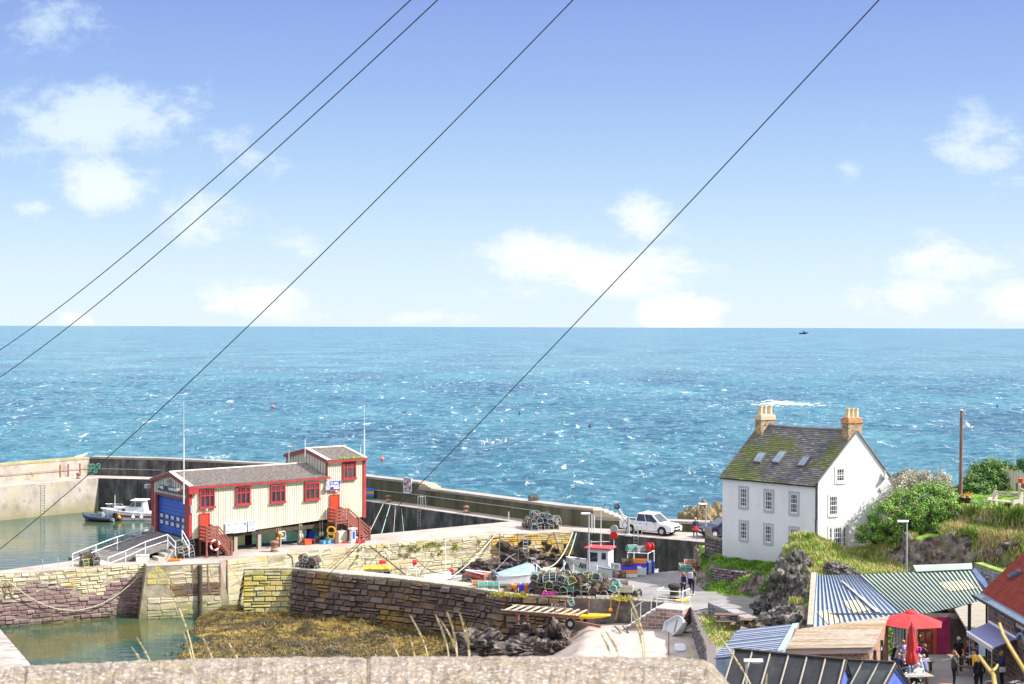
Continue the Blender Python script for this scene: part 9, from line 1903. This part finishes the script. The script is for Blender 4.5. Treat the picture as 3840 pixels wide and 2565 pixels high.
seated(3438,2405,-.4, 'seated person in a magenta top half hidden by the closed parasol', top='magenta', hair='brown_hair', arms=('fwd', 'fwd'))
seated(3624,2404,.6, 'seated person in a dark red jumper at the far table under the awning', top='maroon', hair='hair_auburn', arms=('fwd', 'fwd'))
seated(3663,2410,-1.4, 'seated person in a denim shirt reaching across the far table', top='denim', hair='brown_hair', arms=('fwd', 'fwd'))
seated(3651,2392,-.8, 'seated person with dark hair behind the denim shirted one', top='grey', hair='brown_hair', arms=('fwd', 'fwd'))
def standing(px, topy, rz, lab, h=1.7, **kw):
 d = ray(px, topy); D = (H-h-.02)/(-d.z); q = PX(px, D, 0); return person(lab, (q.x, q.y, 0), rz, h=h, **kw)
standing(3594,2391,.1, 'standing waitress in a black short sleeved dress with a face mask', 1.68, top='black', legs='black', hair='grey_hair', sleeves=False, extra=[('face_mask', 'black', lambda b, k, J, z: b.box(J['head']*k+Vector((0,-.1,-.045)),(.12,.05,.07)))])
standing(3577,2444,1.3, 'standing man in a dark suit holding a hand to his face', 1.78, top='charcoal', legs='black', hair='hair_auburn', arms=('up', 'cross'))
standing(3657,2436,-1.8, 'standing man in a bright yellow jacket and a dark cap', 1.78, top='jacket_yellow', legs='black', hair=None, arms=('down', 'hip'), extra=[('cap', 'black', cap)])
standing(3672,2461, T, 'standing person with a long blonde ponytail and black coat', 1.7, top='black', legs='black', hair='blonde', hairlen=.42)
standing(3757,2443,-1.5, 'standing person in a navy coat with a pale bag by the cafe hatch', 1.68, top='navy_cloth', legs='black', hair='blonde', arms=('fwd', 'fwd'), extra=[('shoulder_bag', 'cream', lambda b, k, J, z: b.bbox((.2,-.05,.85),(.12,.3,.25), b=.04))])
# ------------------------------------------------------------------ far things on the sea
def ship():
 q = P(3013,1247, SEA); k = 1.0; o = thing('fishing_ship', 'small dark fishing ship far out near the horizon', 'ship', (q.x, 5200, SEA)); o.location = PX(3013,5200, SEA); L_ = 27
 lo, up, ins = hull_rings(L_, 7,4,2,.9,1.5); b = MB(); b.loft(lo, cap=False, closed=False); [b.loft([[r[a], r[c]] for r in up], cap=False, closed=False) for a, c in ((0,1),(2,3))]; b.loft([[r[0], r[3]] for r in up], cap=False, closed=False); b.build('hull', 'ship_dark', o); b = MB(); b.bbox((2,0,6),(6,4,5)); b.build('wheelhouse', 'ship_dark', o); b = MB(); b.cyl((-1,0,4),(-1,0,13),.3, n=5); b.cyl((-8,0,4),(-8,0,9),.3, n=5); b.tube([(-1,0,12),(-8,0,6)], .2,4); b.build('mast', 'ship_dark', o)
ship()
for i, (px, py, m, r) in enumerate(((1433,1731, 'buoy_pink', .32),(1022,1530, 'buoy_pink', .4),(3740,1529, 'blue', .3),(1948,1557, 'navy', .28),(2212,1606, 'navy', .28))): q = P(px, py, SEA); b = MB(); b.sph((q.x, q.y, SEA+.4), r, 9,7); b.cyl((q.x, q.y, SEA+.4),(q.x, q.y, SEA+1.0),.07, n=5); tag(b.build('marker_buoy', m), ['pink marker buoy in the sea right of the tower', 'small pink marker buoy farther out above the boathouse', 'blue marker buoy in the sea at the far right', 'dark marker buoy out in the middle of the sea', 'dark marker buoy in mid sea left of the house'][i], 'buoy', 'marker buoys')
q = PD(3638,1602,130); o = thing('seagull', 'white gull flying over the sea right of the utility pole', 'gull', q, .4); b = MB(); b.sph((0,0,0),.1,8,6,(2.0,1,.9)); b.sph((.22,0,.04),.06,7,5); b.build('body', 'white', o)
for s in (-1,1): b = MB(); b._a([(.08, s*.05,.03),(.14, s*.3,.25),(.0, s*.6,.42),(-.12, s*.3,.2),(-.1, s*.05,.03)], [(0,1,2,3,4)]); b.build('wing', 'grey_hair', o)
b = MB(); q = P(2940,1517, SEA); rnd = random.Random(9)
for k in range(150): u_ = rnd.gauss(0,1.2); b.sph((q.x+u_*3.2, q.y+rnd.gauss(0,6), SEA+.05+max(0, rnd.gauss(.1,.4))*max(0,1-abs(u_)*.4)), rnd.uniform(.12,.4),5,4,(2.6,1,.5))
struct(b.build('sea_foam', 'foam'), 'stuff')
# ------------------------------------------------------------------ overhead wires
for i, (a, c, sag, r, lab) in enumerate(((PD(-150,1405,34), PD(1700,-150,12),.25,.0075, 'uppermost overhead wire crossing the sky from lower left'),(PD(-150,1510,34), PD(1800,-150,12),.25,.0075, 'second overhead wire, close to the uppermost one'),(PD(-200,2210,34), PD(2260,-115,13),.3,.0075, 'third overhead wire crossing in front of the boathouse mast'),(PD(700,2630,52), PD(3440,-155,13),.35,.0085, 'lowest overhead wire running down to the middle of the parapet'))):
 b = MB(); b.tube([a.lerp(c, t/40)-Vector((0,0, sag*4*(t/40)*(1-t/40)-0)) for t in range(41)], [r*1.1*(1-t/40)+r*t/40*.65 for t in range(41)], 5); tag(b.build('overhead_wire', 'wire'), lab, 'wire', 'overhead wires')
# ------------------------------------------------------------------ parapet and dry grass in front of the camera
def parapet():
 o = thing('parapet', 'lichen speckled stone parapet with rounded coping along the bottom of the view', 'wall', (0,3.7,15.7)); z0 = H-.8
 def edge(px):   # far top edge, following the photograph's profile
  ys = [(-800,2500),(0,2486),(150,2478),(520,2462),(860,2452),(900,2451),(1500,2447),(2100,2446),(2380,2448),(2560,2450),(2650,2462),(2700,2505),(2745,2560),(2765,2640)]
  for i in range(len(ys)-1):
   if ys[i][0] <= px <= ys[i+1][0]: t = (px-ys[i][0])/(ys[i+1][0]-ys[i][0]); return ys[i][1]+(ys[i+1][1]-ys[i][1])*t
  return ys[0][1]
 secs = [(-760,1375),(1377.5,2765)]; seams = []
 for a, c in secs:
  b = MB(); n = int((c-a)/14)+2; rings = []
  for i in range(n):
   px = a+(c-a)*i/(n-1); y = edge(px); D = (H-z0)/(-(ray(px, y).z)) if px < 2640 else 4.02-(px-2640)*.0006; p = PD(px, y, D); e = 0
   if i in (0, n-1): e = .006
   nz_ = lambda s: .006*fbm(px*.02, s*3,1)+.003*fbm(px*.09, s*9,2); x = p.x; zt = p.z
   prof = [(D-.05, zt-1.2),(D, zt-.1),(D-.006, zt-.03),(D-.03, zt-.004),(D-.09, zt+.006),(D-.2, zt+.012),(D-.33, zt+.004),(D-.42, zt-.012),(D-.455, zt-.05),(D-.46, zt-.14),(D-.42, zt-.15),(D-.42, zt-1.2)]
   rings.append([Vector((x*yy/D, yy, zz-e+nz_(k))) for k, (yy, zz) in enumerate(prof)])
  b.loft([list(reversed(r)) for r in rings]); b.build('coping_stone', 'lichen_stone', o, world=True, smooth=False, uv=False)
parapet()
def grass_stems():
 rnd = random.Random(12)
 S = [(735,2470,625,2185,20,1),(728,2470,690,2375,5,0),(578,2465,520,2402,6,0),(545,2465,498,2432,6,0),(810,2462,762,2395,6,0),(905,2460,850,2400,8,0),(1510,2450,1458,2392,6,0),(1560,2450,1540,2395,3,0),(1610,2450,1545,2320,14,1),(1685,2450,1640,2320,12,1),(1715,2450,1662,2340,18,1),(1712,2450,1680,2305,14,1),(1760,2450,1728,2312,8,1),(1765,2450,1750,2365,2,1),(1165,2460,1152,2438,3,0),
         (2420,2450,2360,2240,20,1),(2410,2452,2372,2300,16,1),(2330,2455,2280,2380,14,0),(2295,2455,2255,2380,14,0),(2600,2450,2588,2432,2,0),(2870,2640,2680,2360,20,0),(2890,2610,2875,2540,-12,0)]
 for i, (bx, by, tx, ty, bend, big) in enumerate(S):
  D = 4.35+rnd.random()*.5; a, c = PD(bx, by+60, D), PD(tx, ty, D); b = MB(); n = 14; pts = []
  for k in range(n+1): t = k/n; p = a.lerp(c, t); p.x += bend/6200*D*math.sin(t*math.pi)*1.0; pts.append(p)
  b.tube(pts, [.0022*(1-t/n*.6) for t in range(n+1)], 4); o = thing('grass_stem', 'dry straw coloured grass stem standing behind the parapet', 'grass stem', a, group='dry grass stems behind the parapet'); b.build('stalk', 'straw', o, world=True)
  b = MB(); h0 = .45 if big else .5
  for k in range(60 if big else 36):
   t = h0+(1-h0)*rnd.random(); j = int(t*n); p = pts[min(j, n-1)].lerp(pts[min(j+1, n)], t*n-j); d = (pts[-1]-pts[-3]).normalized(); sd_ = Vector((rnd.uniform(-1,1), rnd.uniform(-1,1),0))*.0055*(1.25-t); q_ = p+d*.014+sd_; w_ = d.cross(Vector((0,1,0)))*.0022; b._a([p-w_*.3, p+sd_*.5-w_+d*.005, q_, p+sd_*.5+w_+d*.005], [(0,1,2,3)])
  b.build('seed_head', 'straw', o, world=True)
 # thick dry stalks at the lower right, closer to the lens
 for i, (pts, r) in enumerate((([(3920,2640),(3845,2520),(3790,2430),(3762,2380),(3748,2338)], .0048),([(3740,2640),(3725,2530),(3700,2500),(3672,2460)], .0048),([(3722,2515),(3735,2505),(3741,2492)], .0025))):
  b = MB(); b.tube([PD(x, y, 3.4+.05*k) for k, (x, y) in enumerate(pts)], [r*(1-.12*k) for k in range(len(pts))], 7); tag(b.build('dry_stalk', 'straw_thick'), ['long thick dry stalk at the lower right corner', 'broken dry stalk in front of the yellow jacket', 'small side twig of the broken dry stalk'][i], 'stalk', 'thick dry stalks')
grass_stems()
for o_ in list(bpy.data.objects):
 if o_.location.z < -40 and o_.parent is None:
  for c_ in kids(o_): bpy.data.objects.remove(c_)
  bpy.data.objects.remove(o_)
